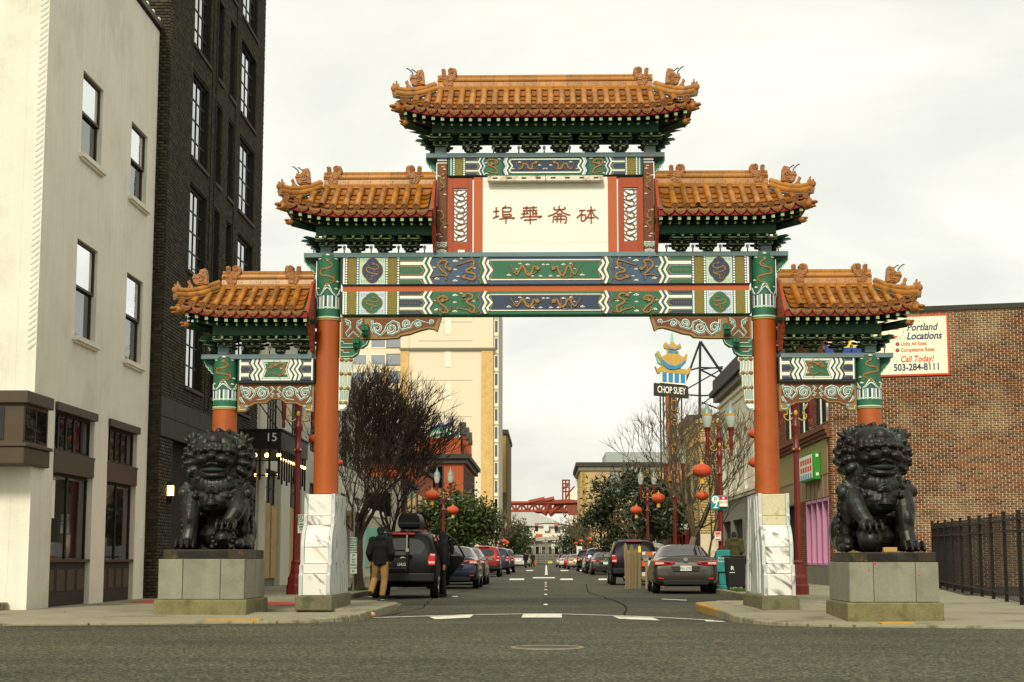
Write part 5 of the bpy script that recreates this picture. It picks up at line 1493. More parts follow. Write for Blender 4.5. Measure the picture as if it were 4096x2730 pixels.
def lion_mesh():
 """seated guardian lion facing -Y, right paw down, left paw raised; base at z=0"""
 m = MB()
 E = m.ell
 R = lambda ax, a: Matrix.Rotation(math.radians(a), 3, ax)
 # trunk and haunches
 E((.02, .42, .60), (.36, .46, .52)); E((.02, -.12, .90), (.45, .33, .32)); E((.02, -.25, .82), (.30, .22, .20)); E((0.02, .60, .40), (.42, .40, .40))
 for s in (-1, 1): E((s * .44, .46, .34), (.18, .40, .34)); E((s * .50, .16, .16), (.14, .32, .15)); E((s * .53, -.06, .08), (.12, .18, .08))
 for s in (-1, 1): E((s * .42, -.06, .92), (.18, .24, .22))
 E((.02, .22, .25), (.36, .32, .27))  # added mass between the legs, standing in for the dark void there
 for s in (-1, 1): E((s * .47, -.06, .68), (.13, .22, .26))
 # neck and head
 E((.02, .0, 1.25), (.40, .38, .36)); E((.02, .10, 1.53), (.47, .26, .46)); E((.02, -.02, 1.53), (.42, .22, .42)); E((.02, -.18, 1.60), (.36, .32, .37)); E((.02, -.10, 1.78), (.30, .28, .23))
 E((.02, -.34, 1.50), (.27, .20, .20)); E((.02, -.30, 1.32), (.25, .18, .10))
 # forehead bosses
 E((.02, -.43, 1.82), (.11, .09, .13)); E((-.13, -.36, 1.78), (.08, .07, .12), rot=R('Y', 20)); E((.17, -.36, 1.78), (.08, .07, .12), rot=R('Y', -20)); E((.02, -.46, 1.70), (.07, .07, .08))
 # brow tufts
 for i in range(11):
  t = (i - 5) / 5.0
  E((.02 + .29 * t, -.52 + .16 * t * t, 1.675 - .02 * abs(t) + .015 * (i % 2)), (.045, .07, .055)); E((.02 + .27 * t, -.48 + .15 * t * t, 1.735), (.055, .06, .055))
  # eyes, nose, snout
 for s in (-1, 1):
  E((.02 + s * .18, -.44, 1.60), (.06, .05, .035)); E((.02 + s * .15, -.56, 1.515), (.10, .09, .075)); E((.02 + s * .22, -.47, 1.47), (.10, .08, .06))
 E((.02, -.59, 1.565), (.085, .09, .062)); E((.02, -.47, 1.60), (.06, .10, .07))
 for i in range(17):                     # upper lip
  t = (i - 8) / 8.0
  E((.02 + .27 * t, -.52 + .16 * t * t, 1.425 + .03 * math.cos(t * 6) * (1 - abs(t)) + .05 * t * t), (.034, .05, .026))
  E((.02 + .22 * t, -.48 + .13 * t * t, 1.265 + .05 * t * t), (.03, .045, .026)); E((.02 + .23 * t, -.46 + .13 * t * t, 1.225 + .05 * t * t), (.03, .05, .022))
 E((.02, -.38, 1.24), (.20, .16, .06))
 # ears
 for s in (-1, 1):
  for k, a in enumerate((-20, 10, 40)): E((.02 + s * (.37 + .04 * k), -.10 + .03 * k, 1.90 - .03 * k), (.04, .05, .12), rot=R('Y', s * (15 + a)))
  E((.02 + s * .36, -.06, 1.83), (.09, .09, .09))
  # mane: radiating locks, each ending in a curl
 for ring, (rx, rz, y, n, rr) in enumerate(((.40, .38, -.10, 15, .12), (.45, .43, .04, 17, .12), (.44, .42, .20, 15, .12))):
  for i in range(n):
   a = math.radians(-48 + (276) * i / (n - 1))
   cx_, cz_ = .02 + rx * math.cos(a), 1.53 + rz * math.sin(a)
   if math.sin(a) > .75 and ring == 0: continue
   E((cx_, y, cz_), (rr, .12, rr * .72), rot=R('Y', -math.degrees(a)))
   E((.02 + (rx + .075) * math.cos(a), y - .08, 1.53 + (rz + .075) * math.sin(a)), .044, 8, 6)
   # collar cloth, lappets, mask and bell
 for i in range(15):
  a = math.radians(200 + 140 * i / 14); E((.02 + .37 * math.cos(a), -.05 + .36 * math.sin(a), 1.06 + .05 * abs(math.cos(a))), (.08, .06, .12))
 for s in (-1, 1):
  for i in range(9):
   t = i / 8; E((.02 + s * (.25 + .25 * t), -.34 + .22 * t, 1.19 - .17 * math.sin(t * 2.6)), (.07, .07, .06))
  E((.02 + s * .54, -.10, .98), (.13, .13, .12)); E((.02 + s * .56, -.20, .96), (.09, .06, .09)); E((.02 + s * .30, -.40, .90), (.055, .06, .055))
 E((.0, -.46, 1.0), (.10, .05, .06)); E((.0, -.47, .97), (.14, .03, .03)); E((.0, -.49, 1.02), (.03, .04, .04)); E((.0, -.45, .90), (.05, .04, .06))
 E((.0, -.45, .79), (.085, .085, .10)); m.lathe([(.10, -.01), (.105, .0), (.10, .012)], 16, (.0, -.45, .76))
 # fore legs: thick pillars under the chest
 m.tube([(-.36, -.18, .90), (-.37, -.30, .70), (-.36, -.35, .50), (-.36, -.37, .32), (-.38, -.42, .14)], [.18, .17, .145, .125, .14], 14)
 E((-.37, -.42, .52), (.095, .09, .16)); E((-.39, -.46, .10), (.17, .20, .10))
 for k in range(4):
  x_ = -.53 + k * .098; E((x_, -.62, .085), (.045, .09, .07)); E((x_, -.69, .05), (.032, .05, .05)); E((x_, -.60, .15), (.028, .06, .04))
 m.tube([(.38, -.18, .90), (.42, -.32, .74), (.40, -.42, .62), (.34, -.47, .52), (.30, -.50, .46)], [.18, .17, .145, .125, .12], 14)
 E((.42, -.46, .66), (.09, .08, .11))
 for s in (-1, 1):
  for k in range(5): E((s * (.50 - .02 * k), -.26 + .02 * k, .78 - .07 * k), (.05, .06, .05))
 E((.30, -.52, .43), (.16, .15, .09))
 for k in range(4):
  x_ = .15 + k * .098; E((x_, -.66, .42), (.042, .09, .06)); E((x_, -.72, .36), (.030, .05, .06)); E((x_, -.62, .48), (.026, .06, .035))
  # hair flames up the flanks
 for s in (-1, 1):
  for i in range(9): E((s * (.56 - .02 * (i % 2)), .05 + .04 * i, .92 - .09 * i), (.05, .07, .06)); E((s * .60, .0 + .02 * i, .88 - .095 * i), (.035, .05, .05))
 m.tube([(.0, .95, .3), (0, 1.05, .7), (0, .95, 1.1), (0, .8, 1.3)], [.10, .14, .16, .06], 10)
 for v in m.v:                                  # broad head
  if v.z > 1.1:
   k = min(1, (v.z - 1.1) / .25); v.x = .02 + (v.x - .02) * (1 + .13 * k); v.y -= .03 * k; v.z = 1.1 + (v.z - 1.1) * 1.01
 me = m.mesh('tmp', recalc=False)
 o = bpy.data.objects.new('tmp', me); COL.objects.link(o)
 rm = o.modifiers.new('r', 'REMESH'); rm.mode = 'VOXEL'; rm.voxel_size = .0115
 sm = o.modifiers.new('s', 'SMOOTH'); sm.factor = .5; sm.iterations = 1
 dg = bpy.context.evaluated_depsgraph_get()
 out_ = bpy.data.meshes.new_from_object(o.evaluated_get(dg))
 bpy.data.objects.remove(o)
 out_.name = 'lion_body'
 out_.materials.clear(); out_.shade_smooth()
 return out_
LION = lion_mesh()
LION_R = LION.copy(); LION_R.transform(Matrix.Diagonal((-1, 1, 1, 1))); LION_R.flip_normals()
def lion(me, x, y, z, label, mirror, rz):
 o = thing('guardian_lion', label, 'statue', (x, y, z), 'bronze guardian lions', local=True)
 o.rotation_euler = (0, 0, rz)
 link('body', me, 'bronze', o)
 s = -1 if mirror else 1
 if not mirror:                             # cub under the paw
  m = MB(); m.ell((.26, -.50, .19), (.19, .20, .18), 16, 12); m.ell((.24, -.66, .20), (.11, .09, .10), 12, 8); m.ell((.24, -.74, .18), (.06, .05, .04), 8, 6)
  for k in range(14):
   q = k * 2 * math.pi / 14; m.ell((.25 + .18 * math.cos(q), -.60 + .03 * math.sin(3 * q), .20 + .15 * math.sin(q)), .038, 6, 5)
  for e in (-1, 1): m.ell((.25 + e * .16, -.70, .05), (.05, .08, .05), 8, 6); m.ell((.25 + e * .05, -.71, .24), .022, 6, 5)
  m.ell((.48, -.45, .10), (.10, .18, .10), 10, 8)
  m.build('cub', 'bronze', o, 80, recalc=False)
 else:                                      # ball under the paw
  m = MB(); m.ell((s * .28, -.52, .19), .19, 24, 16)
  for a in (0, 1.05, 2.1): m.tube([(s * .28 + .193 * math.cos(t) * math.cos(a), -.52 + .193 * math.cos(t) * math.sin(a), .19 + .193 * math.sin(t)) for t in np.linspace(0, 2 * math.pi, 25)], .009, 5, cap=False)
  m.lathe([(.05, 0), (.05, .02), (.03, .02), (.03, .0)], 14, (s * .24, -.70, .20), Matrix.Rotation(math.pi / 2, 3, 'X'))
  m.build('ball', 'bronze', o, 60, recalc=False)
 m = MB(); m.ell((s * .02, -.44, 1.345), (.22, .12, .055), 14, 8); m.build('mouth_shade', 'beam_dark', o, 60)  # dark ellipsoid painted as the shade inside the open jaws
 return o
pz = pedestal(-6.39, -4.96, 26.9, 28.86, 1.0, 'grey granite pedestal of the left lion, mossy concrete footing, darker side')
lion(LION, -5.66, 27.92, pz, 'bronze guardian lion on the left pedestal with a cub under its paw', False, 0.0)
pz = pedestal(4.66, 6.03, 25.35, 27.2, .95, 'grey granite pedestal of the right lion with red paint splashes')
lion(LION_R, 5.30, 26.35, pz, 'bronze guardian lion on the right pedestal with a ball under its paw', True, math.radians(7))
m = MB(); m.box(5.22, 5.43, 25.46, 25.56, pz + .001, pz + .075)
o = m.build('loose_brick', 'brown_brick_loose', None, bevel=.008); tag(o, 'single tan brick lying in front of the right lion paws', 'brick')
# ------------------------------------------------------------------ buildings near the gate
def brick_mat(name, cols, mortar_noise=None, var=.12):
 m = bpy.data.materials.new(name); m.use_nodes = True
 t = m.node_tree; n = t.nodes.new; l = t.links.new; b = t.nodes['Principled BSDF']
 g = n('ShaderNodeNewGeometry'); oi = n('ShaderNodeObjectInfo')
 ad = n('ShaderNodeMath'); ad.operation = 'ADD'; l(g.outputs['Random Per Island'], ad.inputs[0]); l(oi.outputs['Random'], ad.inputs[1])
 fr = n('ShaderNodeMath'); fr.operation = 'FRACT'; l(ad.outputs[0], fr.inputs[0])
 r = n('ShaderNodeValToRGB'); r.color_ramp.interpolation = 'LINEAR'
 els = r.color_ramp.elements
 for i, cc in enumerate(cols):
  e = els[i] if i < 2 else els.new(.5)
  e.position = i / (len(cols) - 1) if i != 1 or len(cols) == 2 else 1 / (len(cols) - 1); e.color = c(*cc)
 l(fr.outputs[0], r.inputs[0])
 tcn = n('ShaderNodeTexCoord'); nz = n('ShaderNodeTexNoise'); nz.inputs['Scale'].default_value = 30; nz.inputs['Detail'].default_value = 4; l(tcn.outputs['Object'], nz.inputs['Vector'])
 mr = n('ShaderNodeMapRange'); mr.inputs[3].default_value = .75; mr.inputs[4].default_value = 1.25; l(nz.outputs[0], mr.inputs[0])
 hsv = n('ShaderNodeHueSaturation'); l(r.outputs[0], hsv.inputs['Color']); l(mr.outputs[0], hsv.inputs['Value'])
 src = hsv.outputs[0]
 if mortar_noise:
  col, amt, sc = mortar_noise
  n2 = n('ShaderNodeTexNoise'); n2.inputs['Scale'].default_value = sc; n2.inputs['Detail'].default_value = 7; n2.inputs['Roughness'].default_value = .7; l(tcn.outputs['Object'], n2.inputs['Vector'])
  m2 = n('ShaderNodeMapRange'); m2.inputs[1].default_value = .50; m2.inputs[2].default_value = .68; m2.inputs[4].default_value = amt; l(n2.outputs[0], m2.inputs[0])
  mx_ = n('ShaderNodeMix'); mx_.data_type = 'RGBA'; l(m2.outputs[0], mx_.inputs[0]); l(src, mx_.inputs[6]); mx_.inputs[7].default_value = c(*col); src = mx_.outputs[2]
 l(src, b.inputs['Base Color']); b.inputs['Roughness'].default_value = .9; b.inputs['Specular IOR Level'].default_value = .2
 bp = n('ShaderNodeBump'); bp.inputs['Strength'].default_value = .3; bp.inputs['Distance'].default_value = .01; l(nz.outputs[0], bp.inputs['Height']); l(bp.outputs[0], b.inputs['Normal'])
 MATS[name] = m
brick_mat('dark_brick', [(62, 58, 44), (76, 71, 54), (52, 48, 37), (94, 87, 66), (68, 63, 48)])
brick_mat('red_brick', [(106, 68, 44), (122, 80, 52), (82, 56, 40), (138, 98, 66), (112, 60, 38), (186, 164, 130), (98, 78, 58), (124, 74, 46)], ((172, 148, 114), .95, .40))
brick_mat('yellow_brick', [(196, 170, 116), (180, 152, 98), (206, 184, 132)])
brick_mat('shop_brick', [(104, 64, 44), (120, 76, 52), (92, 56, 40), (132, 90, 62)])
mat('mortar_pale', (212, 198, 166), .95, var=.25, vs=1.2, grain=.15, bump=.3, dirt=((120, 104, 82), .7, 1.4))
mat('mortar_dark', (40, 37, 28), .95, var=.2)
mat('stucco', (228, 224, 206), .9, var=.09, vs=.8, grain=.06, gs=18, bump=.2, bs=5, streak=.10, dirt=((186, 184, 162), .35, .7))
mat('bronze_frame', (58, 48, 32), .55, var=.1)
mat('shop_brown', (74, 60, 42), .55, var=.12, vs=2)
mat('shop_brown_dark', (46, 38, 28), .6, var=.12, vs=2)
mat('black_frame', (22, 22, 18), .5, var=.1)
mat('interior', (26, 24, 20), .9, var=.3, vs=1.5)
mirror_glass('window_glass', .36); mirror_glass('window_glass_bright', .72); mirror_glass('window_glass_dim', .12)
glass('shop_glass', (14, 14, 12), .03, .6)
mat('stone_dark', (62, 60, 50), .85, var=.2, vs=2, bump=.2)
mat('pale_render', (198, 196, 178), .85, var=.1, vs=1.2, streak=.08)
mat('plywood', (176, 150, 102), .85, var=.18, vs=2.5, streak=.25, dirt=((130, 104, 68), .6, 3))
mat('grey_render', (120, 118, 104), .85, var=.15)
mat('warm_lamp', (255, 220, 150), .4, emit=((255, 205, 120), 6.0), var=0, grain=0, bump=0)
mat('dark_metal', (30, 30, 26), .45, metal=.3, var=.15)
def wallfill(m, fn, u0, u1, v0, v1, holes, d0, d1):
 us = sorted({u0, u1} | {min(max(h[i], u0), u1) for h in holes for i in (0, 1)})
 for a, b in zip(us, us[1:]):
  if b - a < 1e-6: continue
  mid_ = (a + b) / 2
  hs = sorted([(h[2], h[3]) for h in holes if h[0] < mid_ < h[1]])
  v = v0
  for lo, hi in hs:
   if lo > v: m.mbox(fn, a, b, v, min(lo, v1), d0, d1)
   v = max(v, hi)
  if v < v1: m.mbox(fn, a, b, v, v1, d0, d1)
 return m
def window(parent, fn, u0, u1, v0, v1, dep, fmat, gmat, nu=1, nv=1, fw=.05, mw=.03, name='window', lit=None, th=.05, backing=True):
 m = MB()
 m.mbox(fn, u0, u1, v0, v0 + fw, -dep - th, -dep); m.mbox(fn, u0, u1, v1 - fw, v1, -dep - th, -dep)
 m.mbox(fn, u0, u0 + fw, v0 + fw, v1 - fw, -dep - th, -dep); m.mbox(fn, u1 - fw, u1, v0 + fw, v1 - fw, -dep - th, -dep)
 iu, iv = (u1 - u0 - 2 * fw), (v1 - v0 - 2 * fw)
 for i in range(1, nu): x = u0 + fw + iu * i / nu; m.mbox(fn, x - mw / 2, x + mw / 2, v0 + fw, v1 - fw, -dep - th * .8, -dep - .004)
 for j in range(1, nv): z = v0 + fw + iv * j / nv; m.mbox(fn, u0 + fw, u1 - fw, z - mw / 2, z + mw / 2, -dep - th * .8, -dep - .008)
 w_ = m.build(name, fmat, parent)
 for i in range(nu):
  for j in range(nv):
   MB().mbox(fn, u0 + fw + iu * i / nu + mw / 2, u0 + fw + iu * (i + 1) / nu - mw / 2, v0 + fw + iv * j / nv + mw / 2, v0 + fw + iv * (j + 1) / nv - mw / 2, -dep - th * .6, -dep - th * .5).build('pane', gmat, w_)
 return w_
def SX(x, y, X): return atX(x / K, y / K, X)
# --- white corner building
XW, YW0, YW1 = -9.0, 28.3, 36.5
ZR = at(370, 74, YW1).z
wb_ = thing('corner_building', 'white stucco corner building with brown shopfront at the left edge', 'building', (-13, 32, HK))
fS = facing_street(XW, 1)
def rect(xa, ya, xb, yb, xc, yc):
 """three picture corners (top-left, top-right, bottom-left) in source pixels on the side wall -> y0,y1,z0,z1"""
 p, q, r = SX(xa, ya, XW), SX(xb, yb, XW), SX(xc, yc, XW); return (p.y, q.y, r.z, (p.z + q.z) / 2)
Z1 = 1.4255
wins = [rect(475 / Z1, 400 / Z1, 590 / Z1, 515 / Z1, 466 / Z1, 868 / Z1), rect(752 / Z1, 690 / Z1, 842 / Z1, 782 / Z1, 742 / Z1, 1112 / Z1),
 rect(445 / Z1, 1360 / Z1, 560 / Z1, 1440 / Z1, 299, 1338), rect(509, 1086, 574, 1133, 499, 1432)]
# square the rows up
for a, b in ((0, 1), (2, 3)):
 z0 = (wins[a][2] + wins[b][2]) / 2; z1 = (wins[a][3] + wins[b][3]) / 2
 wins[a] = (*wins[a][:2], z0, z1); wins[b] = (*wins[b][:2], z0, z1)
ya1, ya2 = (wins[0][0] + wins[2][0]) / 2, (wins[0][1] + wins[2][1]) / 2
yb1, yb2 = (wins[1][0] + wins[3][0]) / 2, (wins[1][1] + wins[3][1]) / 2
wins = [(ya1, ya2, *wins[0][2:]), (yb1, yb2, *wins[1][2:]), (ya1, ya2, *wins[2][2:]), (yb1, yb2, *wins[3][2:])]
wins += [(w_[0], w_[1], w_[2] + (wins[0][2] - wins[2][2]), w_[3] + (wins[0][2] - wins[2][2])) for w_ in wins[:2] if w_[3] + 3 < ZR]
bays = []
for xa, xb, yt in ((212, 372, 1640), (428, 545, 1700)):
 bays.append((SX(xa, 1900, XW).y, SX(xb, 1900, XW).y, HK, SX(xa, yt, XW).z))
zt_b = SX(225, 1612, XW).z
bays = [(a, b, HK - .02, zt_b) for a, b, _, _ in bays]
m = wallfill(MB(), fS, YW0, YW1, HK - .1, ZR, wins + bays, -.35, 0)
m.build('side_wall', 'stucco', wb_)
fF = flat(YW0)
m = wallfill(MB(), fF, -40, XW - .352, HK - .1, ZR, [(-40, -9.62, HK - .02, 3.6)], -.35, 0)
m.build('front_wall', 'stucco', wb_)
MB().box(-40, XW - .36, YW1 - .3, YW1 - .02, 0, ZR).build('rear_wall', 'stucco', wb_)
MB().box(-40, XW + .0, YW0 + .3, YW1, ZR + .002, ZR + .05).build('roof', 'stone_dark', wb_)
cp = MB().box(XW - .3, XW + .08, YW0, YW1 + .05, ZR + .052, ZR + .17).build('coping', 'bronze_frame', wb_)
for i in range(7): MB().ell((XW + .04, YW1 - .3 - i * .55, ZR + .20), (.05, .09, .05), 8, 5).build('coping_knob', 'white_paint', cp)
rp = MB()
nrope = 78
for i in range(nrope):
 z = 4.75 + (ZR - 4.75) * i / nrope
 rp.ell((XW - .085, YW0 + .02, z), (.055, .045, .12), 8, 6, rot=Matrix.Rotation(math.radians(42), 3, 'Y'))
rp.build('rope_moulding', 'stucco', wb_, 60, kind='stuff', recalc=False)
for (a, b, z0, z1) in wins:
 zm = z0 + (z1 - z0) * .52
 wo = window(wb_, fS, a, b, zm - .02, z1, .06, 'bronze_frame', 'window_glass_bright', 1, 1, .05)
 window(wb_, fS, a, b, z0, zm + .04, .10, 'bronze_frame', 'window_glass_dim', 1, 1, .06)
 MB().mbox(fS, a - .10, b + .12, z0 - .12, z0 - .03, -.1, .10).build('sill', 'stucco', wo)
 MB().mbox(fS, a - .04, b + .06, z0 - .16, z0 - .12, -.1, .06).build('sill', 'stucco', wo)
for (a, b, z0, z1) in bays:
 d_ = .12
 zl, zh = SX(220, 1811, XW).z - .35, SX(220, 1811, XW).z
 zk = SX(200, 2254, XW).z
 bay = MB().mbox(fS, a - .02, b + .05, z1 - .13, z1 + .02, -.35, .06).build('shop_cornice', 'shop_brown', wb_)
 MB().mbox(fS, a, b, zl, zh, -d_ - .06, .02).build('mid_band', 'shop_brown', wb_); MB().mbox(fS, a - .02, b + .06, zh, zh + .05, -d_ - .06, .02).build('band_ledge', 'shop_brown', wb_)
 window(wb_, fS, a, b, zh + .05, z1 - .13, d_ - .03, 'black_frame', 'shop_glass', 5, 1, .05, .07, 'transom_window')
 window(wb_, fS, a, b, zk, zl, d_ - .01, 'black_frame', 'shop_glass', 2, 1, .05, .08, 'display_window')
 MB().mbox(fS, a, b, HK, zk + .02, -d_ - .12, -d_ + .02).build('stall_riser', 'shop_brown_dark', wb_)
 for i in range(4):
  u0 = a + (b - a) * (i + .12) / 4; u1 = a + (b - a) * (i + .88) / 4
  MB().mbox(fS, u0, u1, HK + .28, zk - .12, -d_ + .0, -d_ + .035).build('riser_panel', 'shop_brown', wb_, bevel=.01)
 MB().mbox(fS, a, b, zk + .02, zk + .07, -d_, .0).build('window_ledge', 'shop_brown', wb_)
 # corner entrance: projecting brown bay, dark doorway, step
zb0, zb1 = at(40, 1067, 27.6).z, at(40, 898, 27.6).z
bo = thing_ = MB().box(-13.5, -8.95, 27.6, 28.98, zb0 + .32, zb1 - .22).build('entrance_bay', 'shop_brown', wb_)
MB().box(-13.6, -8.86, 27.52, 29.02, zb1 - .22, zb1).build('bay_cornice', 'shop_brown', bo, bevel=.02)
MB().box(-13.6, -8.9, 27.55, 29.0, zb0, zb0 + .30).build('bay_base', 'shop_brown', bo, bevel=.02)
MB().box(-13.6, -8.86, 27.52, 29.03, zb0 + .30, zb0 + .36).build('bay_ledge', 'shop_brown', bo, bevel=.01)
for k in range(2): MB().box(-8.952, -8.94, 27.72 + k * .62, 28.26 + k * .62, zb0 + .42, zb1 - .28).build('pane', 'shop_glass', bo)
MB().box(-10.6, -9.28, 27.585, 27.6, zb0 + .42, zb1 - .28).build('pane', 'shop_glass', bo)
MB().box(-13, -9.62, 28.5, 28.6, HK, 3.9).build('doorway', 'interior', wb_)
MB().box(-9.75, -9.62, 28.25, 28.6, HK, zb0).build('door_frame', 'shop_brown_dark', wb_)
MB().box(-14, -9.3, 27.5, 28.29, HK - .02, HK + .14).build('door_step', 'kerb', wb_, bevel=.03)
nb = MB().mbox(fS, YW1 - .45, YW1 - .2, 1.45, 1.85, 0, .01).build('wall_notice', 'white_paint', wb_)
MB().mbox(fS, bays[0][0] + .18, bays[0][0] + .55, 1.75, 2.45, -.125, -.118).build('window_notice', 'white_paint', wb_)
# --- dark brick tower behind it
XD, YD0, YD1 = -8.76, 36.62, 49.0
ZD = 21.0
db = thing('brick_tower', 'tall dark brown brick building with gridded windows left of the gate', 'building', (-14, 43, HK))
fD = facing_street(XD, 1)
def YX(x, X): return SX(x, 1500, X).y
colA = (YX(738, XD), YX(808, XD)); sl1 = (YX(838, XD), YX(862, XD)); sl2 = (YX(888, XD), YX(912, XD)); colC = (YX(936, XD), YX(998, XD))
zA0 = SX(736, 590, XD).z; zA1 = SX(738, 235, XD).z; pitch_ = SX(738, 235, XD).z - SX(725, 695, XD).z
rows = [zA0 + k * pitch_ for k in (-2, -1, 0, 1, 2)]
hw = zA1 - zA0
holes = [(cA[0], cA[1], z, z + hw) for z in rows for cA in (colA, sl1, sl2, colC)]
ent = (37.9, 41.5, HK - .1, 4.2)
MB().box(-30, XD - .30, YD0 + .02, YD1 - .02, 0, ZD).build('core', 'mortar_dark', db)
zst0, zst1 = SX(660, 1750, XD).z, SX(660, 1590, XD).z
skin = wallfill(MB(), fD, YD0, YD1, HK - .1, ZD, holes + [ent], -.3, -.012).build('wall', 'mortar_dark', db)
flat_d = flat(YD0)
MB().mbox(flat_d, -30, XD - .0, HK - .1, ZD, -.2, -.012).build('gable_wall', 'mortar_dark', db)
def brick_field(fn, u0, u1, v0, v1, holes, bl=.205, bh=.062, jt=.012, d=.014, seed=1, hook=None):
 rng = np.random.RandomState(seed)
 V, FQ, objs = [], [], []
 nrow = int((v1 - v0) / (bh + jt))
 for j in range(nrow):
  z0 = v0 + j * (bh + jt); z1 = z0 + bh
  u = u0 - (bl + jt) * (.5 if j % 2 else 0)
  while u < u1:
   a, b = max(u, u0), min(u + bl, u1)
   u += bl + jt
   if b - a < .03: continue
   segs = [(a, b)]
   for h in holes:
    if h[2] < z1 and h[3] > z0:
     ns = []
     for p, q in segs:
      if q <= h[0] or p >= h[1]: ns.append((p, q)); continue
      if p < h[0]: ns.append((p, h[0]))
      if q > h[1]: ns.append((h[1], q))
     segs = ns
   for p, q in segs:
    if q - p < .03: continue
    dd = d + rng.uniform(-.004, .005)
    if hook and hook(p, q, z0, z1, dd): continue
    k = len(V)
    V += [fn(p, z0, dd), fn(q, z0, dd), fn(q, z1, dd), fn(p, z1, dd), fn(p, z0, -.012), fn(q, z0, -.012), fn(q, z1, -.012), fn(p, z1, -.012)]
    FQ += [(k, k + 1, k + 2, k + 3), (k, k + 4, k + 5, k + 1), (k + 1, k + 5, k + 6, k + 2), (k + 2, k + 6, k + 7, k + 3), (k + 3, k + 7, k + 4, k)]
 return V, FQ
def bricks(parent, fn, u0, u1, v0, v1, holes, mt, hook=None, seed=1, name='bricks', **kw):
 V, FQ = brick_field(fn, u0, u1, v0, v1, holes, seed=seed, hook=hook, **kw)
 off = OFF.get(parent, Vector())
 me = joined_mesh([(p - off)[:] for p in V], FQ, name)
 o = link(name, me, mt, parent); o['kind'] = 'stuff'
 return o
bricks(db, fD, YD0, YD1, HK, zst0, [ent, *holes], 'dark_brick', seed=2)
bricks(db, fD, YD0, YD1, zst1, ZD, holes, 'dark_brick', seed=3)
for i in range(9):
 u0, u1 = YD0 + (YD1 - YD0) * i / 9 + .006, YD0 + (YD1 - YD0) * (i + 1) / 9 - .006
 for k in range(2):
  MB().mbox(fD, u0, u1, zst0 + (zst1 - zst0) * k / 2 + .005, zst0 + (zst1 - zst0) * (k + 1) / 2 - .005, -.02, .03).build('stone_block', 'stone_dark', db, bevel=.008)
nb_ = [0]
unit = {}
def strip_hook(p, q, z0, z1, dd):
 if nb_[0] >= 290 or z0 < 1.2: return False
 nb_[0] += 1
 w_ = round(q - p, 3)
 if w_ not in unit:
  mm = MB(); mm.box(0, w_, -.014, .012, 0, z1 - z0); unit[w_] = mm.mesh('brick'); unit[w_].materials.append(MATS['dark_brick'])
 o = bpy.data.objects.new('brick', unit[w_]); COL.objects.link(o); o.parent = db; o.location = Vector((p, YD0, z0)) - OFF[db]
 return True
bricks(db, flat_d, XD - .62, XD - .014, HK, ZD, [], 'dark_brick', hook=strip_hook, seed=4)
for z in rows:
 for ci, (a, b) in enumerate((colA, sl1, sl2, colC)):
  wide = ci in (0, 3)
  wo = window(db, fD, a, b, z, z + hw, .09, 'black_frame', 'window_glass', 4 if wide else 1, 4 if wide else 2, .05, .03)
  MB().mbox(fD, a - .06, b + .06, z - .10, z - .012, -.1, .06).build('sill', 'stone_dark', wo)
 for u in (colA[1] + .32, sl1[0] - .12, sl2[1] + .12): MB().mbox(fD, u - .05, u + .05, z - .4, z + hw + .35, -.01, .035).build('recess_shade', 'mortar_dark', db)  # dark strips painted for the shade of vertical recess lines beside the windows
MB().mbox(fD, ent[0], ent[1], HK, ent[3], -1.2, -1.1).build('entrance_recess', 'interior', db)
# wall sconce by the entrance
sc_ = thing('wall_lamp', 'small lit wall lamp on the dark brick beside the left lion', 'lamp', (XD + .1, 37.5, 2.45))
MB().box(XD + .02, XD + .14, 37.42, 37.58, 2.28, 2.75).build('lamp_case', 'dark_metal', sc_)
MB().box(XD + .141, XD + .15, 37.45, 37.55, 2.45, 2.68).build('lamp_glass', 'warm_lamp', sc_); MB().box(XD + .03, XD + .13, 37.405, 37.418, 2.45, 2.68).build('lamp_glass', 'warm_lamp', sc_)
# --- hotel row with canopy
XH = -8.9
hb = thing('hotel_building', 'pale pilastered building with boarded doors behind the left red lamp post', 'building', (-13, 62, HK))
fH = facing_street(XH, 1)
ZH = 8.9
pier = [(49.05, 50.0), (50.4, 51.6), (54.7, 56.6), (59.4, 61.2), (64, 65.6), (69, 70.5), (74, 75.4), (79.4, 80.6)]
gaps = [(51.6, 54.7), (56.6, 59.4), (61.2, 64), (65.6, 69), (70.5, 74), (75.4, 79.4)]
hs = []
for a, b in gaps: hs += [(a, b, HK - .02, 3.9), (a, b, 5.1, 7.6)]
wallfill(MB(), fH, 49.05, 80.6, HK - .1, ZH, hs, -.35, -.12).build('wall', 'pale_render', hb)
for a, b in pier: MB().mbox(fH, a, b, HK, ZH, -.12, 0).build('pilaster', 'pale_render', hb, bevel=.015)
MB().mbox(fH, 49.0, 80.7, ZH, ZH + .25, -.4, .15).build('cornice', 'pale_render', hb)
MB().box(-30, XH - .36, 49.1, 80.5, 0, ZH - .05).build('core', 'interior', hb)
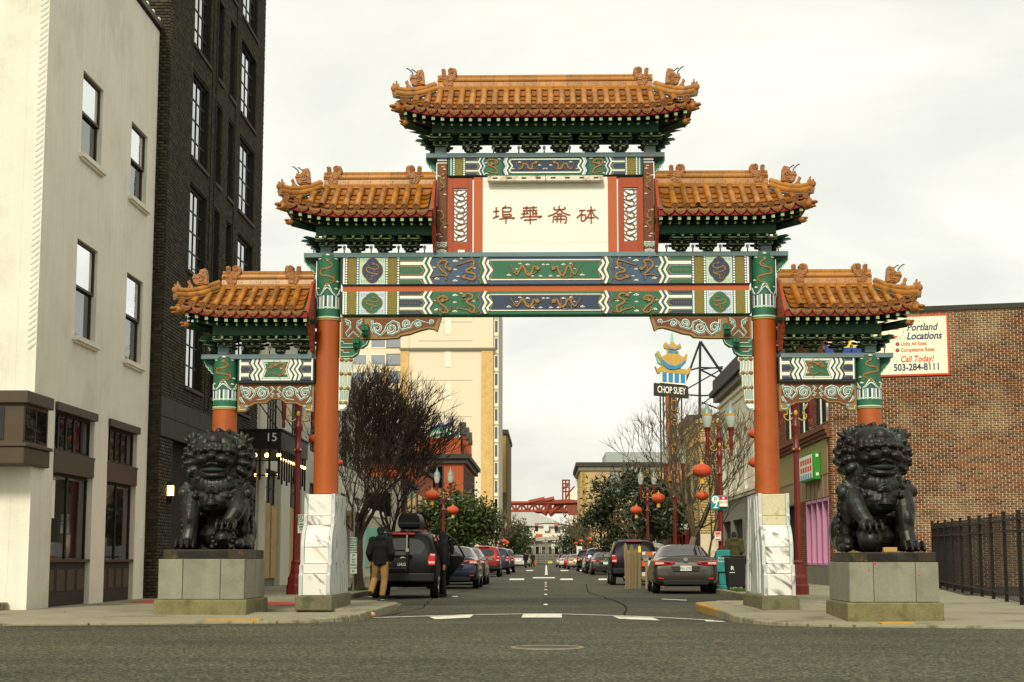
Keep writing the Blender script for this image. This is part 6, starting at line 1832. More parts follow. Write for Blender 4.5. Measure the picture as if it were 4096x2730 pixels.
for gi, (a, b) in enumerate(gaps):
 window(hb, fH, a, b, 5.1, 7.6, .22, 'black_frame', 'window_glass', 6, 3, .06, .04)
 window(hb, fH, a, b, 2.75, 3.9, .24, 'shop_brown_dark', 'shop_glass', 3, 2, .08, .05, 'transom_window')
 if gi < 3:
  for k in range(2):
   u0, u1 = a + (b - a) * (.08 + .5 * k), a + (b - a) * (.50 + .46 * k)
   MB().mbox(fH, u0, u1, .38, 2.8 - .06 * k, -.14, -.10).build('plywood_board', 'plywood', hb)
  MB().mbox(fH, a, b, HK, 2.75, -.3, -.2).build('door_recess', 'grey_render', hb)
 else:
  MB().mbox(fH, a, b, HK, .7, -.3, -.15).build('stall_riser', 'pale_render', hb)
  window(hb, fH, a, b, .7, 2.75, .2, 'pale_render', 'shop_glass', 3, 1, .1, .1, 'display_window')
  MB().mbox(fH, a + .5, b - .5, .9, 2.2, -.17, -.16).build('yellow_poster', 'yellow_paint', hb)
MB().mbox(fH, 66, 80, 2.95, 3.25, -.1, 1.0).build('awning', 'white_paint', hb)
# canopy with bulbs and the number 15
can = thing('entrance_canopy', 'black hanging canopy numbered 15 edged with glowing bulbs', 'canopy', (-8.1, 48.5, 4.0))
xc0, xc1, yc0, yc1 = XD + .015, -7.52, 46.0, 51.2
zc0, zc1 = at(640, 1033, 46).z, at(640, 990, 46).z
cb_ = MB().box(xc0, xc1, yc0, yc1, zc0 + .0, zc1).build('fascia_box', 'dark_metal', can, bevel=.01)
MB().box(xc0 - .0, xc1 + .05, yc0 - .05, yc1 + .05, zc1, zc1 + .05).build('top_rim', 'dark_metal', cb_)
text('number', '15', .34, (xc1 - .28, yc0 - .012, (zc0 + zc1) / 2 + .07), (1, 0, 0), (0, 0, 1), 'white_paint', cb_, depth=.01)
def lampbulb(x, y, z, r=.065):
 MB().ell((x, y, z), r, 10, 8).build('canopy_bulb', 'warm_lamp', can, 60)
for i in range(4): lampbulb(xc0 + .12 + (xc1 - xc0 - .2) * i / 3, yc0 + .10, zc0 - .16)
for i in range(4): lampbulb(xc0 + .15 + (xc1 - xc0 - .25) * i / 3, yc0 + .16, zc0 - .72, .04)
for i in range(11): lampbulb(xc1 - .08, yc0 + .3 + (yc1 - yc0 - .4) * i / 10, zc0 - .25, .045)
for i in range(5): MB().box(xc0 + .05 + (xc1 - xc0 - .15) * i / 4, xc0 + .11 + (xc1 - xc0 - .15) * i / 4, yc0 + .05, yc0 + .11, zc0 - .85, zc0 - .001).build('hanging_bar', 'dark_metal', can)
for i in range(12): MB().box(xc1 - .1, xc1 - .05, yc0 + .2 + (yc1 - yc0 - .3) * i / 11, yc0 + .26 + (yc1 - yc0 - .3) * i / 11, zc0 - .85 - .12 * (i % 2), zc0 - .001).build('hanging_bar', 'dark_metal', can)
for i in range(2): MB().box(xc0 + .1, xc1 - .05, yc0 + .04, yc0 + .07, zc0 - .33 - .42 * i, zc0 - .29 - .42 * i).build('cross_bar', 'dark_metal', can)
for y_ in (yc0 + .3, yc1 - .3): MB().tube([(xc1 - .1, y_, zc1), (XD + .02, y_, zc1 + 1.5)], .02, 6).build('stay_rod', 'dark_metal', can)
# --- right: brick wall with the painted sign
WA = Vector((9.45, 54.2, 0)); ang = math.radians(-14)
wd_ = Vector((math.cos(ang), math.sin(ang), 0)); wn = Vector((math.sin(ang), -math.cos(ang), 0))     # along, outward
fB = lambda u, v, d: WA + wd_ * u + Vector((0, 0, v)) + wn * d
def onwall(x, y):
 """picture point (display px) -> (u, v) on that wall"""
 d = RM @ Vector(((x * K - CX) / F, (CY - y * K) / F, -1.0))
 t = (WA - EYE).dot(wn) / d.dot(wn); p = EYE + d * t - WA
 return p.dot(wd_), p.z
rb = thing('brick_building', 'red brick building with a blank weathered side wall and painted billboard', 'building', (12, 56, HK))
ZB = onwall(2200, 713)[1]
LB = 13.0
MB().mbox(fB, 0, LB, HK - .1, ZB, -.4, -.012).build('side_wall', 'mortar_pale', rb)
cnt = [0]; unit2 = {}
vis = sorted([])
def bh(p, q, z0, z1, dd):
 if cnt[0] >= 290 or not (3.9 < p < 6.4 and 3.1 < z0 < 4.9): return False
 cnt[0] += 1
 w_ = round(q - p, 3)
 if w_ not in unit2:
  mm = MB(); mm.box(0, w_, -.014, .012, 0, z1 - z0); unit2[w_] = mm.mesh('brick'); unit2[w_].materials.append(MATS['red_brick'])
 o = bpy.data.objects.new('brick', unit2[w_]); COL.objects.link(o); o.parent = rb
 o.location = fB(p, z0, 0) - OFF[rb]; o.rotation_euler = (0, 0, ang)
 return True
bricks(rb, fB, 0, LB, HK, ZB, [], 'red_brick', hook=bh, seed=7, bl=.20, bh=.053, jt=.022)
MB().mbox(fB, -.05, LB, ZB, ZB + .16, -.45, .08).build('coping', 'stone_dark', rb)
mat('cream_sign', (246, 240, 208), .6, var=.04, vs=1, grain=.02); mat('sign_red', (214, 74, 44), .6, var=.05); mat('sign_navy', (40, 58, 92), .6, var=.05); mat('sign_orange', (206, 92, 44), .6, var=.05); mat('sign_yellow', (226, 208, 90), .6); mat('sign_blue', (44, 70, 140), .6)
u0, v1 = onwall(1898, 733); u1, v0 = onwall(2183, 862)
bb = thing('billboard', 'cream painted billboard with a phone number on the brick wall', 'sign', fB((u0 + u1) / 2, v0, .05)[:])
MB().mbox(fB, u0, u1, v0, v1, .02, .06).build('border', 'sign_red', bb)
e_ = .06
MB().mbox(fB, u0 + e_, u1 - e_, v0 + e_, v1 - e_, .03, .066).build('board', 'cream_sign', bb)
def wtext(s, x, y, h, mt, shear=0, sq=1.0, bold=.0, al='CENTER'):
 u, v = onwall(x, y); text('lettering', s, h, fB(u, v, .070), wd_, (0, 0, 1), mt, bb, al, shear, .004, sq, bold)
pxw = 53.5 / 3735
wtext('Portland', 2118, 753, 23.5 * pxw, 'sign_navy', .25, .84, .006); wtext('Locations', 2123, 773, 23.5 * pxw, 'sign_navy', .25, .86, .008)
wtext('Units All Sizes', 2070, 792, 12.5 * pxw, 'sign_orange', 0, .80, .004, 'LEFT'); wtext('Competative Rates', 2070, 806, 12.5 * pxw, 'sign_orange', 0, .78, .004, 'LEFT')
wtext('Call Today!', 2107, 826, 20 * pxw, 'sign_red', .2, .8, .006); wtext('503-284-8111', 2107, 845, 22 * pxw, 'sign_navy', 0, .84, .008)
for yy_ in (792, 806):
 u, v = onwall(2062.5, yy_)
 for r, mt, dd in ((.065, 'sign_navy', .072), (.043, 'sign_red', .075)): MB().prism([(u + r * math.cos(t), v + r * math.sin(t)) for t in np.linspace(0, 2 * math.pi, 15)[:-1]], fB, .06, dd).build('bullet', mt, bb)
u, v = onwall(2062, 763)
for r, mt, dd in ((.255, 'sign_navy', .070), (.245, 'cream_sign', .072)): MB().prism([(u - .05 + r * math.cos(t), v + r * math.sin(t)) for t in np.linspace(0, 2 * math.pi, 29)[:-1]], fB, .06, dd).build('roundel', mt, bb)
MB().mbox(fB, u - .2, u + .05, v + .06, v + .16, .06, .075).build('roundel_bar', 'sign_red', bb); MB().mbox(fB, u - .25, u + .0, v - .2, v - .14, .06, .075).build('roundel_bar', 'sign_red', bb)
MB().prism([onwall(*p) for p in ((1898, 815), (1898, 795), (1935, 795), (1952, 782), (1975, 795), (2010, 795), (2010, 815))], fB, .06, .076).build('painted_shape', 'sign_blue', bb)
MB().prism([onwall(*p) for p in ((1932, 800), (1955, 782), (1978, 800))], fB, .06, .08).build('painted_shape', 'sign_yellow', bb)
# --- shop building along the street (its brick face runs away from the wall's corner)
XS = 9.45
fR = facing_street(XS, -1)
sb = thing('shop_building', 'brown brick shop building with pink window and green sign', 'building', (12, 60, HK))
y0s, y1s = 54.25, 66.0
pk = (SX(3310, 2100, XS).y, SX(3215, 2100, XS).y)
bigw = (54.75, 59.4, .78, 3.05)
uw = [(SX(x + 52, 1600, XS).y, SX(x, 1600, XS).y, 5.6, 7.7) for x in (3262, 3195, 3140)]
uw = [(min(a, b), max(a, b), z0, z1) for a, b, z0, z1 in uw]
hs = [bigw] + uw + [(61.6, 65.4, HK, 3.0)]
wallfill(MB(), fR, y0s, y1s, HK - .1, ZB - .2, hs, -.35, -.012).build('wall', 'mortar_dark', sb)
bricks(sb, fR, y0s, y1s, HK, ZB - .2, hs + [(y0s + .55, y1s, 3.1, 5.02)], 'shop_brick', seed=9)
MB().box(XS + .36, 24, y0s + .2, y1s, 0, ZB - .3).build('core', 'interior', sb)
for k, (dz, dd) in enumerate(((5.04, .10), (5.17, .16), (5.30, .22))): MB().mbox(fR, y0s - .02, y1s, dz, dz + .125, -.1, dd).build('cornice', 'shop_brick', sb)
MB().mbox(fR, y0s - .05, y1s, ZB - .2, ZB + .0, -.4, .2).build('parapet', 'shop_brown_dark', sb)
mat('pink_glass', (120, 88, 112), .3, var=.15, spec=.6); mat('pink', (196, 136, 168), .6, var=.08); mat('tan_board', (150, 128, 96), .8, var=.1); mat('sage', (150, 138, 84), .8, var=.1); mat('sign_green', (44, 140, 36), .5)
MB().mbox(fR, y0s + .4, y1s, 3.85, 5.02, -.012, .04).build('fascia', 'sage', sb); MB().mbox(fR, y0s + .45, y1s, 3.08, 3.84, -.012, .02).build('panel_board', 'tan_board', sb)
for k in range(6): MB().mbox(fR, y0s + .5 + k * .9, y0s + .56 + k * .9, 3.08, 3.84, 0, .04).build('board_batten', 'tan_board', sb)
a, b, z0, z1 = bigw
wo = MB()
wo.mbox(fR, a, b, z0, z0 + .08, -.2, .03); wo.mbox(fR, a, b, z1 - .1, z1, -.2, .03)
for i in range(5): x_ = a + (b - a) * i / 4; wo.mbox(fR, x_ - .04, x_ + .04, z0, z1, -.2, .03)
wo = wo.build('window_frame', 'pink', sb)
for i in range(4): MB().mbox(fR, a + (b - a) * i / 4 + .05, a + (b - a) * (i + 1) / 4 - .05, z0 + .08, z1 - .1, -.12, -.11).build('pane', 'pink_glass', wo) if i < 3 else None
for i in range(4):
 u_ = a + (b - a) * i / 4
 MB().mbox(fR, u_ + .05, a + (b - a) * (i + 1) / 4 - .05, z0 + .08, z1 - .1, -.12, -.11).build('pane', 'pink_glass', wo) if i == 3 else None
MB().mbox(fR, a - .1, b + .1, HK, z0 - .02, -.05, .03).build('stall_riser', 'grey_render', sb)
for (a, b, z0, z1) in uw: window(sb, fR, a, b, z0, z1, .15, 'white_paint', 'window_glass', 1, 2, .07, .05)
MB().mbox(fR, 61.6, 65.4, HK, 3.0, -.3, -.25).build('door_recess', 'interior', sb)
sg = thing('shop_sign', 'lit green-edged box sign with faded lettering on the brick shop', 'sign', (XS - .5, 57, 3.6))
ys0, ys1 = 56.0, 59.3
zs0, zs1 = 3.72, 4.66
MB().box(XS - .27, XS - .045, ys0, ys0 + .3, zs0, zs1).build('sign_case', 'sign_green', sg, bevel=.01)
MB().box(XS - .265, XS - .045, ys0 + .3, ys1, zs0, zs1).build('sign_body', 'sign_green', sg)
MB().box(XS - .275, XS - .265, ys0 + .36, ys1 - .06, zs0 + .06, zs1 - .06).build('sign_face', 'white_paint', sg)
for k in range(3):
 for j in range(5):
  MB().box(XS - .28, XS - .2755, ys0 + .45 + j * (ys1 - ys0 - .7) / 5, ys0 + .45 + (j + .7) * (ys1 - ys0 - .7) / 5, zs1 - .36 - k * .26, zs1 - .18 - k * .26).build('faded_mark', ('sign_red', 'sign_red', 'scroll_blue')[k], sg)
for zz_ in (zs0 + .12, zs1 - .18): MB().box(XS - .20, XS - .11, ys0 - .01, ys0 - .001, zz_, zz_ + .1).build('case_plate', 'white_paint', sg)
# --- cream building with arched windows
ab = thing('arched_building', 'cream rendered building with arched windows and dark cornice behind the right column', 'building', (12, 77, HK))
ya_, yb_ = 66.1, 87.0
XA = 9.3
fA = facing_street(XA, -1)
ZA = SX(2900, 1560, XA).z
mat('cream_render', (214, 206, 180), .85, var=.1, vs=1, streak=.08); mat('green_frame', (44, 66, 50), .6)
aw = []
for yc in (69, 72.6, 76.2, 79.6, 82.4, 85.2): aw.append((yc - .6, yc + .6, 4.4, 7.2))
wallfill(MB(), fA, ya_, yb_, 3.9, ZA, aw, -.4, 0).build('wall', 'cream_render', ab)
MB().box(XA + .41, 22, ya_, yb_ - .02, 0, ZA).build('core', 'grey_render', ab)
MB().mbox(flat(ya_), XA + .05, 22, HK, ZA - .05, -.2, 0).build('party_wall', 'grey_render', ab)
for (a, b, z0, z1) in aw:
 arch = [(a, z1 - .6), (a, z1 + .001), (b, z1 + .001), (b, z1 - .6)] + [((a + b) / 2 + .6 * math.cos(t), z1 - .6 + .6 * math.sin(t)) for t in np.linspace(0, math.pi, 11)]
 MB().prism(arch, fA, -.35, -.002).build('arch_head', 'cream_render', ab)
 wo = window(ab, fA, a, b, z0, z1, .2, 'green_frame', 'window_glass', 2, 2, .08, .06)
 MB().mbox(fA, a - .15, b + .15, z0 - .22, z0, -.2, .12).build('sill', 'cream_render', wo)
for k, (z_, d_) in enumerate(((3.9, .12), (4.05, .2), (ZA - 1.1, .06), (ZA - .75, .12), (ZA - .4, .3), (ZA - .12, .5))): MB().mbox(fA, ya_, yb_ + d_, z_, z_ + (.13 if k < 4 else .26), -.1, d_).build('cornice', ('cream_render', 'cream_render', 'cream_render', 'cream_render', 'grey_render', 'stone_dark')[k], ab)
MB().mbox(fA, ya_ + .4, yb_, ZA + .14, ZA + .75, -.4, .35).build('parapet', 'stone_dark', ab)
hs = [(67.2, 70.6, 1.9, 3.3), (72, 76, HK, 2.9), (77.5, 81.5, HK, 2.9), (82.5, 86, HK, 2.9)]
wallfill(MB(), fA, ya_, yb_, HK - .05, 3.88, hs, -.3, .02).build('ground_floor', 'grey_render', ab)
window(ab, fA, 67.2, 70.6, 1.9, 3.3, .1, 'black_frame', 'shop_glass', 8, 1, .06, .04)
MB().mbox(fA, 66.6, 71.4, .2, 1.95, .02, .05).build('plywood_board', 'plywood', ab)
for (a, b, z0, z1) in hs[1:]:
 MB().mbox(fA, a, b, z0, z1, -.3, -.2).build('shopfront', 'white_paint' if a < 73 else 'interior', ab)
 # ------------------------------------------------------------------ buildings down the street
mat('tower_cream', (224, 210, 182), .9, var=.04, vs=.05, grain=.03, bump=.05); mat('tower_stone', (206, 172, 112), .9, var=.25, vs=1.2, grain=.15, gs=3, bump=.2)
mat('tower_trim', (188, 182, 164), .85, var=.1); mat('orange_brick', (166, 82, 44), .85, var=.08, vs=.3, grain=.06, gs=6); mat('dark_cornice', (62, 60, 52), .8)
mat('tan_render', (186, 160, 112), .9, var=.05, vs=.1); mat('taupe', (92, 78, 54), .8); mat('ochre', (160, 132, 66), .85, var=.05)
mat('steel_red', (140, 66, 44), .7, var=.15, vs=.3); mat('apt_white', (232, 226, 204), .9, var=.04); mat('roof_grey', (170, 168, 158), .9, var=.06, vs=.2)
mat('metal_grey', (158, 166, 160), .7, var=.06); mat('teal_glass', (88, 128, 116), .15, spec=.7, var=.2)
def simple_windows(b, fn, us, vs, w_, h_, fmat, gmat, dep=.0, nu=1, nv=1, fw=.1):
 for u in us:
  for v in vs:
   fo = MB().mbox(fn, u - w_ / 2 - fw, u + w_ / 2 + fw, v - fw, v + h_ + fw, -.05, .05).build('window', fmat, b)
   for i in range(nu):
    for j in range(nv):
     MB().mbox(fn, u - w_ / 2 + w_ * i / nu + .03, u - w_ / 2 + w_ * (i + 1) / nu - .03, v + h_ * j / nv + .03, v + h_ * (j + 1) / nv - .03, -.02, .06).build('pane', gmat, fo)
     # cream tower
tw = thing('cream_tower', 'cream apartment tower with sandstone corner strips left of the street', 'building', (-20, 285, HK))
YT_ = 276.0
T = lambda x, y: at(x, y, YT_)
xl_, xr_ = T(920, 900).x, T(1133, 900).x
x2 = T(1098 + 8, 900).x
ZT_ = T(1000, 690).z
MB().box(xl_, xr_, YT_, YT_ + 30, 0, ZT_).build('wall', 'tower_cream', tw)
fT = flat(YT_)
zl = T(1000, 805).z
for a, b in ((xl_ - .02, T(939, 900).x), (x2, xr_ + .02)):
 MB().mbox(fT, a, b, 0, zl, -.5, .25).build('stone_strip', 'tower_stone', tw); MB().mbox(fT, a, b, zl + .3, ZT_, -.5, .22).build('stone_strip', 'tower_cream', tw)
MB().mbox(fT, xl_ - .2, xr_ + .4, zl, zl + .35, -.2, .5).build('string_course', 'grey_render', tw)
simple_windows(tw, fT, [T(1029, 900).x], [T(1029, y).z for y in (768, 843, 892 + 26, 990, 1062, 1135, 1210)], 1.1, 2.9, 'tower_cream', 'white_curtain' if 'white_curtain' in MATS else 'apt_white', fw=.15)
for y in (744, 787, 877, 960, 1045): MB().mbox(fT, T(960, 900).x, T(1085, 900).x, T(0, y).z, T(0, y).z + .12, 0, .05).build('joint_line', 'tower_trim', tw)
MB().box(xr_, T(1146, 900).x, YT_ + .5, YT_ + 25, 0, ZT_).build('side_wing', 'tower_trim', tw)
for k in range(13):
 z = 3 + k * 3.05
 if z < ZT_ - 2: MB().box(T(1137, 900).x, T(1143, 900).x, YT_ + .38, YT_ + .5, z, z + 2.0).build('pane', 'window_glass_dim', tw)
 if z < ZT_ - 2: MB().box(T(1134.5, 900).x, T(1145, 900).x, YT_ + .40, YT_ + .49, z - .6, z + 2.1).build('window', 'apt_white', tw)
 # set-back left wing of the tower
xw0 = T(790, 900).x
MB().box(T(740, 900).x, xl_ - .01, YT_ + 4, YT_ + 30, 0, ZT_ - 1).build('left_wing', 'tower_cream', tw)
fT2 = flat(YT_ + 4)
for x in (825, 868, 905):
 for k in range(13):
  z = 4 + k * 3.05; p = at(x, 900, YT_ + 4).x
  o = MB().mbox(fT2, p - 1.4, p + 1.4, z - .2, z + 1.9, -.02, .08).build('window', 'apt_white' if x != 905 else 'grey_render', tw)
  MB().mbox(fT2, p - 1.2, p + 1.2, z, z + 1.7, .0, .10).build('pane', 'window_glass', o)
MB().mbox(fT2, at(880, 900, 280).x, at(893, 900, 280).x, 0, T(0, 840).z, 0, .2).build('stone_strip', 'tower_stone', tw)
# dark and ochre building beyond
ob2 = thing('ochre_building', 'narrow dark brown and ochre building beyond the cream tower', 'building', (-10, 345, HK))
Y2 = 335.0
MB().box(at(1090, 900, Y2).x, at(1165.5, 900, Y2).x, Y2, Y2 + 40, 0, at(1150, 992, Y2).z).build('wall', 'taupe', ob2)
MB().box(at(1155, 900, Y2).x, at(1163, 900, Y2).x, Y2 - .3, Y2 - .01, at(1155, 1132, Y2).z, at(1155, 1000, Y2).z).build('ochre_panel', 'ochre', ob2)
MB().box(at(1090, 900, Y2).x, at(1168, 900, Y2).x, Y2 - .8, Y2 + 40, at(1150, 998, Y2).z, at(1150, 988, Y2).z).build('cornice', 'dark_cornice', ob2)
for k in range(8): MB().box(at(1149, 900, Y2).x, at(1154, 900, Y2).x, Y2 - .12, Y2 - .01, 4 + k * 3, 5.9 + k * 3).build('window', 'window_glass_dim', ob2)
# orange brick building with flags
og = thing('orange_building', 'orange-red brick building with dark cornice and flags on its roof', 'building', (-15, 180, HK))
Y3 = 171.0
xo = at(1064, 1100, Y3).x
zo = at(1064, 1052, Y3).z
MB().box(xo - 26, xo, Y3, Y3 + 28, 0, zo).build('wall', 'orange_brick', og)
MB().box(xo - 26.5, xo + .7, Y3 - .7, Y3 + 28.5, zo - 0.1, zo + .35).build('cornice', 'dark_cornice', og); MB().box(xo - 26.2, xo + .4, Y3 - .35, Y3 + 28.3, zo - .6, zo - .101).build('cornice', 'dark_cornice', og)
MB().box(xo - 26, xo - .3, Y3 + .4, Y3 + 27, zo + .36, zo + 2.1).build('parapet', 'orange_brick', og)
f3 = flat(Y3)
simple_windows(og, f3, [xo - 2.9 - k * 3.4 for k in range(6)], [1.2, 4.9, zo - 3.6 + .4], 1.5, 2.3, 'dark_cornice', 'window_glass_dim', nu=1, nv=2, fw=.12)
f3s = facing_street(xo, 1)
for k in range(8):
 for z in (1.2, 4.9, zo - 3.2): MB().mbox(f3s, Y3 + 2 + k * 3.2, Y3 + 3.6 + k * 3.2, z, z + 2.3, -.02, .06).build('window', 'dark_cornice', og)
for k in range(3):
 MB().box(xo - .35, xo + .05, Y3 + 2 + k * 7, Y3 + 4.4 + k * 7, zo + .36, zo + 2.6).build('dormer', 'orange_brick', og)
 MB().prism([(Y3 + 1.7 + k * 7, zo + 2.6), (Y3 + 4.7 + k * 7, zo + 2.6), (Y3 + 3.2 + k * 7, zo + 4.0)], f3s, -.5, .15).build('dormer_gable', 'dark_cornice', og)
MB().mbox(f3, xo - 20, xo - 15.5, 3.2, 7.4, 0, .1).build('blue_banner', 'banner_blue' if 'banner_blue' in MATS else 'sign_blue', og)
mat('flag_white', (220, 220, 210), .8); mat('flag_green', (60, 140, 110), .8)
def flag(x, y0, y1, mats_, label, ln=2.3):
 p = at(x, y0, Y3 + 1); q = at(x, y1, Y3 + 1)
 f_ = thing('flag', label, 'flag', (p.x, Y3 + 1, zo + .36))
 MB().tube([(p.x, Y3 + 1, zo + .3), (p.x, Y3 + 1, q.z)], .06, 6).build('pole', 'dark_cornice', f_)
 n = len(mats_)
 for i, mt in enumerate(mats_):
  rows_ = []
  for k in range(9):
   t = k / 8; zt = q.z - .15 - t * .9 - .1 * math.sin(t * 6); hgt = 1.5
   rows_.append([Vector((p.x - t * ln, Y3 + 1 + .25 * math.sin(t * 7), zt - hgt * i / n)), Vector((p.x - t * ln, Y3 + 1 + .25 * math.sin(t * 7 + .3), zt - hgt * (i + 1) / n))])
  MB().grid(rows_).build('cloth', mt, f_, recalc=False)
flag(1039, 1045, 957, ['flag_white', 'sign_blue', 'flag_green', 'flag_white', 'flag_green'], 'white, blue and green flag on the orange building roof', 2.4)
flag(1053, 1045, 987, ['sign_navy', 'flag_white', 'sign_red', 'flag_white', 'sign_red'], 'red, white and blue striped flag on the orange building roof', 2.2)
flag(1062, 1045, 998, ['black_frame'], 'black flag on the orange building roof', 2.4)
# tan building, right side
tb_ = thing('tan_building', 'tan rendered building with dark cornice at the far right of the street', 'building', (20, 430, HK))
Y4 = 416.0
A4 = lambda x, y: at(x, y, Y4)
x0, x1 = A4(1334, 1100).x, A4(1545, 1100).x
z4 = A4(1400, 1072).z
MB().box(x0, x1, Y4, Y4 + 45, 0, z4).build('wall', 'tan_render', tb_)
MB().box(x0 - 1.2, x1, Y4 - 1.0, Y4 + 45, z4, z4 + 1.0).build('cornice', 'stone_dark', tb_); MB().box(x0 - .5, x1, Y4 - .5, Y4 + 45, z4 - 1.1, z4 - .01).build('frieze', 'grey_render', tb_)
f4 = flat(Y4)
for k in range(26): MB().mbox(f4, x0 + .3, x0 + 1.1 + .3 * (k % 2), .4 + k * .92, 1.2 + k * .92, -.02, .12).build('quoin', 'ochre', tb_)
MB().mbox(f4, A4(1420, 0).x, A4(1492, 0).x, A4(0, 1133).z, A4(0, 1088).z, -.02, .25).build('bay_frame', 'taupe', tb_)
simple_windows(tb_, f4, [A4(x, 0).x for x in (1398, 1410, 1424)], [A4(0, 1113).z], 1.05, 3.0, 'taupe', 'window_glass', fw=.12)
MB().mbox(f4, A4(1390, 0).x, A4(1436, 0).x, A4(0, 1122).z, A4(0, 1115).z, -.02, .3).build('spandrel', 'taupe', tb_)
MB().mbox(f4, A4(1390, 0).x, A4(1436, 0).x, A4(0, 1145).z, A4(0, 1122).z, -.02, .1).build('glazing', 'teal_glass', tb_)
gb_ = thing('grey_metal_building', 'grey corrugated metal building behind the tan building roof', 'building', (30, 490, HK))
Y5 = 470.0
MB().box(at(1392, 1060, Y5).x, at(1431, 1060, Y5).x, Y5, Y5 + 30, 0, at(1400, 1039, Y5).z).build('wall', 'metal_grey', gb_)
MB().box(at(1431.5, 1060, Y5).x, at(1580, 1060, Y5).x, Y5 + 1, Y5 + 30, 0, at(1400, 1039, Y5).z).build('wall', 'metal_grey', gb_)
# far apartments across the end of the street
ap_ = thing('apartment_block', 'white apartment block with grey hipped roof closing the street', 'building', (0, 520, HK))
Y6 = 505.0
A6 = lambda x, y: at(x, y, Y6)
xa, xb = A6(1140, 1200).x, A6(1336, 1200).x
z6 = A6(1200, 1218).z; z6b = A6(1250, 1206).z
MB().box(xa, xb, Y6, Y6 + 20, 0, z6b).build('wall', 'apt_white', ap_)
xg = A6(1246, 0).x
MB().add([(xa, Y6 - 1, z6b), (xg + 8, Y6 - 1, z6b - .8), (A6(1224, 0).x, Y6 + 9, A6(0, 1176).z), (A6(1165, 0).x, Y6 + 9, A6(0, 1176).z), (xa, Y6 + 20, z6b), (xg + 8, Y6 + 20, z6b)], [(0, 1, 2, 3), (3, 2, 5, 4), (1, 5, 2), (0, 3, 4)]).build('roof', 'roof_grey', ap_)
MB().prism([(A6(1168, 0).x, z6b), (A6(1195, 0).x, z6b), (A6(1166, 0).x, A6(0, 1180).z)], flat(Y6 - .5), -.5, 0).build('gable', 'apt_white', ap_)
f6 = flat(Y6)
simple_windows(ap_, f6, [A6(x, 0).x for x in (1178, 1193, 1208, 1255, 1277, 1300, 1322)], [A6(0, 1224 + 2).z], 1.8, 2.0, 'apt_white', 'window_glass_dim', nu=2, fw=.1)
simple_windows(ap_, f6, [A6(x, 0).x for x in (1203, 1212, 1230, 1260, 1290, 1310)], [A6(0, 1250).z], 1.5, 1.8, 'apt_white', 'window_glass_dim', fw=.1)
for x, y0, y1 in ((1236, 1262, 1228), (1310, 1250, 1232)): MB().mbox(f6, A6(x - 7, 0).x, A6(x + 7, 0).x, A6(0, y0).z, A6(0, y1).z, -.1, .15).build('orange_panel', 'strip_red', ap_)
lowb = thing('grey_shed', 'low grey building with wide roof at the end of the street', 'building', (0, 450, HK))
Y7 = 440.0
A7 = lambda x, y: at(x, y, Y7)
MB().box(A7(1180, 0).x, A7(1302, 0).x, Y7, Y7 + 20, 0, A7(1240, 1246).z).build('wall', 'grey_render', lowb)
MB().prism([(A7(1180, 0).x, A7(0, 1247).z), (A7(1306, 0).x, A7(0, 1240).z), (A7(1300, 0).x, A7(0, 1232).z), (A7(1185, 0).x, A7(0, 1238).z)], flat(Y7 - 1), -20, 0).build('roof', 'roof_grey', lowb)
simple_windows(lowb, flat(Y7), [A7(1190 + 14 * k, 0).x for k in range(8)], [2.2], 1.0, 2.2, 'tower_trim', 'window_glass_dim')
# red steel truss bridge and grain elevator
br_ = thing('steel_bridge', 'rust-red steel truss bridge beyond the white apartments', 'bridge', (0, 600, HK))
Y8 = 590.0
A8 = lambda x, y: at(x, y, Y8)
def strut(a, b, r=.55, par=None, nm='strut'):
 p, q = A8(*a), A8(*b); return MB().tube([p, q], r, 4).build(nm, 'steel_red', par or br_)
strut((1140, 1157), (1335, 1157), .75, nm='top_chord'); strut((1140, 1176), (1335, 1176), .75, nm='bottom_chord')
for i in range(14):
 x = 1145 + i * 13.5
 strut((x, 1157), (x, 1176), .32); strut((x, 1176 if i % 2 else 1157), (x + 13.5, 1157 if i % 2 else 1176), .4)
MB().prism([tuple((A8(x, y).x, A8(x, y).z)) for x, y in ((1270, 1158), (1335, 1156), (1335, 1151), (1305, 1148), (1270, 1150))], flat(Y8 - 2), -6, 0).build('machine_house', 'steel_red', br_)
MB().prism([tuple((A8(x, y).x, A8(x, y).z)) for x, y in ((1300, 1160), (1335, 1160), (1335, 1184), (1306, 1184))], flat(Y8 - 1), -3, 0).build('counterweight', 'steel_red', br_)
for a, b in (((1215, 1156), (1252, 1148)), ((1240, 1155), (1274, 1147)), ((1250, 1184), (1262, 1160)), ((1262, 1184), (1290, 1160))): strut(a, b, 1.0)
ge = thing('grain_elevator', 'white grain elevator with a red steel tower beside the tan building', 'building', (22, 640, HK))
Y9 = 640.0
A9 = lambda x, y: at(x, y, Y9)
MB().box(A9(1296, 0).x, A9(1340, 0).x, Y9, Y9 + 20, 0, A9(0, 1128).z).build('silo', 'apt_white', ge); MB().box(A9(1319, 0).x, A9(1345, 0).x, Y9 + 1, Y9 + 20, 0, A9(0, 1090).z).build('silo', 'apt_white', ge)
for x in (1293, 1300, 1308): MB().tube([A9(x, 1150), A9(x, 1103)], .3, 4).build('tower_leg', 'steel_red', ge)
for y in (1104, 1112, 1120, 1130): MB().tube([A9(1292, y), A9(1309, y)], .3, 4).build('tower_beam', 'steel_red', ge)
for (a, b) in (((1293, 1125), (1308, 1112)), ((1300, 1148), (1308, 1130)), ((1310, 1130), (1320, 1118))): MB().tube([A9(*a), A9(*b)], .3, 4).build('tower_brace', 'steel_red', ge)
MB().ell(A9(1326, 1088), (1.6, 1.6, 2.2), 8, 6).build('roof_vent', 'steel_red', ge)
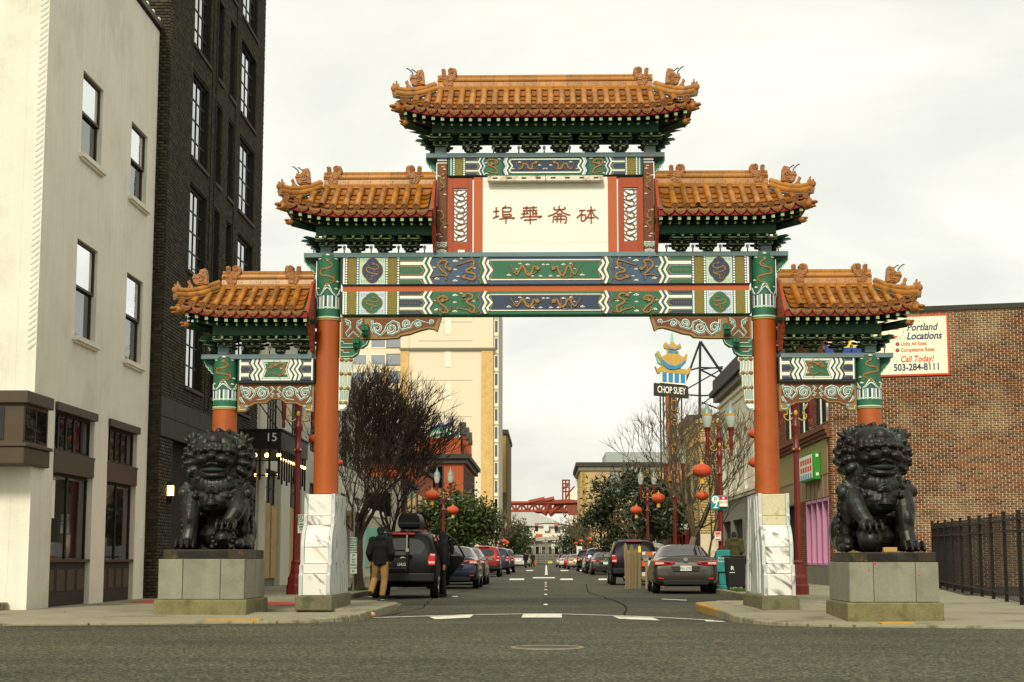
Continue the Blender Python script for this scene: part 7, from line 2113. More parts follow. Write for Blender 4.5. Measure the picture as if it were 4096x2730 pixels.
# yellow brick building on the right, second block
yb2 = thing('yellow_brick_building', 'yellow brick building beyond the cream arched building', 'building', (14, 112, HK))
Y10 = 103.0
A10 = lambda x, y: at(x, y, Y10)
xq0, xq1 = A10(1606, 1000).x, A10(1700, 1000).x
zq = A10(1620, 962).z
MB().box(xq0 + .02, xq1, Y10 + .02, Y10 + 24, 0, zq).build('wall', 'mortar_pale', yb2)
f10 = flat(Y10)
bricks(yb2, f10, xq0, xq1, 2.6, zq - .3, [], 'yellow_brick', seed=12, bl=.42, bh=.13, jt=.03, d=.012)
f10s = facing_street(xq0, -1)
bricks(yb2, f10s, Y10, Y10 + 24, 3.3, zq - .3, [(Y10 + 2 + k * 4.4, Y10 + 4.6 + k * 4.4, 4.6, 7.4) for k in range(5)], 'yellow_brick', seed=13, bl=.42, bh=.13, jt=.03, d=.012)
for k in range(5): window(yb2, f10s, Y10 + 2 + k * 4.4, Y10 + 4.6 + k * 4.4, 4.6, 7.4, -.02, 'grey_render', 'window_glass_dim', 2, 2, .12, .1)
for z_, d_ in ((zq - .3, .15), (zq - 1.5, .1), (zq - 3.3, .08)): MB().box(xq0 - d_, xq1, Y10 - d_, Y10 + 24, z_, z_ + .22).build('cornice', 'tower_stone', yb2)
MB().box(xq0 + .9, xq1, Y10 - .06, Y10 + .01, 2.6, A10(0, 1105).z).build('olive_panel', 'taupe', yb2)
MB().box(xq0 - .04, xq0 + .01, Y10 + .5, Y10 + 23, .3, 3.1).build('shopfront', 'interior', yb2)
MB().box(xq0 - .6, xq0, Y10 + 8, Y10 + 23, 3.0, 3.5).build('awning', 'white_paint', yb2)
for k in range(6): MB().box(xq0 - .25, xq0 + .01, Y10 + 8 + k * 2.6, Y10 + 8.4 + k * 2.6, .1, 3.0).build('shop_pillar', 'eave_red', yb2)
rb2 = thing('dark_shop_building', 'dark low shop building behind the right-hand street trees', 'building', (14, 135, HK))
MB().box(8.6, 24, 127.5, 151, 0, 7.2).build('wall', 'stone_dark', rb2)
for k in range(5):
 f11 = facing_street(8.6, -1)
 MB().mbox(f11, 128.5 + k * 4.5, 132 + k * 4.5, .4, 3.0, -.02, .05).build('shopfront', ('pale_render', 'eave_red', 'teal_glass', 'pale_render', 'eave_red')[k], rb2)
 MB().mbox(f11, 128.8 + k * 4.5, 131.5 + k * 4.5, 4.2, 6.2, -.02, .05).build('window', 'window_glass_dim', rb2)
 # left second block: low pale and red shopfronts behind the trees
lb2 = thing('left_shop_row', 'row of low grey and red shopfronts behind the left street trees', 'building', (-13, 125, HK))
for k, (y0, y1, h, mt) in enumerate(((99.5, 112, 6.0, 'grey_render'), (112.1, 128, 7.5, 'orange_brick'), (128.1, 150, 6.2, 'stone_dark'))):
 MB().box(-24, -8.9, y0, y1, 0, h).build('wall', mt, lb2)
 f12 = facing_street(-8.9, 1)
 for j in range(3):
  u = y0 + .6 + j * (y1 - y0 - .6) / 3
  MB().mbox(f12, u, u + (y1 - y0) / 3 - 1.2, .4, 2.8, -.02, .05).build('shopfront', ('interior', 'teal_glass', 'eave_red')[(j + k) % 3], lb2)
  MB().mbox(f12, u, u + (y1 - y0) / 3 - 1.8, 3.9, 5.4, -.02, .05).build('window', 'window_glass_dim', lb2)
 MB().mbox(f12, y0, y1, h - .3, h, -.02, .2).build('cornice', 'dark_cornice', lb2)
 MB().mbox(flat(y0), -16, -9.5, .5, 2.9, -.02, .05).build('shopfront', 'teal_glass', lb2)
 MB().mbox(flat(y0), -16, -9.5, 3.6, 5.0, -.02, .05).build('window', 'window_glass_dim', lb2)
 # lattice steel tower on a roof
lt = thing('lattice_tower', 'black steel lattice pylon standing behind the cream arched building', 'pylon', (12, 118, 9))
Y11 = 116.0
A11 = lambda x, y: at(x, y, Y11)
apex = A11(1609, 785)
corners = [A11(1597, 965) + Vector((0, 3, 0)), A11(1605, 965), A11(1745, 965) + Vector((0, 0, 0)), A11(1720, 965) + Vector((0, 3, 0))]
mat('pylon', (40, 44, 38), .6, var=.1)
MB().tube([A11(1609, 785), A11(1607, 965)], .10, 6).build('mast', 'pylon', lt); MB().tube([A11(1611, 785) + Vector((0, 1, 0)), A11(1612, 965) + Vector((0, 1, 0))], .08, 6).build('mast', 'pylon', lt)
for a, b, r in (((1609, 785), (1545, 960), .08), ((1609, 785), (1745, 985), .10), ((1560, 838 + 20), (1609, 845), .06), ((1609, 845), (1661, 847), .06), ((1661, 847), (1560, 905), .05), ((1609, 850), (1690, 890), .07), ((1548, 905), (1609, 910), .06), ((1609, 910), (1690, 906), .06), ((1690, 870), (1612, 930), .05), ((1612, 925), (1690, 955), .06), ((1690, 928), (1620, 965), .05), ((1590, 842), (1560, 905), .05), ((1609, 850), (1661, 843), .05)):
 MB().tube([A11(*a), A11(*b)], r, 5).build('brace', 'pylon', lt)
MB().box(A11(1560, 0).x, A11(1720, 0).x, Y11 - 2, Y11 + 6, 0, A11(0, 962).z).build('roof_base', 'stone_dark', lt)
# pagoda restaurant sign
ps = thing('pagoda_sign', 'tall pagoda-topped restaurant sign with blue and gold tiers', 'sign', at(1545, 1270, 104)[:])
Y12 = 104.0
A12 = lambda x, y: at(x, y, Y12)
mat('pag_gold', (196, 158, 72), .6, var=.15, vs=2, grain=.15, gs=6); mat('pag_blue', (52, 134, 178), .5, var=.1); mat('pag_mint', (150, 206, 178), .6); mat('sign_black', (44, 40, 30), .6, var=.2, vs=2)
def pgp(pts, d0, d1, nm, mt, par=ps):
 q = [(A12(x, y).x, A12(x, y).z) for x, y in pts]; return MB().prism(q, flat(Y12), d0, d1).build(nm, mt, par)
sk = math.radians(0)
pgp([(1503, 880), (1581, 888), (1583, 915), (1503, 908)], -.55, 0, 'name_board', 'sign_black')
p = A12(1543, 898);
text('lettering', 'CHOP SUEY', 22 * 104 / 3735, (p.x, Y12 - .012, p.z), (1, 0, -.08), (0, 0, 1), 'white_paint', ps, depth=.02, squeeze=.56, bold=.01)
pgp([(1532, 908), (1556, 910), (1556, 1185), (1534, 1185)], -.5, -.02, 'upright', 'sign_black')
pgp([(1531, 910), (1537, 910), (1541, 1185), (1536, 1185)], -.55, .03, 'red_edge', 'orange_brick')
for i, ch in enumerate('HUNG FAR LOW'):
 if ch != ' ':
  p = A12(1548.5, 922 + i * 16.5); text('lettering', ch, 20 * 104 / 3735, (p.x, Y12 + .005, p.z), (1, 0, 0), (0, 0, 1), 'gold_line', ps, depth=.02)
p = A12(1562, 1200); bk_ = MB().box(p.x - 1.3, p.x + .9, Y12 - .2, Y12 + .3, p.z - .1, p.z + .65).build('name_board', 'black_frame', ps)
text('lettering', 'CHOP SUEY', .42, (p.x - .1, Y12 - .21, p.z + .28), (1, 0, 0), (0, 0, 1), 'white_paint', ps, depth=.02, squeeze=.8)
pgp([(1517, 852), (1577, 858), (1577, 886), (1517, 880)], -.5, .02, 'pavilion', 'white_paint')
for i in range(4): pgp([(1522 + i * 14, 856 + i), (1532 + i * 14, 857 + i), (1532 + i * 14, 878 + i), (1522 + i * 14, 877 + i)], -.02, .06, 'pavilion_window', 'pag_blue')
pgp([(1505, 842), (1512, 848), (1520, 840), (1580, 850), (1584, 843), (1588, 850), (1580, 862), (1520, 855), (1512, 858)], -.7, .04, 'lower_eave', 'pag_gold')
pgp([(1508, 812), (1514, 806), (1520, 820), (1532, 814), (1540, 812), (1560, 815), (1571, 822), (1577, 812), (1580, 818), (1576, 834), (1560, 846), (1540, 850), (1524, 842)], -.7, .06, 'main_roof', 'pag_gold')
pgp([(1517, 822), (1524, 828), (1536, 838), (1552, 842), (1566, 836), (1576, 826), (1576, 834), (1564, 846), (1548, 850), (1534, 848), (1524, 840)], -.5, .12, 'roof_edge', 'pag_blue')
pgp([(1506, 812), (1511, 805), (1519, 822), (1520, 838), (1512, 832)], -.75, -.1, 'eave_horn', 'pag_mint')
pgp([(1533, 805), (1560, 808), (1560, 815), (1533, 813)], -.4, .05, 'upper_storey', 'pag_gold'); pgp([(1536, 806), (1546, 807), (1546, 812), (1536, 811)], 0, .08, 'pavilion_window', 'pag_blue'); pgp([(1548, 808), (1557, 808), (1557, 813), (1548, 812)], 0, .08, 'pavilion_window', 'pag_blue')
pgp([(1525, 791), (1530, 786), (1536, 793), (1546, 786), (1556, 795), (1562, 789), (1565, 795), (1566, 800), (1552, 806), (1538, 804), (1526, 799)], -.5, .06, 'upper_roof', 'pag_gold')
pgp([(1531, 792), (1540, 800), (1552, 803), (1562, 797), (1556, 805), (1540, 804)], -.3, .10, 'roof_edge', 'pag_blue')
pgp([(1540, 787), (1543, 765), (1546, 765), (1549, 787)], -.2, .0, 'spire', 'pag_mint')
for x in (1517, 1524, 1566): MB().tube([A12(x, 908), A12(x + 4, 1180)], .05, 4).build('support', 'pylon', ps)
# ------------------------------------------------------------------ trees
mat('bark', (74, 62, 46), .95, var=.3, vs=6, grain=.2, bump=.6, bs=14); mat('twig', (52, 42, 30), .9, var=.3, vs=2)
mat('bark_pale', (128, 116, 92), .95, var=.25, vs=5, grain=.2, bump=.5, bs=14); mat('twig_pale', (104, 90, 66), .9, var=.3, vs=2)
def leaf_mat(name, a, b):
 m = bpy.data.materials.new(name); m.use_nodes = True
 t = m.node_tree; n = t.nodes.new; l = t.links.new; s = t.nodes['Principled BSDF']
 g = n('ShaderNodeNewGeometry'); r = n('ShaderNodeValToRGB'); r.color_ramp.elements[0].color = c(*a); r.color_ramp.elements[1].color = c(*b)
 e = r.color_ramp.elements.new(.93); e.color = c(*b); e2 = r.color_ramp.elements.new(.96); e2.color = c(120, 84, 44)
 l(g.outputs['Random Per Island'], r.inputs[0]); l(r.outputs[0], s.inputs['Base Color']); s.inputs['Roughness'].default_value = .4; s.inputs['Specular IOR Level'].default_value = .5
 MATS[name] = m
leaf_mat('leaf', (34, 46, 18), (74, 90, 36)); leaf_mat('leaf_dark', (24, 34, 14), (56, 70, 30))
def bare_tree(label, base, height, seed, trunk_r, lean=(0, 0), fork=.28, spread=.5, depth=6, kind=('bark', 'twig'), twigs=1.0, group='bare street trees', side=(0, 0), rmin=.008, keep=.78):
 rng = random.Random(seed)
 base = Vector(base)
 t = thing('street_tree', label, 'tree', base[:], group)
 tr, cr = MB(), MB()
 up = Vector((0, 0, 1))
 def grow(p, d, ln, r, lev):
  n = 4 if lev < 2 else 3
  pts, rs = [p.copy()], [max(rmin, r)]
  q = p.copy()
  for i in range(n):
   d = (d + Vector((rng.gauss(0, .12), rng.gauss(0, .12), rng.gauss(0, .06))) + up * (.12 if lev > 0 else .03) + Vector((side[0], side[1], 0)) * .05).normalized()
   q = q + d * ln / n
   pts.append(q.copy()); rs.append(max(rmin * (1 if lev < depth else 1 - .75 * (i + 1) / n), r * (1 - .42 * (i + 1) / n) if lev < depth else 0))
  (tr if lev < 1 else cr).tube(pts, rs, 8 if lev < 1 else (5 if lev < 3 else 3), cap=lev < 1)
  if lev >= depth: return
  k = 4 if lev == 0 else (3 if rng.random() < twigs else 2)
  rot0 = rng.uniform(0, 6.28)
  for i in range(k):
   a = rot0 + i * 6.283 / k + rng.uniform(-.5, .5)
   e1 = d.orthogonal().normalized(); e2 = d.cross(e1)
   th = spread * rng.uniform(.6, 1.25)
   nd = (d * math.cos(th) + (e1 * math.cos(a) + e2 * math.sin(a)) * math.sin(th)).normalized()
   grow(q, nd, ln * rng.uniform(keep - .1, keep + .1), rs[-1] * rng.uniform(.70, .88), lev + 1)
  if 0 < lev < depth - 1:
   for i in range(2):
    j = rng.randint(1, n - 1); a = rng.uniform(0, 6.28); e1 = d.orthogonal().normalized(); e2 = d.cross(e1)
    nd = (d * .6 + (e1 * math.cos(a) + e2 * math.sin(a)) * .7 + up * .25).normalized()
    grow(pts[j], nd, ln * .6, rs[j] * .5, max(lev + 2, depth - 2))
 d0 = Vector((lean[0], lean[1], 1)).normalized()
 grow(base - up * .1, d0, height * fork, trunk_r, 0)
 tr.tube([base - up * .15, base + up * .25], [trunk_r * 1.5, trunk_r * 1.02], 8)
 tr.build('trunk', kind[0], t, 60, recalc=False); o = cr.build('crown', kind[1], t, None, recalc=False)
 return t
def leafy_tree(label, base, cz, rad, n_leaf, seed, mt='leaf', ls=.17, group='evergreen street trees'):
 rng = np.random.RandomState(seed)
 base = Vector(base)
 t = thing('evergreen_tree', label, 'tree', base[:], group)
 tr = MB(); tr.tube([base - Vector((0, 0, .1)), base + Vector((.05, 0, cz * .5)), base + Vector((0, 0, cz))], [.16, .12, .08], 8)
 cen = np.array([base.x, base.y, base.z + cz])
 nb = 46
 dirs = rng.normal(size=(nb, 3)); dirs /= np.linalg.norm(dirs, axis=1)[:, None]
 rr = rng.uniform(.35, 1.0, nb) ** .6
 blob = dirs * rr[:, None] * np.array(rad) * np.array([1, 1, 1])
 blob[:, 2] -= 0.15 * rad[2] * (np.abs(blob[:, 0]) / rad[0])
 for b in blob[::2]: tr.tube([Vector(cen) - Vector((0, 0, rad[2] * .55)), Vector(cen) + Vector(b) * .9], [.05, .015], 4, cap=False)
 tr.build('trunk', 'bark', t, 60, recalc=False)
 idx = rng.randint(0, nb, n_leaf)
 br = rng.uniform(.20, .36, nb) * min(rad)
 P = cen + blob[idx] + rng.normal(size=(n_leaf, 3)) * br[idx][:, None] * np.array([.75, .75, .55])
 a = rng.normal(size=(n_leaf, 3)); a /= np.linalg.norm(a, axis=1)[:, None]
 b = np.cross(a, rng.normal(size=(n_leaf, 3))); b /= np.linalg.norm(b, axis=1)[:, None]
 s = ls * rng.uniform(.7, 1.3, (n_leaf, 1))
 V = np.stack([P - a * s, P + b * s * .35, P + a * s, P - b * s * .35], 1).reshape(-1, 3) - np.array(base)
 Fq = np.arange(n_leaf * 4).reshape(-1, 4)
 me = joined_mesh(V, Fq, 'crown'); link('crown', me, mt, t)
 return t
Z0 = HK
bare_tree('large bare dark-twigged tree just right of the left main column', (-5.4, 47, Z0), 6.0, 11, .17, (.12, 0), .25, .44, 8, side=(.7, 0), twigs=.55, rmin=.0085, keep=.79)
bare_tree('second bare tree behind the black parked car', (-5.5, 62, Z0), 6.6, 5, .16, (.05, 0), .27, .50, 6, side=(.5, 0), twigs=.7, rmin=.011, keep=.76)
bare_tree('bare grey-trunked tree in front of the pagoda sign', (5.55, 66, Z0), 7.2, 23, .20, (-.02, 0), .27, .52, 6, ('bark_pale', 'twig_pale'), .8, side=(.0, 0), rmin=.011, keep=.78)
bare_tree('small pale bare tree before the right evergreen', (5.6, 99, Z0), 5.8, 8, .13, (-.05, 0), .24, .65, 5, ('bark_pale', 'twig_pale'), .8, side=(-.3, 0), rmin=.014)
bare_tree('thin crooked sapling beside the yellow brick building', (5.75, 58, Z0), 4.6, 31, .06, (-.12, 0), .36, .45, 4, ('bark', 'twig'), .6, rmin=.009)
bare_tree('bare tree far along the left pavement', (-5.6, 190, Z0), 7.5, 14, .15, (0, 0), .28, .5, 5, ('bark_pale', 'twig_pale'), .7, rmin=.02)
bare_tree('bare tree far along the right pavement before the tan building', (5.8, 215, Z0), 7.5, 17, .15, (0, 0), .28, .5, 5, ('bark_pale', 'twig_pale'), .7, rmin=.02)
leafy_tree('bushy evergreen behind the red car on the left', (-5.6, 108, Z0), 3.5, (2.75, 2.4, 2.05), 9000, 3)
leafy_tree('large dark evergreen below the tan building on the right', (5.8, 112, Z0), 4.3, (3.0, 2.6, 2.9), 10000, 4, 'leaf_dark')
leafy_tree('dark evergreen close behind the right pale bare tree', (6.6, 96, Z0), 3.6, (1.7, 1.6, 1.5), 4000, 5, 'leaf_dark')
leafy_tree('small rounded evergreen far along the left pavement', (-5.6, 290, Z0), 4.2, (3.2, 3, 3.2), 3500, 6, 'leaf', .3)
leafy_tree('small rounded evergreen far along the right pavement', (5.2, 275, Z0), 4.0, (3.0, 3, 3.0), 3500, 7, 'leaf_dark', .3)
# grass in the tree pits
def grass(x, y, wx, wy, seed, label):
 rng = np.random.RandomState(seed); n = 700
 P = np.stack([x + rng.uniform(-wx, wx, n), y + rng.uniform(-wy, wy, n), np.full(n, HK)], 1)
 d = rng.normal(size=(n, 3)) * .03; h = rng.uniform(.04, .10, n)
 w_ = np.stack([rng.uniform(-.012, .012, n), rng.uniform(-.012, .012, n), np.zeros(n)], 1)
 top = P + d; top[:, 2] = HK + h
 V = np.stack([P - w_, P + w_, top + w_ * .2, top - w_ * .2], 1).reshape(-1, 3)
 o = link('grass', joined_mesh(V, np.arange(n * 4).reshape(-1, 4), 'grass'), 'grass'); o['kind'] = 'stuff'; o['label'] = label; o['category'] = 'grass'
grass(-5.4, 46.6, .5, .7, 1, 'tuft of grass round the left bare tree trunk'); grass(5.6, 45.5, .5, .9, 2, 'strip of grass by the right kerb under the bin')
# ------------------------------------------------------------------ street furniture
mat('lamp_red', (104, 24, 15), .4, var=.12, vs=3, spec=.5); mat('lamp_gold', (190, 148, 66), .4, var=.1); mat('lamp_cap', (126, 142, 132), .4, metal=.2, var=.1)
mat('lamp_globe', (176, 184, 176), .25, var=.08, spec=.6); mat('lantern_red', (196, 74, 44), .6, var=.1, vs=2, grain=.05); mat('lantern_gold', (206, 148, 60), .5); mat('tassel', (210, 170, 60), .7, var=.2, vs=12)
mat('sign_panel', (214, 220, 206), .6, var=.05); mat('sign_text_green', (40, 110, 84), .6); mat('teal', (20, 140, 146), .55, var=.08); mat('magenta', (190, 24, 74), .55); mat('galv', (150, 150, 138), .5, metal=.5)
def lamp_post():
 """local, base at z=0, arms along x"""
 o = thing('street_lamp', '', 'street lamp', (0, 0, 0), 'red double-globe street lamps', local=True)
 MB().lathe([(.24, 0), (.24, .22), (.21, .26), (.20, .42), (.15, .50), (.12, .75), (.13, .80), (.10, .86)], 8, smooth_ := (0, 0, 0)).build('base', 'lamp_red', o)
 n = 20
 m = MB(); rows = []
 for z, r in ((.86, .088), (3.55, .070)):
  rows.append([Vector(((r - .008 * (k % 2)) * math.cos(6.2832 * k / n), (r - .008 * (k % 2)) * math.sin(6.2832 * k / n), z)) for k in range(n + 1)])
 m.grid(rows); m.build('pole', 'lamp_red', o, recalc=False)
 MB().lathe([(.07, 3.55), (.10, 3.58), (.10, 3.68), (.075, 3.72), (.075, 4.05), (.11, 4.2), (.11, 4.24), (.07, 4.30), (.075, 4.5), (.085, 4.6), (.075, 4.72), (.10, 4.78), (.05, 4.85), (.035, 5.05), (.05, 5.10), (.02, 5.2), (0, 5.25)], 12).build('capital', 'lamp_red', o, 50)
 for k in range(4): MB().ell((.1 * math.cos(k * 1.57 + .78), .1 * math.sin(k * 1.57 + .78), 3.63), .03, 6, 5).build('boss', 'lamp_gold', o)
 MB().ell((0, -.075, 4.55), (.05, .02, .07), 8, 6).build('boss', 'lamp_gold', o)
 for s in (-1, 1):
  pts = [(s * .07, 0, 4.42), (s * .16, 0, 4.36), (s * .26, 0, 4.40), (s * .28, 0, 4.50), (s * .20, 0, 4.52), (s * .22, 0, 4.62), (s * .30, 0, 4.74), (s * .36, 0, 4.86)]
  MB().tube(catmull(pts, 3), .022, 6).build('scroll_arm', 'lamp_gold', o, 60)
  hd = MB().lathe([(.0, 4.18), (.035, 4.2), (.05, 4.3), (.03, 4.36), (.06, 4.46), (.055, 4.7), (.08, 4.95), (.075, 5.0), (.105, 5.04), (.11, 5.12)], 12, (s * .38, 0, 0)).build('lamp_holder', 'lamp_red', o, 50)
  MB().lathe([(.10, 5.12), (.15, 5.28), (.165, 5.45), (.165, 5.5)], 14, (s * .38, 0, 0)).build('globe', 'lamp_globe', hd, 60)
  MB().lathe([(.175, 5.5), (.178, 5.53), (.175, 5.56)], 14, (s * .38, 0, 0)).build('globe_band', 'lamp_gold', hd, 60)
  MB().lathe([(.17, 5.56), (.15, 5.68), (.07, 5.76), (.05, 5.85), (.02, 5.9), (.015, 6.0), (0, 6.02)], 14, (s * .38, 0, 0)).build('globe_cap', 'lamp_cap', hd, 60)
 return o
LAMP = lamp_post()
def put_lamp(x, y, label, first=[True], sc=1.0):
 o = LAMP if first[0] else copy_tree(LAMP); first[0] = False
 o.location = (x, y, HK); o['label'] = label; o.scale = (sc, sc, sc)
 return o
put_lamp(5.62, 52.8, 'red double-globe lamp carrying the teal parking sign on the right')
put_lamp(-6.3, 41.2, 'red lamp post between the left lion and the left main column')
put_lamp(6.32, 41.2, 'red lamp post just right of the right main column')
put_lamp(-5.75, 91.5, 'red double-globe lamp before the left evergreen tree')
put_lamp(5.8, 93.5, 'red double-globe lamp before the large right evergreen')
put_lamp(5.75, 73, 'red lamp post rising among the bare branches on the right')
put_lamp(-5.75, 66, 'red lamp post behind the black parked car')
put_lamp(-5.7, 155, 'small red lamp post left, far beyond the first crossing')
put_lamp(5.7, 152, 'small red lamp post right, far beyond the first crossing')
put_lamp(-5.7, 215, 'red lamp post farthest along the left pavement')
put_lamp(5.7, 215, 'red lamp post farthest along the right pavement')
# paper lanterns
def lantern_proto():
 o = thing('paper_lantern', '', 'lantern', (0, 0, 0), 'red paper lanterns', local=True)
 m = MB(); n, nv = 28, 10; rows = []
 for i in range(nv + 1):
  a = .22 + (math.pi - .44) * i / nv
  rows.append([Vector(((.32 * math.sin(a)) * (1 - .045 * (k % 2)) * math.cos(6.2832 * k / n), (.32 * math.sin(a)) * (1 - .045 * (k % 2)) * math.sin(6.2832 * k / n), .225 * math.cos(a))) for k in range(n + 1)])
 m.grid(rows); m.build('shade', 'lantern_red', o, 60, recalc=False)
 MB().lathe([(.08, .20), (.075, .25), (.03, .26), (.012, .36)], 10).build('top_cap', 'lantern_gold', o); MB().lathe([(.075, -.25), (.08, -.21)], 10).build('bottom_ring', 'lantern_gold', o)
 m = MB()
 for k in range(7):
  a = 3.4 + k * .42
  m.tube([(.322 * math.sin(t) * math.cos(a), .322 * math.sin(t) * math.sin(a), .228 * math.cos(t)) for t in np.linspace(.6, 1.5, 6)], .006, 4)
 m.build('gilt_rib', 'lantern_gold', o, kind='stuff')
 MB().lathe([(.07, -.25), (.085, -.42)], 12, cap=False).build('tassel', 'tassel', o)
 return o
LAN = lantern_proto()
def put_lantern(x, y, Y, wpx, label, first=[True]):
 o = LAN if first[0] else copy_tree(LAN); first[0] = False
 p = at(x, y, Y); s = wpx * Y / 3735 / .64
 o.location = p; o.scale = (s, s, s); o['label'] = label; o.rotation_euler = (0, 0, x)
for (x, y, Y, wpx, lab) in ((1613, 1082, 52.6, 45, 'red lantern hanging beside the lamp with the teal parking sign'), (993, 1139, 72, 33, 'red lantern hanging over the black car, left of the evergreen'), (1041, 1173, 91, 27, 'red lantern hanging just right of the left evergreen lamp'),
 (1462, 1173, 93, 27, 'red lantern hanging left of the lamp before the large right evergreen'), (1513, 1145, 75, 32, 'red lantern hanging among the bare right branches'), (901, 1090, 58, 30, 'red lantern half hidden in the large left bare tree'),
 (1736, 997, 42, 34, 'red lantern peeking out left of the right column, upper'), (1738, 1063, 42, 36, 'red lantern peeking out left of the right column, lower'), (725, 1010, 42, 32, 'red lantern peeking out left of the left column'), (775, 1064, 43, 26, 'red lantern peeking out right of the left column'),
 (1614, 1140, 62, 30, 'red lantern behind the thin sapling on the right'), (1158, 1244, 160, 13, 'small red lantern far left, nearest of the far pair'), (1165, 1248, 175, 11, 'small red lantern far left, farther of the far pair'),
 (1356, 1240, 160, 13, 'small red lantern far right, nearest of the far row'), (1336, 1244, 185, 10, 'small red lantern far right, middle of the far row'), (1324, 1249, 215, 9, 'small red lantern far right, farthest of the far row')):
 put_lantern(x, y, Y, wpx, lab)
 # signs
def plate(name, label, x0, y0, x1, y1, Y, mt='sign_panel', cat='sign', group=None):
 p, q = at(x0, y0, Y), at(x1, y1, Y)
 o = thing(name, label, cat, ((p.x + q.x) / 2, Y, min(p.z, q.z)), group)
 MB().box(p.x, q.x, Y - .008, Y + .008, q.z, p.z).build('panel', mt, o, bevel=.02)
 return o, p, q
def lines(o, p, q, Y, rows, mt):
 for (t, f, h) in rows:
  z = p.z + (q.z - p.z) * f; text('lettering', t, h * abs(p.z - q.z), ((p.x + q.x) / 2, Y - .011, z), (1, 0, 0), (0, 0, 1), mt, o, depth=.003, squeeze=.85, bold=.003)
o, p, q = plate('hotel_zone_sign', 'white hotel zone sign on the red lamp post by the left column', 684.5, 1183, 704, 1226, 41.0)
lines(o, p, q, 41.0, [('HOTEL', .13, .24), ('ZONE', .33, .24), ('15 MINUTES', .52, .11), ('EVERY', .66, .12), ('DAY', .8, .12)], 'sign_text_green')
o, p, q = plate('parking_sign', 'white hotel zone sign on a thin post right of the left column', 805, 1235, 820, 1269, 45.0)
lines(o, p, q, 45.0, [('HOTEL', .14, .26), ('ZONE', .36, .26), ('15 MINUTES', .56, .12), ('EVERY DAY', .72, .12), ('LOADING', .87, .12)], 'sign_text_green')
x_ = (p.x + q.x) / 2
for (a, b, rows_) in ((1271, 1305, [('P', .2, .34), ('PAY', .46, .17), ('TO', .64, .17), ('PARK', .82, .17)]), (1307, 1319, [('8-7', .5, .5)])):
 pp, qq = at(805, a, 45), at(820, b, 45)
 MB().box(pp.x, qq.x, 45 - .008, 45 + .008, qq.z, pp.z).build('panel', 'sign_panel', o, bevel=.02)
 lines(o, pp, qq, 45.0, rows_, 'sign_text_green')
MB().tube([(x_, 45.03, HK), (x_, 45.03, 2.6)], .025, 8).build('post', 'galv', o)
o, p, q = plate('parking_zone_sign', 'teal parking sign with a white P and number 2 on the lamp post', 1633, 1139, 1673, 1171, 52.62, 'teal')
xm = p.x + (q.x - p.x) * .27
MB().lathe([(.12, 0), (.12, .006)], 20, (xm, 52.6, p.z + (q.z - p.z) * .3), Matrix.Rotation(math.pi / 2, 3, 'X')).build('disc', 'white_paint', o)
text('lettering', 'P', .2, (xm, 52.59, p.z + (q.z - p.z) * .3), (1, 0, 0), (0, 0, 1), 'teal', o); text('lettering', '2', .27, (xm, 52.59, p.z + (q.z - p.z) * .72), (1, 0, 0), (0, 0, 1), 'white_paint', o, bold=.008)
a, b = p.x + (q.x - p.x) * .5, q.x - .02
MB().box(a, b, 52.596, 52.606, q.z + .09, p.z - .03).build('notice', 'white_paint', o); MB().box(a, b, 52.59, 52.596, p.z - .14, p.z - .03).build('notice_head', 'magenta', o); MB().box(a, b, 52.59, 52.606, q.z + .03, q.z + .09).build('notice_foot', 'dark_metal', o)
MB().lathe([(.035, 0), (.035, .004)], 14, ((a + b) / 2, 52.586, p.z - .085), Matrix.Rotation(math.pi / 2, 3, 'X')).build('emblem', 'white_paint', o)
text('lettering', '28153', .1, ((a + b) / 2, 52.588, (p.z + q.z) / 2 + .0), (1, 0, 0), (0, 0, 1), 'sign_red', o)
o, p, q = plate('notice_sign', 'small red and white notice low on the right lamp post', 1642, 1222, 1657, 1243, 52.55, 'sign_panel'); MB().box(p.x + .02, q.x - .02, 52.536, 52.541, p.z - .10, p.z - .02).build('notice_head', 'sign_red', o); MB().box(p.x + .02, q.x - .02, 52.536, 52.541, q.z + .02, q.z + .06).build('notice_foot', 'sign_red', o)
lines(o, p, q, 52.55, [('NO', .5, .25)], 'sign_red')
for (lab, x0, y0, x1, y1, Y, rows_, cm) in (('white parking arrow sign beyond the red car', 1113, 1243, 1130, 1255, 130, [('P >', .5, .8)], 'sign_text_green'), ('white round-emblem sign under the parking arrow sign', 1113, 1256, 1130, 1268, 130, [('O', .5, .9)], 'sign_red'), ('white turn-lane sign by the far right evergreen', 1325, 1256, 1338, 1275, 190, [('r', .5, 1.1)], 'black_frame'),
 ('white lane sign under the left traffic signal', 1217, 1250, 1225, 1261, 300, [('Y', .5, .9)], 'black_frame'), ('white lane sign under the right traffic signal', 1267, 1251, 1275, 1261, 300, [('r', .5, 1.0)], 'black_frame'), ('yellow two-way arrow sign at the street end, left', 1219, 1287, 1228, 1292, 300, [('<>', .5, 1.0)], 'black_frame'), ('yellow two-way arrow sign at the street end, right', 1259, 1290, 1269, 1295, 300, [('<>', .5, 1.0)], 'black_frame')):
 o, p, q = plate('road_sign', lab, x0, y0, x1, y1, Y, 'sign_yellow' if 'yellow' in lab else 'sign_panel'); lines(o, p, q, Y, rows_, cm)
 MB().tube([((p.x + q.x) / 2, Y + .05, 0), ((p.x + q.x) / 2, Y + .05, q.z + .2)], .05, 6).build('post', 'galv', o)
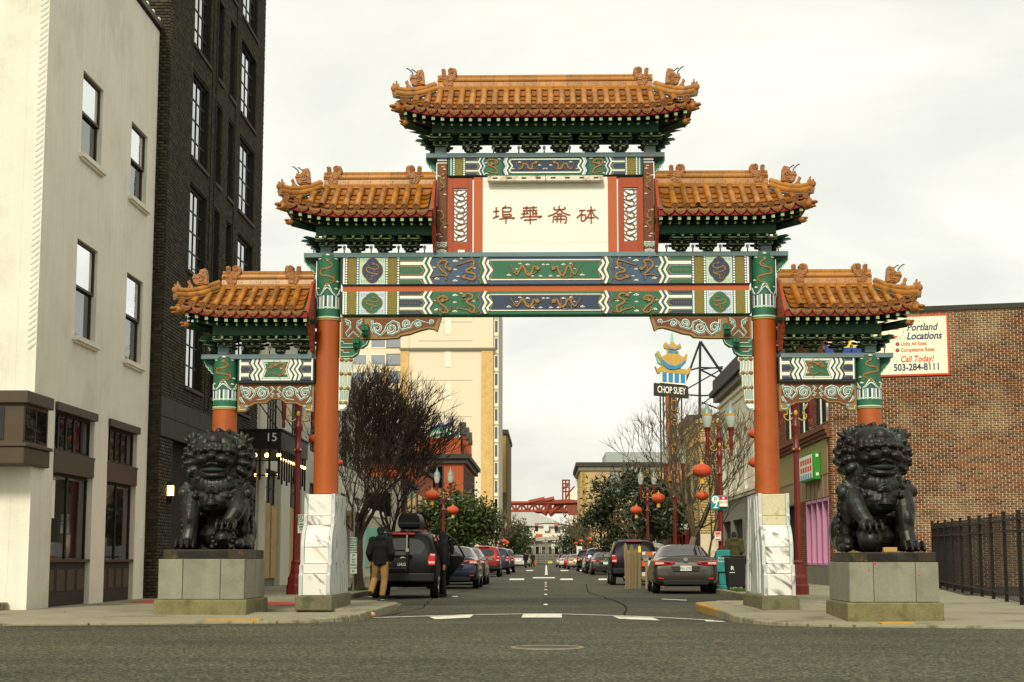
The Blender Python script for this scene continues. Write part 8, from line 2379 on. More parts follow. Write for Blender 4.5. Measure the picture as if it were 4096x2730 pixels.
 # traffic signal on a mast arm
ts = thing('traffic_signal', 'two red traffic lights on a long mast arm over the far junction', 'traffic light', (7, 220, HK))
YS_ = 220.0
A = lambda x, y: at(x, y, YS_)
MB().tube([A(1230, 1205), A(1262, 1203), A(1300, 1207), A(1370, 1222)], [.06, .07, .09, .13], 8).build('mast_arm', 'dark_metal', ts); MB().tube([Vector((A(1372, 0).x, YS_, HK)), Vector((A(1372, 0).x, YS_, A(0, 1215).z))], .14, 8).build('pole', 'dark_metal', ts)
mat('signal_red', (255, 60, 50), .4, emit=((255, 40, 30), 3.0), var=0, grain=0, bump=0)
for x in (1233, 1278):
 p = A(x, 1212); hd = MB().box(p.x - .22, p.x + .22, YS_ - .2, YS_ + .1, p.z - .55, p.z + .55).build('signal_head', 'black_frame', ts, bevel=.03)
 MB().ell((p.x, YS_ - .21, p.z + .33), (.14, .04, .14), 10, 6).build('red_light', 'signal_red', hd)
 for k in (0, -.33): MB().ell((p.x, YS_ - .2, p.z + k), (.13, .03, .13), 10, 6).build('dark_lens', 'dark_metal', hd)
p = A(1255, 1213); MB().box(p.x - .35, p.x + .35, YS_ - .05, YS_, p.z - .45, p.z + .4).build('lane_plate', 'sign_panel', ts)
for (x, Y, yt) in ((1215, 330, 1240), (1228, 300, 1238), (1254, 310, 1238), (1291, 330, 1240)):
 p = at(x, 1290, Y); o = MB().tube([(p.x, Y, HK - .1), (p.x, Y, at(x, yt, Y).z)], .12, 8).build('steel_pole', 'galv'); tag(o, {1215: 'tall grey pole at the street end, leftmost', 1228: 'tall grey pole below the left traffic signal', 1254: 'tall grey pole on the street axis', 1291: 'tall grey pole at the street end, rightmost'}[x], 'pole')
 # end-of-street fence
ef = thing('mesh_fence', 'dark mesh fence closing the far end of the street', 'fence', (0, 420, HK))
for k in range(13): MB().tube([(-12 + 2 * k, 420, 0), (-12 + 2 * k, 420, 2.4)], .06, 5).build('post', 'dark_metal', ef)
for z in (.4, .8, 1.2, 1.6, 2.0, 2.35): MB().box(-12, 12, 419.97, 420.03, z, z + .1).build('rail', 'dark_metal', ef)
# black iron fence by the lot on the right
mat('fence_black', (26, 24, 18), .5, metal=.3, var=.1)
fe = thing('iron_fence', 'black iron picket fence along the brick-walled lot at right', 'fence', (10.4, 40, HK))
fa, fb_ = Vector((12.35, 52.6, 0)), Vector((8.45, 27.5, 0))
L_ = (fb_ - fa).length; dv = (fb_ - fa) / L_
ft = lambda s: fa + dv * s
nP = int(L_ / 2.35)
pk_me = MB().box(-.006, .006, -.006, .006, .18, 1.98).mesh('picket'); pk_me.materials.append(MATS['fence_black'])
az = math.atan2(dv.y, dv.x)
for i in range(nP + 1):
 p = ft(i * 2.35); hz = 2.16 - .30 * i * 2.35 / L_; MB().box(p.x - .032, p.x + .032, p.y - .032, p.y + .032, HK - .02, hz).build('post', 'fence_black', fe)
 MB().box(p.x - .04, p.x + .04, p.y - .04, p.y + .04, hz, hz + .03).build('post_cap', 'fence_black', fe)
for z in (.30, 1.62, 1.86):
 a, b = ft(0), ft(L_); w_ = Vector((-dv.y, dv.x, 0)) * .018
 MB().add([q_ + w2 + Vector((0, 0, (z + e_) * kz)) for e_ in (0, .04) for q_, w2, kz in ((a, -w_, 1.05), (a, w_, 1.05), (b, w_, .92), (b, -w_, .92))], [(0, 1, 2, 3), (4, 5, 6, 7), (0, 1, 5, 4), (1, 2, 6, 5), (2, 3, 7, 6), (3, 0, 4, 7)]).build('rail', 'fence_black', fe)
n_p = int(L_ / .155)
for i in range(n_p):
 p = ft(.05 + i * .155); o = bpy.data.objects.new('picket', pk_me); COL.objects.link(o); o.parent = fe; o.location = p - OFF[fe] + Vector((0, 0, 0)); o.rotation_euler = (0, 0, az); o.scale = (1, 1, 1.07 - .15 * (.05 + i * .155) / L_)
sheet('lot_ground', 'asphalt_old', [(8.2, 28), (40, 18), (40, 50), (12.2, 52.5)], HK + .006)
# wheelie bin, news box, litter bin, picket barrier
mat('bin_black', (26, 25, 20), .5, var=.15, bump=.1); mat('news_teal', (34, 130, 124), .5, var=.1); mat('bin_green', (24, 60, 44), .5, var=.1); mat('old_wood', (132, 116, 84), .9, var=.2, vs=3, streak=.35, rnd=.12); mat('barrier_white', (222, 214, 196), .7); mat('barrier_orange', (214, 92, 40), .6)
wb = thing('wheelie_bin', 'black wheeled bin with a white R on the right pavement', 'bin', (at(1690, 1330, 47).x, 47, HK))
bx_ = OFF[wb]
m = MB(); hw_ = .29
m.add([bx_ + Vector((a * .24, b * .26, .10)) for a, b in ((-1, -1), (1, -1), (1, 1), (-1, 1))] + [bx_ + Vector((a * hw_, b * .33, .92)) for a, b in ((-1, -1), (1, -1), (1, 1), (-1, 1))], [(0, 1, 2, 3), (4, 5, 6, 7), (0, 1, 5, 4), (1, 2, 6, 5), (2, 3, 7, 6), (3, 0, 4, 7)]).build('body', 'bin_black', wb, bevel=.03)
m = MB(); m.box(bx_.x - .34, bx_.x + .34, bx_.y - .38, bx_.y + .38, HK + .93, HK + .985); m.build('lid', 'bin_black', wb, bevel=.025)
for s in (-1, 1): MB().lathe([(.0, -.03), (.10, -.03), (.12, 0), (.10, .03), (0, .03)], 16, bx_ + Vector((s * .22, -.16, .12)), Matrix.Rotation(math.pi / 2, 3, 'Y')).build('wheel', 'fence_black', wb)
text('lettering', 'R', .16, bx_ + Vector((-.12, -.315, .62)), (1, 0, 0), (0, -.085, 1), 'sign_panel', wb, bold=.004); MB().box(bx_.x - .2, bx_.x - .05, bx_.y - .318, bx_.y - .31, HK + .49, HK + .51).build('label_bar', 'sign_panel', wb)
nw = thing('news_box', 'teal newspaper box behind the black wheeled bin', 'news box', (at(1661, 1330, 49).x, 49, HK)); b0 = OFF[nw]
MB().box(b0.x - .2, b0.x + .2, b0.y - .2, b0.y + .2, HK, HK + .12).build('foot', 'news_teal', nw, bevel=.02); MB().box(b0.x - .13, b0.x + .13, b0.y - .15, b0.y + .15, HK + .12, HK + .5).build('pedestal', 'news_teal', nw, bevel=.02)
MB().prism([(-.22, .5), (.22, .5), (.22, 1.05), (-.22, 1.15)], lambda u, v, d: Vector((b0.x + d, b0.y + u, HK + v)), -.21, .21).build('case', 'news_teal', nw, bevel=.02)
text('lettering', 'Portland\nReporter', .09, (b0.x + .0, b0.y - .226, HK + .86), (1, 0, 0), (0, 0, 1), 'sign_panel', nw)
lb_ = thing('litter_bin', 'dark green slatted litter bin behind the news box', 'bin', (5.75, 53.6, HK))
MB().lathe([(.24, 0), (.25, .9)], 18, (5.75, 53.6, HK)).build('liner', 'bin_green', lb_)
for k in range(14): a = k * .449; MB().box(5.75 + .26 * math.cos(a) - .018, 5.75 + .26 * math.cos(a) + .018, 53.6 + .26 * math.sin(a) - .018, 53.6 + .26 * math.sin(a) + .018, HK, HK + 1.0).build('slat', 'bin_green' if k % 2 else 'sign_panel', lb_)
MB().lathe([(.2, 0), (.2, .008)], 20, (5.72, 53.3, HK + 1.1), Matrix.Rotation(math.pi / 2, 3, 'X')).build('round_sign', 'sign_blue', lb_); text('lettering', 'M', .2, (5.72, 53.285, HK + 1.1), (1, 0, 0), (0, 0, 1), 'white_paint', lb_)
pf = thing('picket_barrier', 'weathered wooden picket panels leaning together behind the grey car', 'fence panel', (3.35, 56, 0))
def picket(x, y, h, w_=.085, lean=0.0, dy=0):
 fn = lambda u, v, d: Vector((x + u + lean * v, y + dy - d, v))
 MB().prism([(-w_ / 2, .02), (w_ / 2, .02), (w_ / 2, h - .10), (0, h), (-w_ / 2, h - .10)], fn, -.01, .01).build('picket', 'old_wood', pf)
rng = random.Random(4)
for i in range(11): picket(2.62 + i * .055, 54.3 + i * .09, 1.33 + rng.uniform(-.03, .04), .06, .02)
for x, h in ((3.12, 1.5), (3.36, 1.28), (3.62, 1.22)): picket(x, 55.0, h, .10)
picket(2.72, 55.4, 1.55, .12, -.03); picket(2.86, 55.5, 1.5, .12, .02)
for z in (.35, 1.05): MB().box(2.6, 3.75, 55.06, 55.10, z, z + .09).build('rail', 'old_wood', pf)
MB().box(3.08, 3.17, 54.97, 54.985, 1.22, 1.42).build('tag', 'sign_yellow', pf)
bc = thing('barricade', 'orange and white striped road barricade behind the wooden pickets', 'barricade', (3.5, 57, 0))
for k, z in enumerate((.35, .75, 1.05)):
 for j in range(5): MB().box(3.0 + j * .22, 3.22 + j * .22, 56.5, 56.53, z, z + .2).build('board', ('barrier_orange', 'barrier_white')[(j + k) % 2], bc)
for x in (3.05, 4.0): MB().box(x, x + .05, 56.54, 56.6, 0, 1.3).build('leg', 'old_wood', bc)
# hoarding sign down the left pavement
# ------------------------------------------------------------------ cars
def paint(name, col, metal=.5, rough=.3, coat=.6):
 mat(name, col, rough, metal=metal, var=.06, vs=1.5, grain=.03, bump=0, spec=.4, coat=coat)
mat('paint_black', (6, 6, 5), .42, var=.05, grain=.02, bump=0, spec=.16); paint('paint_grey', (66, 63, 54), .4, .3); paint('paint_red', (140, 28, 22)); paint('paint_navy', (34, 42, 62)); paint('paint_silver', (150, 148, 138), .7); paint('paint_white', (206, 202, 188), .1); paint('paint_char', (52, 54, 50), .5); paint('paint_gold', (176, 162, 126), .5)
mat('car_glass', (20, 23, 22), .06, var=.2, vs=1, grain=0, bump=0, spec=.8); mat('tyre', (18, 18, 16), .85, var=.15); mat('rim', (150, 150, 140), .35, metal=.8, var=.1); mat('car_trim', (20, 20, 18), .6, var=.1)
mat('tail_red', (176, 22, 14), .25, var=.1, vs=8, spec=.6, coat=.5, emit=((200, 10, 5), .15)); mat('tail_clear', (200, 190, 180), .2, var=.1, spec=.6); mat('chrome', (190, 190, 182), .2, metal=.9, var=.05)
def ring(y, zb, w_, zm, ws, zbelt, wg, zt, dy=(0,) * 8):
 return [Vector((x, y + d, z)) for (x, z), d in zip(((0.0, zb), (w_ * .86, zb), (w_, zb + .14), (w_, zm), (ws, zbelt), (wg, zt - .07), (wg * .72, zt), (0.0, zt + .02)), dy)]
def car_shell(rings, glass_top, glass_side, glass_rear):
 """cage with ladder caps, subdivided, then split by material index: 0 paint, 1 glass"""
 bm = bmesh.new()
 n = len(rings[0])
 V = []
 for r in rings:
  row = {}
  for k, p in enumerate(r):
   if abs(p.x) < 1e-6: row[(k, 1)] = row[(k, -1)] = bm.verts.new(p)
   else: row[(k, 1)] = bm.verts.new(p); row[(k, -1)] = bm.verts.new(Vector((-p.x, p.y, p.z)))
  V.append(row)
 for i in range(len(rings) - 1):
  for k in range(n - 1):
   for s in (1, -1):
    q = [V[i][(k, s)], V[i][(k + 1, s)], V[i + 1][(k + 1, s)], V[i + 1][(k, s)]]
    f = bm.faces.new(q if s < 0 else q[::-1])
    if (i in glass_side and k == 4) or (i in glass_top and k in (5, 6)): f.material_index = 1
 for i, e in ((0, 1), (len(rings) - 1, -1)):
  cols = []
  for k in range(n):
   p = rings[i][k]
   if abs(p.x) < 1e-6: cols.append([V[i][(k, 1)]])
   else:
    a, b = V[i][(k, -1)], V[i][(k, 1)]
    mid = [bm.verts.new(Vector((p.x * t, p.y - .015 * e, p.z))) for t in (-.84, .84)]
    cols.append([a] + mid + [b])
  for k in range(n - 1):
   a, b = cols[k], cols[k + 1]
   if len(a) == 4 and len(b) == 4:
    for j in range(3):
     f = bm.faces.new([a[j], a[j + 1], b[j + 1], b[j]] if e > 0 else [a[j], b[j], b[j + 1], a[j + 1]])
     if i == 0 and k in glass_rear and j == 1: f.material_index = 1
   elif len(a) == 1:
    for j in range(3): bm.faces.new([a[0], b[j + 1], b[j]] if e > 0 else [a[0], b[j], b[j + 1]])
   else:
    for j in range(3): bm.faces.new([b[0], a[j], a[j + 1]] if e > 0 else [b[0], a[j + 1], a[j]])
 bmesh.ops.recalc_face_normals(bm, faces=bm.faces)
 # keep glass outlines crisp
 cl = bm.edges.layers.float.get('crease_edge') or bm.edges.layers.float.new('crease_edge')
 for e in bm.edges:
  if len(e.link_faces) == 2 and e.link_faces[0].material_index != e.link_faces[1].material_index: e[cl] = .75
 me = bpy.data.meshes.new('cage'); bm.to_mesh(me); bm.free()
 o = bpy.data.objects.new('cage', me); COL.objects.link(o)
 sd = o.modifiers.new('s', 'SUBSURF'); sd.levels = 2
 dg = bpy.context.evaluated_depsgraph_get(); out_ = bpy.data.meshes.new_from_object(o.evaluated_get(dg)); bpy.data.objects.remove(o)
 res = []
 for mi in (0, 1):
  b = bmesh.new(); b.from_mesh(out_)
  bmesh.ops.delete(b, geom=[f for f in b.faces if f.material_index != mi], context='FACES')
  for f in b.faces: f.material_index = 0
  if mi == 1:                             # each pane of glass its own mesh
   groups = []; seen = set()
   for f in b.faces:
    if f in seen: continue
    st = [f]; seen.add(f); isl = []
    while st:
     g = st.pop(); isl.append(g)
     for e in g.edges:
      for h in e.link_faces:
       if h not in seen: seen.add(h); st.append(h)
    groups.append(isl)
   for isl in groups:
    vs = {};
    VV, FF = [], []
    for f in isl:
     idx = []
     for v in f.verts:
      if v not in vs: vs[v] = len(VV); VV.append((v.co + v.normal * .0)[:])
      idx.append(vs[v])
     FF.append(idx)
    m2 = bpy.data.meshes.new('window'); m2.from_pydata(VV, [], FF); m2.shade_smooth(); res.append(m2)
   b.free()
  else:
   m2 = bpy.data.meshes.new('body'); b.to_mesh(m2); b.free(); m2.shade_smooth(); res.append(m2)
 return res
Z8 = (0,) * 8
SEDAN = car_shell([ring(0, .30, .86, .62, .85, .93, .70, 1.06, (.10, .05, 0, 0, .06, .13, .16, .16)), ring(.16, .24, .91, .62, .89, .96, .74, 1.09), ring(.72, .20, .925, .60, .90, .97, .72, 1.12), ring(1.42, .19, .925, .60, .89, .96, .60, 1.42), ring(2.2, .19, .92, .6, .89, .95, .60, 1.46), ring(2.85, .19, .92, .6, .89, .94, .60, 1.43), ring(3.6, .2, .92, .6, .89, .93, .70, 1.03), ring(4.4, .22, .90, .55, .86, .80, .62, .86), ring(4.8, .28, .80, .5, .76, .68, .5, .72, (-.1, -.05, 0, 0, -.05, -.1, -.12, -.12))],
 (2, 5), (2, 3, 4), ())
SUV = car_shell([ring(0, .42, .84, .78, .85, 1.10, .73, 1.66, (.06, .02, 0, 0, .03, .26, .32, .32)), ring(.22, .34, .90, .74, .895, 1.10, .74, 1.70, (0, 0, 0, 0, 0, .14, .14, .14)), ring(.9, .28, .905, .72, .90, 1.08, .735, 1.74), ring(1.8, .27, .905, .72, .90, 1.07, .73, 1.755), ring(2.6, .27, .905, .72, .89, 1.06, .70, 1.72), ring(3.35, .28, .90, .72, .88, 1.05, .70, 1.16), ring(4.1, .30, .88, .7, .86, .98, .66, 1.05), ring(4.45, .36, .80, .66, .78, .88, .55, .92, (-.1, -.05, 0, 0, -.04, -.08, -.1, -.1))],
 (4,), (1, 2, 3), (4,))
def wheel_parts(o, x, y, r):
 m = MB(); R_ = Matrix.Rotation(math.pi / 2, 3, 'Y'); s = 1 if x > 0 else -1
 m.lathe([(r * .62, -.10), (r * .93, -.11), (r, -.07), (r, .07), (r * .93, .11), (r * .62, .10)], 24, (x, y, r), R_, cap=False)
 w_ = m.build('wheel', 'tyre', o, 40)
 MB().lathe([(r * .62, .085), (r * .5, .05), (r * .45, .04), (.05, .06), (0, .07)] if s > 0 else [(r * .62, -.085), (r * .5, -.05), (r * .45, -.04), (.05, -.06), (0, -.07)], 20, (x, y, r), R_, cap=False).build('rim', 'rim', w_, 30)
 m = MB()
 for k in range(5):
  a = k * 1.2566; ca, sa = math.cos(a), math.sin(a)
  m.tube([(x + s * .085, y + .05 * ca, r + .05 * sa), (x + s * .095, y + r * .58 * ca, r + r * .58 * sa)], .028, 4)
 m.build('spokes', 'rim', w_, kind='stuff')
def make_car(kind, pt, label, group='cars parked along the street', plate_text=None):
 o = thing('parked_car', label, 'car', (0, 0, 0), group, local=True)
 sh = SEDAN if kind == 'sedan' else SUV
 body = link('body', sh[0], pt, o)
 if sh[0].materials and sh[0].materials[0] is not MATS[pt]: recolour(body, pt)
 for g in sh[1:]: link('window', g, 'car_glass', o)
 sed = kind == 'sedan'
 r = .33 if sed else .36
 for x in (-.80, .80):
  for y in ((.95, 3.85) if sed else (.80, 3.55)): wheel_parts(o, x, y, r)
 fn = lambda u, v, d: Vector((u, -d, v))
 if sed:
  for s in (-1, 1):
   MB().prism([(s * .885, .83), (s * .87, .97), (s * .60, .95), (s * .34, .93), (s * .30, .89), (s * .42, .85), (s * .70, .83)], fn, -.42, .012).build('tail_light', 'tail_red', o, bevel=.01)
   MB().prism([(s * .86, .85), (s * .85, .92), (s * .62, .91), (s * .62, .86)], fn, -.1, .02).build('tail_lens', 'tail_clear', o, bevel=.008)
   MB().prism([(s * .42, .865), (s * .44, .91), (s * .60, .92), (s * .60, .87)], fn, 0, .018).build('tail_core', 'car_trim', o)
   MB().prism([(s * .78, .44), (s * .62, .43), (s * .62, .46), (s * .78, .475)], fn, -.1, .012).build('reflector', 'tail_red', o)
  MB().prism([(-.62, .26), (.62, .26), (.66, .36), (.5, .40), (-.5, .40), (-.66, .36)], fn, -.3, .018).build('diffuser', 'car_trim', o, bevel=.02)
  pzc = .74; MB().prism([(-.36, .64), (.36, .64), (.42, .80), (-.42, .80)], fn, -.1, .006).build('plate_recess', pt, o)
  MB().tube([(-.36, -.02, .66), (.36, -.02, .66)], .01, 5).build('trim_strip', 'car_trim', o)
  MB().lathe([(.06, -.01), (.06, .01), (.045, .012)], 18, (0, .01, .985), Matrix.Rotation(math.pi / 2, 3, 'X')).build('badge', 'chrome', o)
  MB().prism([(-.05, 0), (.03, .0), (.06, .07), (.04, .07)], lambda u, v, d: Vector((d, 1.55 - u, 1.44 + v)), -.012, .012).build('aerial_fin', 'car_trim', o)
  MB().tube([(-.66, .03, 1.085), (0, -.02, 1.11), (.66, .03, 1.085)], .018, 6).build('boot_lip', pt, o)
 else:
  for s in (-1, 1):
   MB().prism([(s * .86, .86), (s * .865, 1.16), (s * .72, 1.16), (s * .66, .98), (s * .68, .86)], fn, -.3, .012).build('tail_light', 'tail_red', o, bevel=.01)
   MB().prism([(s * .85, .90), (s * .85, .96), (s * .69, .96), (s * .69, .90)], fn, -.1, .02).build('tail_lens', 'tail_clear', o, bevel=.006); MB().prism([(s * .855, 1.10), (s * .855, 1.14), (s * .74, 1.14), (s * .73, 1.10)], fn, -.1, .02).build('tail_lens', 'tail_clear', o, bevel=.006)
   MB().prism([(s * .70, .46), (s * .5, .45), (s * .5, .48), (s * .70, .49)], fn, -.1, .012).build('reflector', 'tail_red', o)
   MB().tube([(s * .66, .55, 1.76), (s * .67, 1.6, 1.80), (s * .64, 2.5, 1.77)], .022, 6).build('roof_rail', 'car_trim', o)
  MB().prism([(-.82, .44), (.82, .44), (.85, .66), (-.85, .66)], fn, -.2, .035).build('bumper', 'car_trim', o, bevel=.03)
  pzc = .88
  MB().tube([(0.1, .16, 1.18), (-.30, .20, 1.27)], .012, 5).build('wiper', 'car_trim', o); MB().prism([(-.3, 1.66), (.3, 1.66), (.28, 1.70), (-.28, 1.70)], lambda u, v, d: Vector((u, .24 - d, v)), -.1, .04).build('brake_light', 'tail_red', o)
  MB().ell((0, .0, 1.05), (.08, .02, .03), 10, 6).build('badge', 'chrome', o)
 pz_ = MB().box(-.16, .16, -.022, -.008, pzc - .075, pzc + .075).build('number_plate', 'sign_panel', o)
 if plate_text: text('plate_lettering', plate_text, .11, (0, -.024, pzc), (1, 0, 0), (0, 0, 1), 'sign_navy', pz_, depth=.002, squeeze=.8)
 for s in (-1, 1):
  y_ = 3.15 if sed else 2.95; z_ = 1.0 if sed else 1.14
  MB().ell((s * 1.0, y_, z_), (.11, .07, .075), 10, 7).build('wing_mirror', pt, o, 60); MB().box(s * .99 - .08, s * .99 + .08, y_ - .072, y_ - .066, z_ - .05, z_ + .05).build('mirror_glass', 'chrome', o)
 return o
 # the black car with its door open, roof box and carrier
esc = make_car('suv', 'paint_black', 'black estate car with roof box and open rear door at the left kerb', plate_text='LHLG1')
esc.location = (at(925, 1300, 41.6).x, 41.6, 0); esc.scale = (.96, 1, .98)
for ch in esc.children:
 if ch.name.startswith('number_plate'): recolour(ch, 'dark_metal'); [recolour(g, 'sign_panel') for g in ch.children]
rbx = thing('roof_box', 'glossy black cargo box on top of the black estate car', 'roof box', (0, 0, 0), local=True)
m = MB(); prof = [(-.36, 0), (-.40, .10), (-.41, .17), (-.38, .32), (-.27, .44), (.27, .44), (.38, .32), (.41, .17), (.40, .10), (.36, 0)]
m.prism(prof, lambda u, v, d: Vector((u, d, v)), 0, 1.7); o = m.build('shell', 'paint_black', rbx, 40, bevel=.05)
m = MB(); m.prism([(-.415, .13), (.415, .13), (.415, .17), (-.415, .17)], lambda u, v, d: Vector((u, d, v)), -.015, 1.71); m.build('seam', 'car_trim', rbx)
rbx.location = (esc.location.x + .10, 42.2, 1.78); rbx.scale = (.70, 1, .92)
for y_ in (42.55, 43.7): o = MB().box(esc.location.x - .72, esc.location.x + .72, y_, y_ + .05, 1.83, 1.87).build('roof_bar', 'car_trim', None) if False else None
cr_ = thing('bike_carrier', 'black bicycle carrier strapped to the rear of the black estate car', 'carrier', (esc.location.x, 41.5, .9)); cx0 = esc.location.x
for s in (-.42, .12):
 MB().tube([(cx0 + s, 41.62 + .3, 1.74), (cx0 + s, 41.40, 1.42), (cx0 + s, 41.45, .70)], .018, 6).build('frame_tube', 'car_trim', cr_)
MB().tube([(cx0 - .46, 41.40, 1.22), (cx0 + .2, 41.40, 1.22)], .03, 6).build('cross_tube', 'car_trim', cr_); MB().tube([(cx0 - .42, 41.42, .76), (cx0 + .12, 41.42, .76)], .025, 6).build('cross_tube', 'car_trim', cr_)
MB().box(cx0 + .10, cx0 + .18, 41.33, 41.41, 1.18, 1.26).build('clamp', 'galv', cr_); MB().box(cx0 + .11, cx0 + .14, 41.36, 41.39, 1.24, 1.60).build('strap', 'galv', cr_)
# open door: hinged at the pillar, swung out over the road
def zD(zx, zy, Y=44.6): p = at((1440 + zx / 4.237) / K, (2050 + zy / 4.237) / K, Y); return (p.x, p.z)
dr = MB(); fnd = flat(44.6)
outer = [zD(*p) for p in ((1185, 1250), (1180, 700), (1180, 440), (1300, 405), (1480, 392), (1600, 470), (1700, 620), (1770, 760), (1755, 840), (1640, 960), (1540, 1080), (1500, 1250))]
inner_ = [zD(*p) for p in ((1255, 640), (1250, 480), (1470, 445), (1560, 530), (1600, 600), (1610, 660))]
lowp = [outer[0], outer[1], zD(1185, 680), zD(1770, 760), *outer[8:]]
dr.prism(lowp, fnd, -.08, .0)
fr_ = [zD(1180, 700), zD(1180, 440), zD(1300, 405), zD(1480, 392), zD(1600, 470), zD(1700, 620), zD(1770, 760)]
ribbon(dr, fr_, .055, fnd, -.06, 0)
drd = dr.build('open_door', 'paint_black', None)
door_root = drd; door_root.name = 'open_door'
drd.parent = esc; drd.matrix_parent_inverse = Matrix.Identity(4)
Minv = (Matrix.Translation(esc.location) @ Matrix.Diagonal((.96, 1, .98, 1))).inverted(); drd.data.transform(Minv)
gl = MB().prism(inner_ + [zD(1740, 740), zD(1200, 690)], fnd, -.045, -.035).build('door_glass', 'car_glass', None); gl.data.transform(Minv); gl.parent = drd
# grey saloon on the right
cam_ = make_car('sedan', 'paint_grey', 'dark grey saloon parked at the right kerb, nearest car on that side', plate_text='826 LMC'); cam_.location = (at(1576, 1300, 47.6).x, 47.6, 0); cam_.scale = (1.03, 1, .99); cam_.rotation_euler = (0, 0, math.radians(-1.0))
def row(lst):
 for (kind, pt, x, Y, lab, rz) in lst:
  o = make_car(kind, pt, lab); o.location = (at(x, 1300, Y).x, Y, 0); o.rotation_euler = (0, 0, math.radians(rz))
row([('sedan', 'paint_navy', 1037, 55.5, 'dark blue saloon just beyond the open car door', 0), ('sedan', 'paint_char', 1062, 63.5, 'charcoal saloon with bright wheels beyond the open car door', 0),
 ('suv', 'paint_red', 1112, 92, 'red estate car on the left, past the crossing', 0), ('suv', 'paint_navy', 1138, 107, 'dark blue estate car right behind the red one', 0), ('suv', 'paint_char', 1153, 120, 'dark grey estate car, third past the crossing on the left', 0), ('sedan', 'paint_white', 1191, 186, 'white saloon far down the left lane', 0), ('sedan', 'paint_silver', 1202, 215, 'silver saloon behind the far white one', 0),
 ('suv', 'paint_black', 1458, 63, 'black estate car hidden behind the wooden pickets', 0), ('suv', 'paint_silver', 1488, 72, 'pale estate car seen over the wooden pickets', 0), ('sedan', 'paint_char', 1392, 103, 'dark silver hatchback past the crossing on the right', 0), ('suv', 'paint_navy', 1376, 112, 'navy estate car, second past the crossing on the right', 0), ('sedan', 'paint_white', 1368, 121, 'white saloon, third past the crossing on the right', 0), ('suv', 'paint_black', 1352, 132, 'black estate car, fourth past the crossing on the right', 0), ('sedan', 'paint_gold', 1326, 158, 'champagne saloon on the right beyond the black estate', 0), ('sedan', 'paint_white', 1303, 186, 'white saloon far down the right lane', 0), ('sedan', 'paint_red', 1316, 172, 'dark red saloon partly hidden far right', 0), ('sedan', 'paint_silver', 1294, 205, 'silver saloon farthest down the right lane', 0)])
# ------------------------------------------------------------------ people
mat('skin', (176, 122, 92), .55, var=.08); mat('skin_dark', (92, 62, 46), .55, var=.08); mat('hair_dark', (20, 17, 14), .7, var=.2); mat('cloth_black', (17, 17, 16), .95, var=.25, vs=5, bump=.4, bs=9); mat('cloth_tan', (150, 116, 66), .9, var=.15, vs=5, bump=.4, bs=9); mat('cloth_olive', (66, 62, 32), .9, var=.2, vs=5, bump=.4, bs=9); mat('cloth_char', (34, 34, 32), .9, var=.2, vs=5, bump=.4, bs=9); mat('shoe_white', (206, 202, 190), .7); mat('cloth_blue', (44, 54, 74), .9, var=.15)
def remeshed(m, vox, name, smooth_it=2):
 o = bpy.data.objects.new('tmp', m.mesh('tmp', recalc=False)); COL.objects.link(o)
 r = o.modifiers.new('r', 'REMESH'); r.mode = 'VOXEL'; r.voxel_size = vox
 s = o.modifiers.new('s', 'SMOOTH'); s.factor = .5; s.iterations = smooth_it
 dg = bpy.context.evaluated_depsgraph_get(); me = bpy.data.meshes.new_from_object(o.evaluated_get(dg)); bpy.data.objects.remove(o)
 me.name = name; me.materials.clear(); me.shade_smooth(); return me
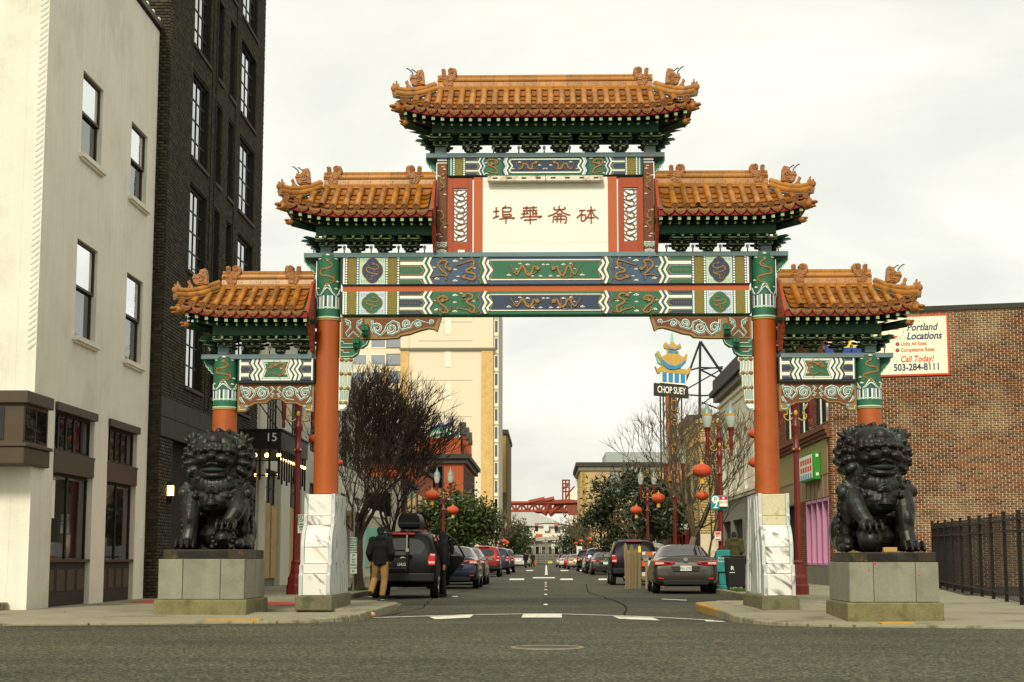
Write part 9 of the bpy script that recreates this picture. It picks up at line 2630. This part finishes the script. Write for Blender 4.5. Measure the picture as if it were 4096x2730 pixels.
def person(label, loc, rz, pose, top, legs, shoes, skin='skin', hair='hair_dark', hood=None, hat=False, group='pedestrians', height=1.75, vox=.014, bulk=.03):
 """faces -Y in its own frame; pose holds joint positions in metres for a 1.75 m figure"""
 J = dict(pel=(0, 0, .95), che=(0, 0, 1.32), nec=(0, .01, 1.48), hea=(0, -.01, 1.63),
 ls=(.19, 0, 1.42), le=(.25, .02, 1.13), lh=(.25, -.06, .88), rs=(-.19, 0, 1.42), re=(-.25, .02, 1.13), rh=(-.25, -.06, .88),
 lk=(.10, -.02, .50), la=(.10, .02, .09), rk=(-.10, -.02, .50), ra=(-.10, .02, .09))
 J.update(pose)
 J = {k: Vector(v) for k, v in J.items()}
 lhip, rhip = J['pel'] + Vector((.09, 0, -.03)), J['pel'] + Vector((-.09, 0, -.03))
 o = thing('person', label, 'person', loc, group, local=True); o.rotation_euler = (0, 0, rz); k = height / 1.75; o.scale = (k, k, k)
 def figure(e, head=True, arms=True, legs_=True, torso=True, hands=True, la=1.0):
  m = MB()
  if torso:
   m.tube([J['pel'] - Vector((0, 0, .06)), J['pel'] + Vector((0, 0, .10)), (J['pel'] + J['che']) / 2 + Vector((0, 0, .06)), J['che'], J['nec'] - Vector((0, 0, .04)), J['nec'] + Vector((0, 0, .02))], [.13 + e, .145 + e, .135 + e, .155 + e, .10 + e, .06 + e * .5], 14)
   m.ell(J['che'], (.19 + e, .12 + e, .15 + e)); m.ell(J['pel'], (.165 + e, .12 + e, .12 + e))
  if head:
   m.tube([J['nec'] - Vector((0, 0, .03)), J['hea'] - Vector((0, 0, .06))], [.062, .058], 10)
   h = J['hea']; m.ell(h, (.078, .095, .115), 16, 12); m.ell(h + Vector((0, -.03, -.06)), (.058, .06, .06), 12, 8); m.ell(h + Vector((0, -.10, -.015)), (.014, .022, .024), 8, 6)
   for s in (-1, 1): m.ell(h + Vector((s * .078, .01, -.01)), (.012, .02, .03), 8, 6); m.ell(h + Vector((s * .03, -.086, .02)), (.016, .012, .010), 8, 6)
   m.ell(h + Vector((0, -.088, -.062)), (.026, .012, .009), 8, 6)
  for a, b, hd in (('ls', 'le', 'lh'), ('rs', 're', 'rh')):
   if arms:
    m.ell(J[a], .072 + e); m.tube([J[a], J[b], J[b].lerp(J[hd], la)], [.06 + e, .046 + e, .034 + e], 10); m.ell(J[b], .046 + e)
   if hands:
    d = (J[hd] - J[b]).normalized(); x = d.cross(Vector((0, 1, 0))).normalized(); yv = x.cross(d)
    p = J[hd]; m.tube([J[b].lerp(J[hd], .75), p + d * .04, p + d * .09], [.036, .034, .032], 8)
    for i in range(4):
     q = p + d * .08 + yv * (.028 - .019 * i); ln = (.065, .075, .07, .055)[i]
     m.tube([q, q + d * ln * .55 + x * .006, q + d * ln * .9 + x * .022], [.0105, .0095, .008], 6)
    q = p + d * .03 + yv * .03; m.tube([q, q + yv * .03 + d * .03, q + yv * .035 + d * .065], [.012, .010, .009], 6)
  if legs_:
   for hp, kn, an in ((lhip, 'lk', 'la'), (rhip, 'rk', 'ra')):
    m.tube([hp, hp.lerp(J[kn], .5), J[kn], J[kn].lerp(J[an], .4), J[an] + Vector((0, 0, .02))], [.095 + e, .082 + e, .058 + e * 1.3, .056 + e * 1.5, .04 + e * 1.7], 12)
  return m
 body = link('body', remeshed(figure(0), vox * .8, 'body'), skin, o)
 tm = figure(bulk, head=False, legs_=False, hands=False, la=.95); tm.tube([J['pel'] + Vector((0, 0, .1)), J['pel'] - Vector((0, 0, .10))], [.175, .18], 14)
 if hood == 'down': tm.ell(J['nec'] + Vector((0, .07, .01)), (.13, .09, .07)); tm.ell(J['nec'] + Vector((0, .0, .03)), (.11, .10, .05))
 link('jacket', remeshed(tm, vox, 'jacket'), top, o)
 lm = figure(.018, head=False, arms=False, torso=False, hands=False); lm.ell(J['pel'], (.185, .14, .12)); link('trousers', remeshed(lm, vox, 'trousers'), legs, o)
 h = J['hea']
 if hood == 'up':
  m = MB(); m.ell(h + Vector((0, .025, .01)), (.112, .115, .15), 16, 12); m.tube([J['nec'] + Vector((0, .02, -.02)), h + Vector((0, .03, -.05))], [.13, .11], 12); link('hood', remeshed(m, vox, 'hood'), top, o)
 else:
  m = MB(); m.ell(h + Vector((0, .012, .028)), (.086, .10, .10), 14, 10); m.ell(h + Vector((0, .045, -.01)), (.083, .07, .10), 12, 8); link('hair', remeshed(m, .01, 'hair'), hair, o)
  if hat: m = MB(); m.ell(h + Vector((0, .005, .045)), (.096, .108, .09), 14, 10); m.ell(h + Vector((0, -.10, .03)), (.07, .05, .012), 10, 6); link('cap', remeshed(m, .01, 'cap'), top, o)
 for an in ('la', 'ra'):
  p = J[an]; tilt = pose.get(an + '_t', 0) if isinstance(pose.get(an + '_t', 0), (int, float)) else 0
  R_ = Matrix.Rotation(tilt, 3, 'X')
  m = MB(); m.ell(p + R_ @ Vector((0, -.06, -.045)), (.048, .13, .04), 12, 8, R_); m.ell(p + R_ @ Vector((0, .02, -.02)), (.045, .06, .055), 10, 8, R_)
  sh = m.build('shoe', shoes, o, 60, recalc=False)
  if shoes == 'cloth_black_white':
   pass
  m = MB(); m.ell(p + R_ @ Vector((0, -.05, -.075)), (.05, .14, .014), 12, 6, R_); m.build('sole', 'shoe_white' if shoes != 'cloth_char' else 'car_trim', sh, 60, recalc=False)
 return o
for k_ in ('la_t', 'ra_t'): pass
def P_(d):
 t = {k: v for k, v in d.items() if not k.endswith('_t')}; return t
def mk(label, loc, rz, pose, *a, **kw):
 global person
 return person(label, loc, rz, P_(pose), *a, **kw)
 # walking away on the left: weight on the right of the picture, other heel lifted
mk('person in a black hooded jacket and tan trousers walking beside the black car', (at(874, 1300, 40.2).x, 40.2, 0), math.pi, dict(lk=(.15, -.16, .52), la=(.22, .14, .16), rk=(-.10, -.03, .49), ra=(-.05, .0, .09), lh=(.24, -.16, .95), rh=(-.24, -.16, .95), le=(.28, .04, 1.13), re=(-.28, .04, 1.13), hea=(.0, -.03, 1.63)), 'cloth_black', 'cloth_tan', 'cloth_black', hood='down', hat=True, height=1.78, bulk=.038)
# in black by the open car door, turned to the car
mk('person dressed all in black standing at the open car door', (at(1018, 1300, 43.6).x, 43.6, 0), math.radians(-80), dict(rh=(-.16, -.42, 1.02), re=(-.25, -.16, 1.14), lh=(.24, .0, .86), lk=(.09, -.02, .5), rk=(-.08, -.05, .5), hea=(0, -.05, 1.62)), 'cloth_black', 'cloth_char', 'cloth_char', hood='up', height=1.72)
# olive hoodie behind the bin
mk('person in an olive hooded jacket seen from behind near the wheeled bin', (at(1688, 1300, 51.5).x, 51.5, HK), math.pi, dict(lh=(.22, -.22, 1.08), rh=(-.22, -.22, 1.08), hea=(0, -.05, 1.61)), 'cloth_olive', 'cloth_char', 'cloth_char', skin='skin_dark', hood='down', height=1.75, bulk=.035)
far = [(1208, 185, 'cloth_black', 'far walker in black on the left beside the white car'), (1224, 196, 'cloth_char', 'far walker with an orange bag near the street centre'), (1290, 190, 'cloth_black', 'far walker in dark clothes crossing on the right'), (1282, 240, 'cloth_blue', 'farthest walker, small and dark, right of the street axis')]
for i, (x, Y, cl, lab) in enumerate(far):
 mk(lab, (at(x, 1300, Y).x, Y, 0), .4 * i, dict(lk=(.10, -.12, .50), la=(.10, -.16, .09), rk=(-.10, .02, .5), ra=(-.10, .22, .12), lh=(.24, .1, .88), rh=(-.24, -.2, .9)), cl, 'cloth_char', 'cloth_char', hood=None, height=1.74, vox=.03)
p = OFF  # orange bag carried by the far walker
x_ = at(1224, 1300, 196).x
o = MB().box(x_ + .2, x_ + .45, 195.9, 196.1, .35, .75).build('shopping_bag', 'barrier_orange', None, bevel=.02); tag(o, 'orange bag held by the far walker near the street centre', 'bag')
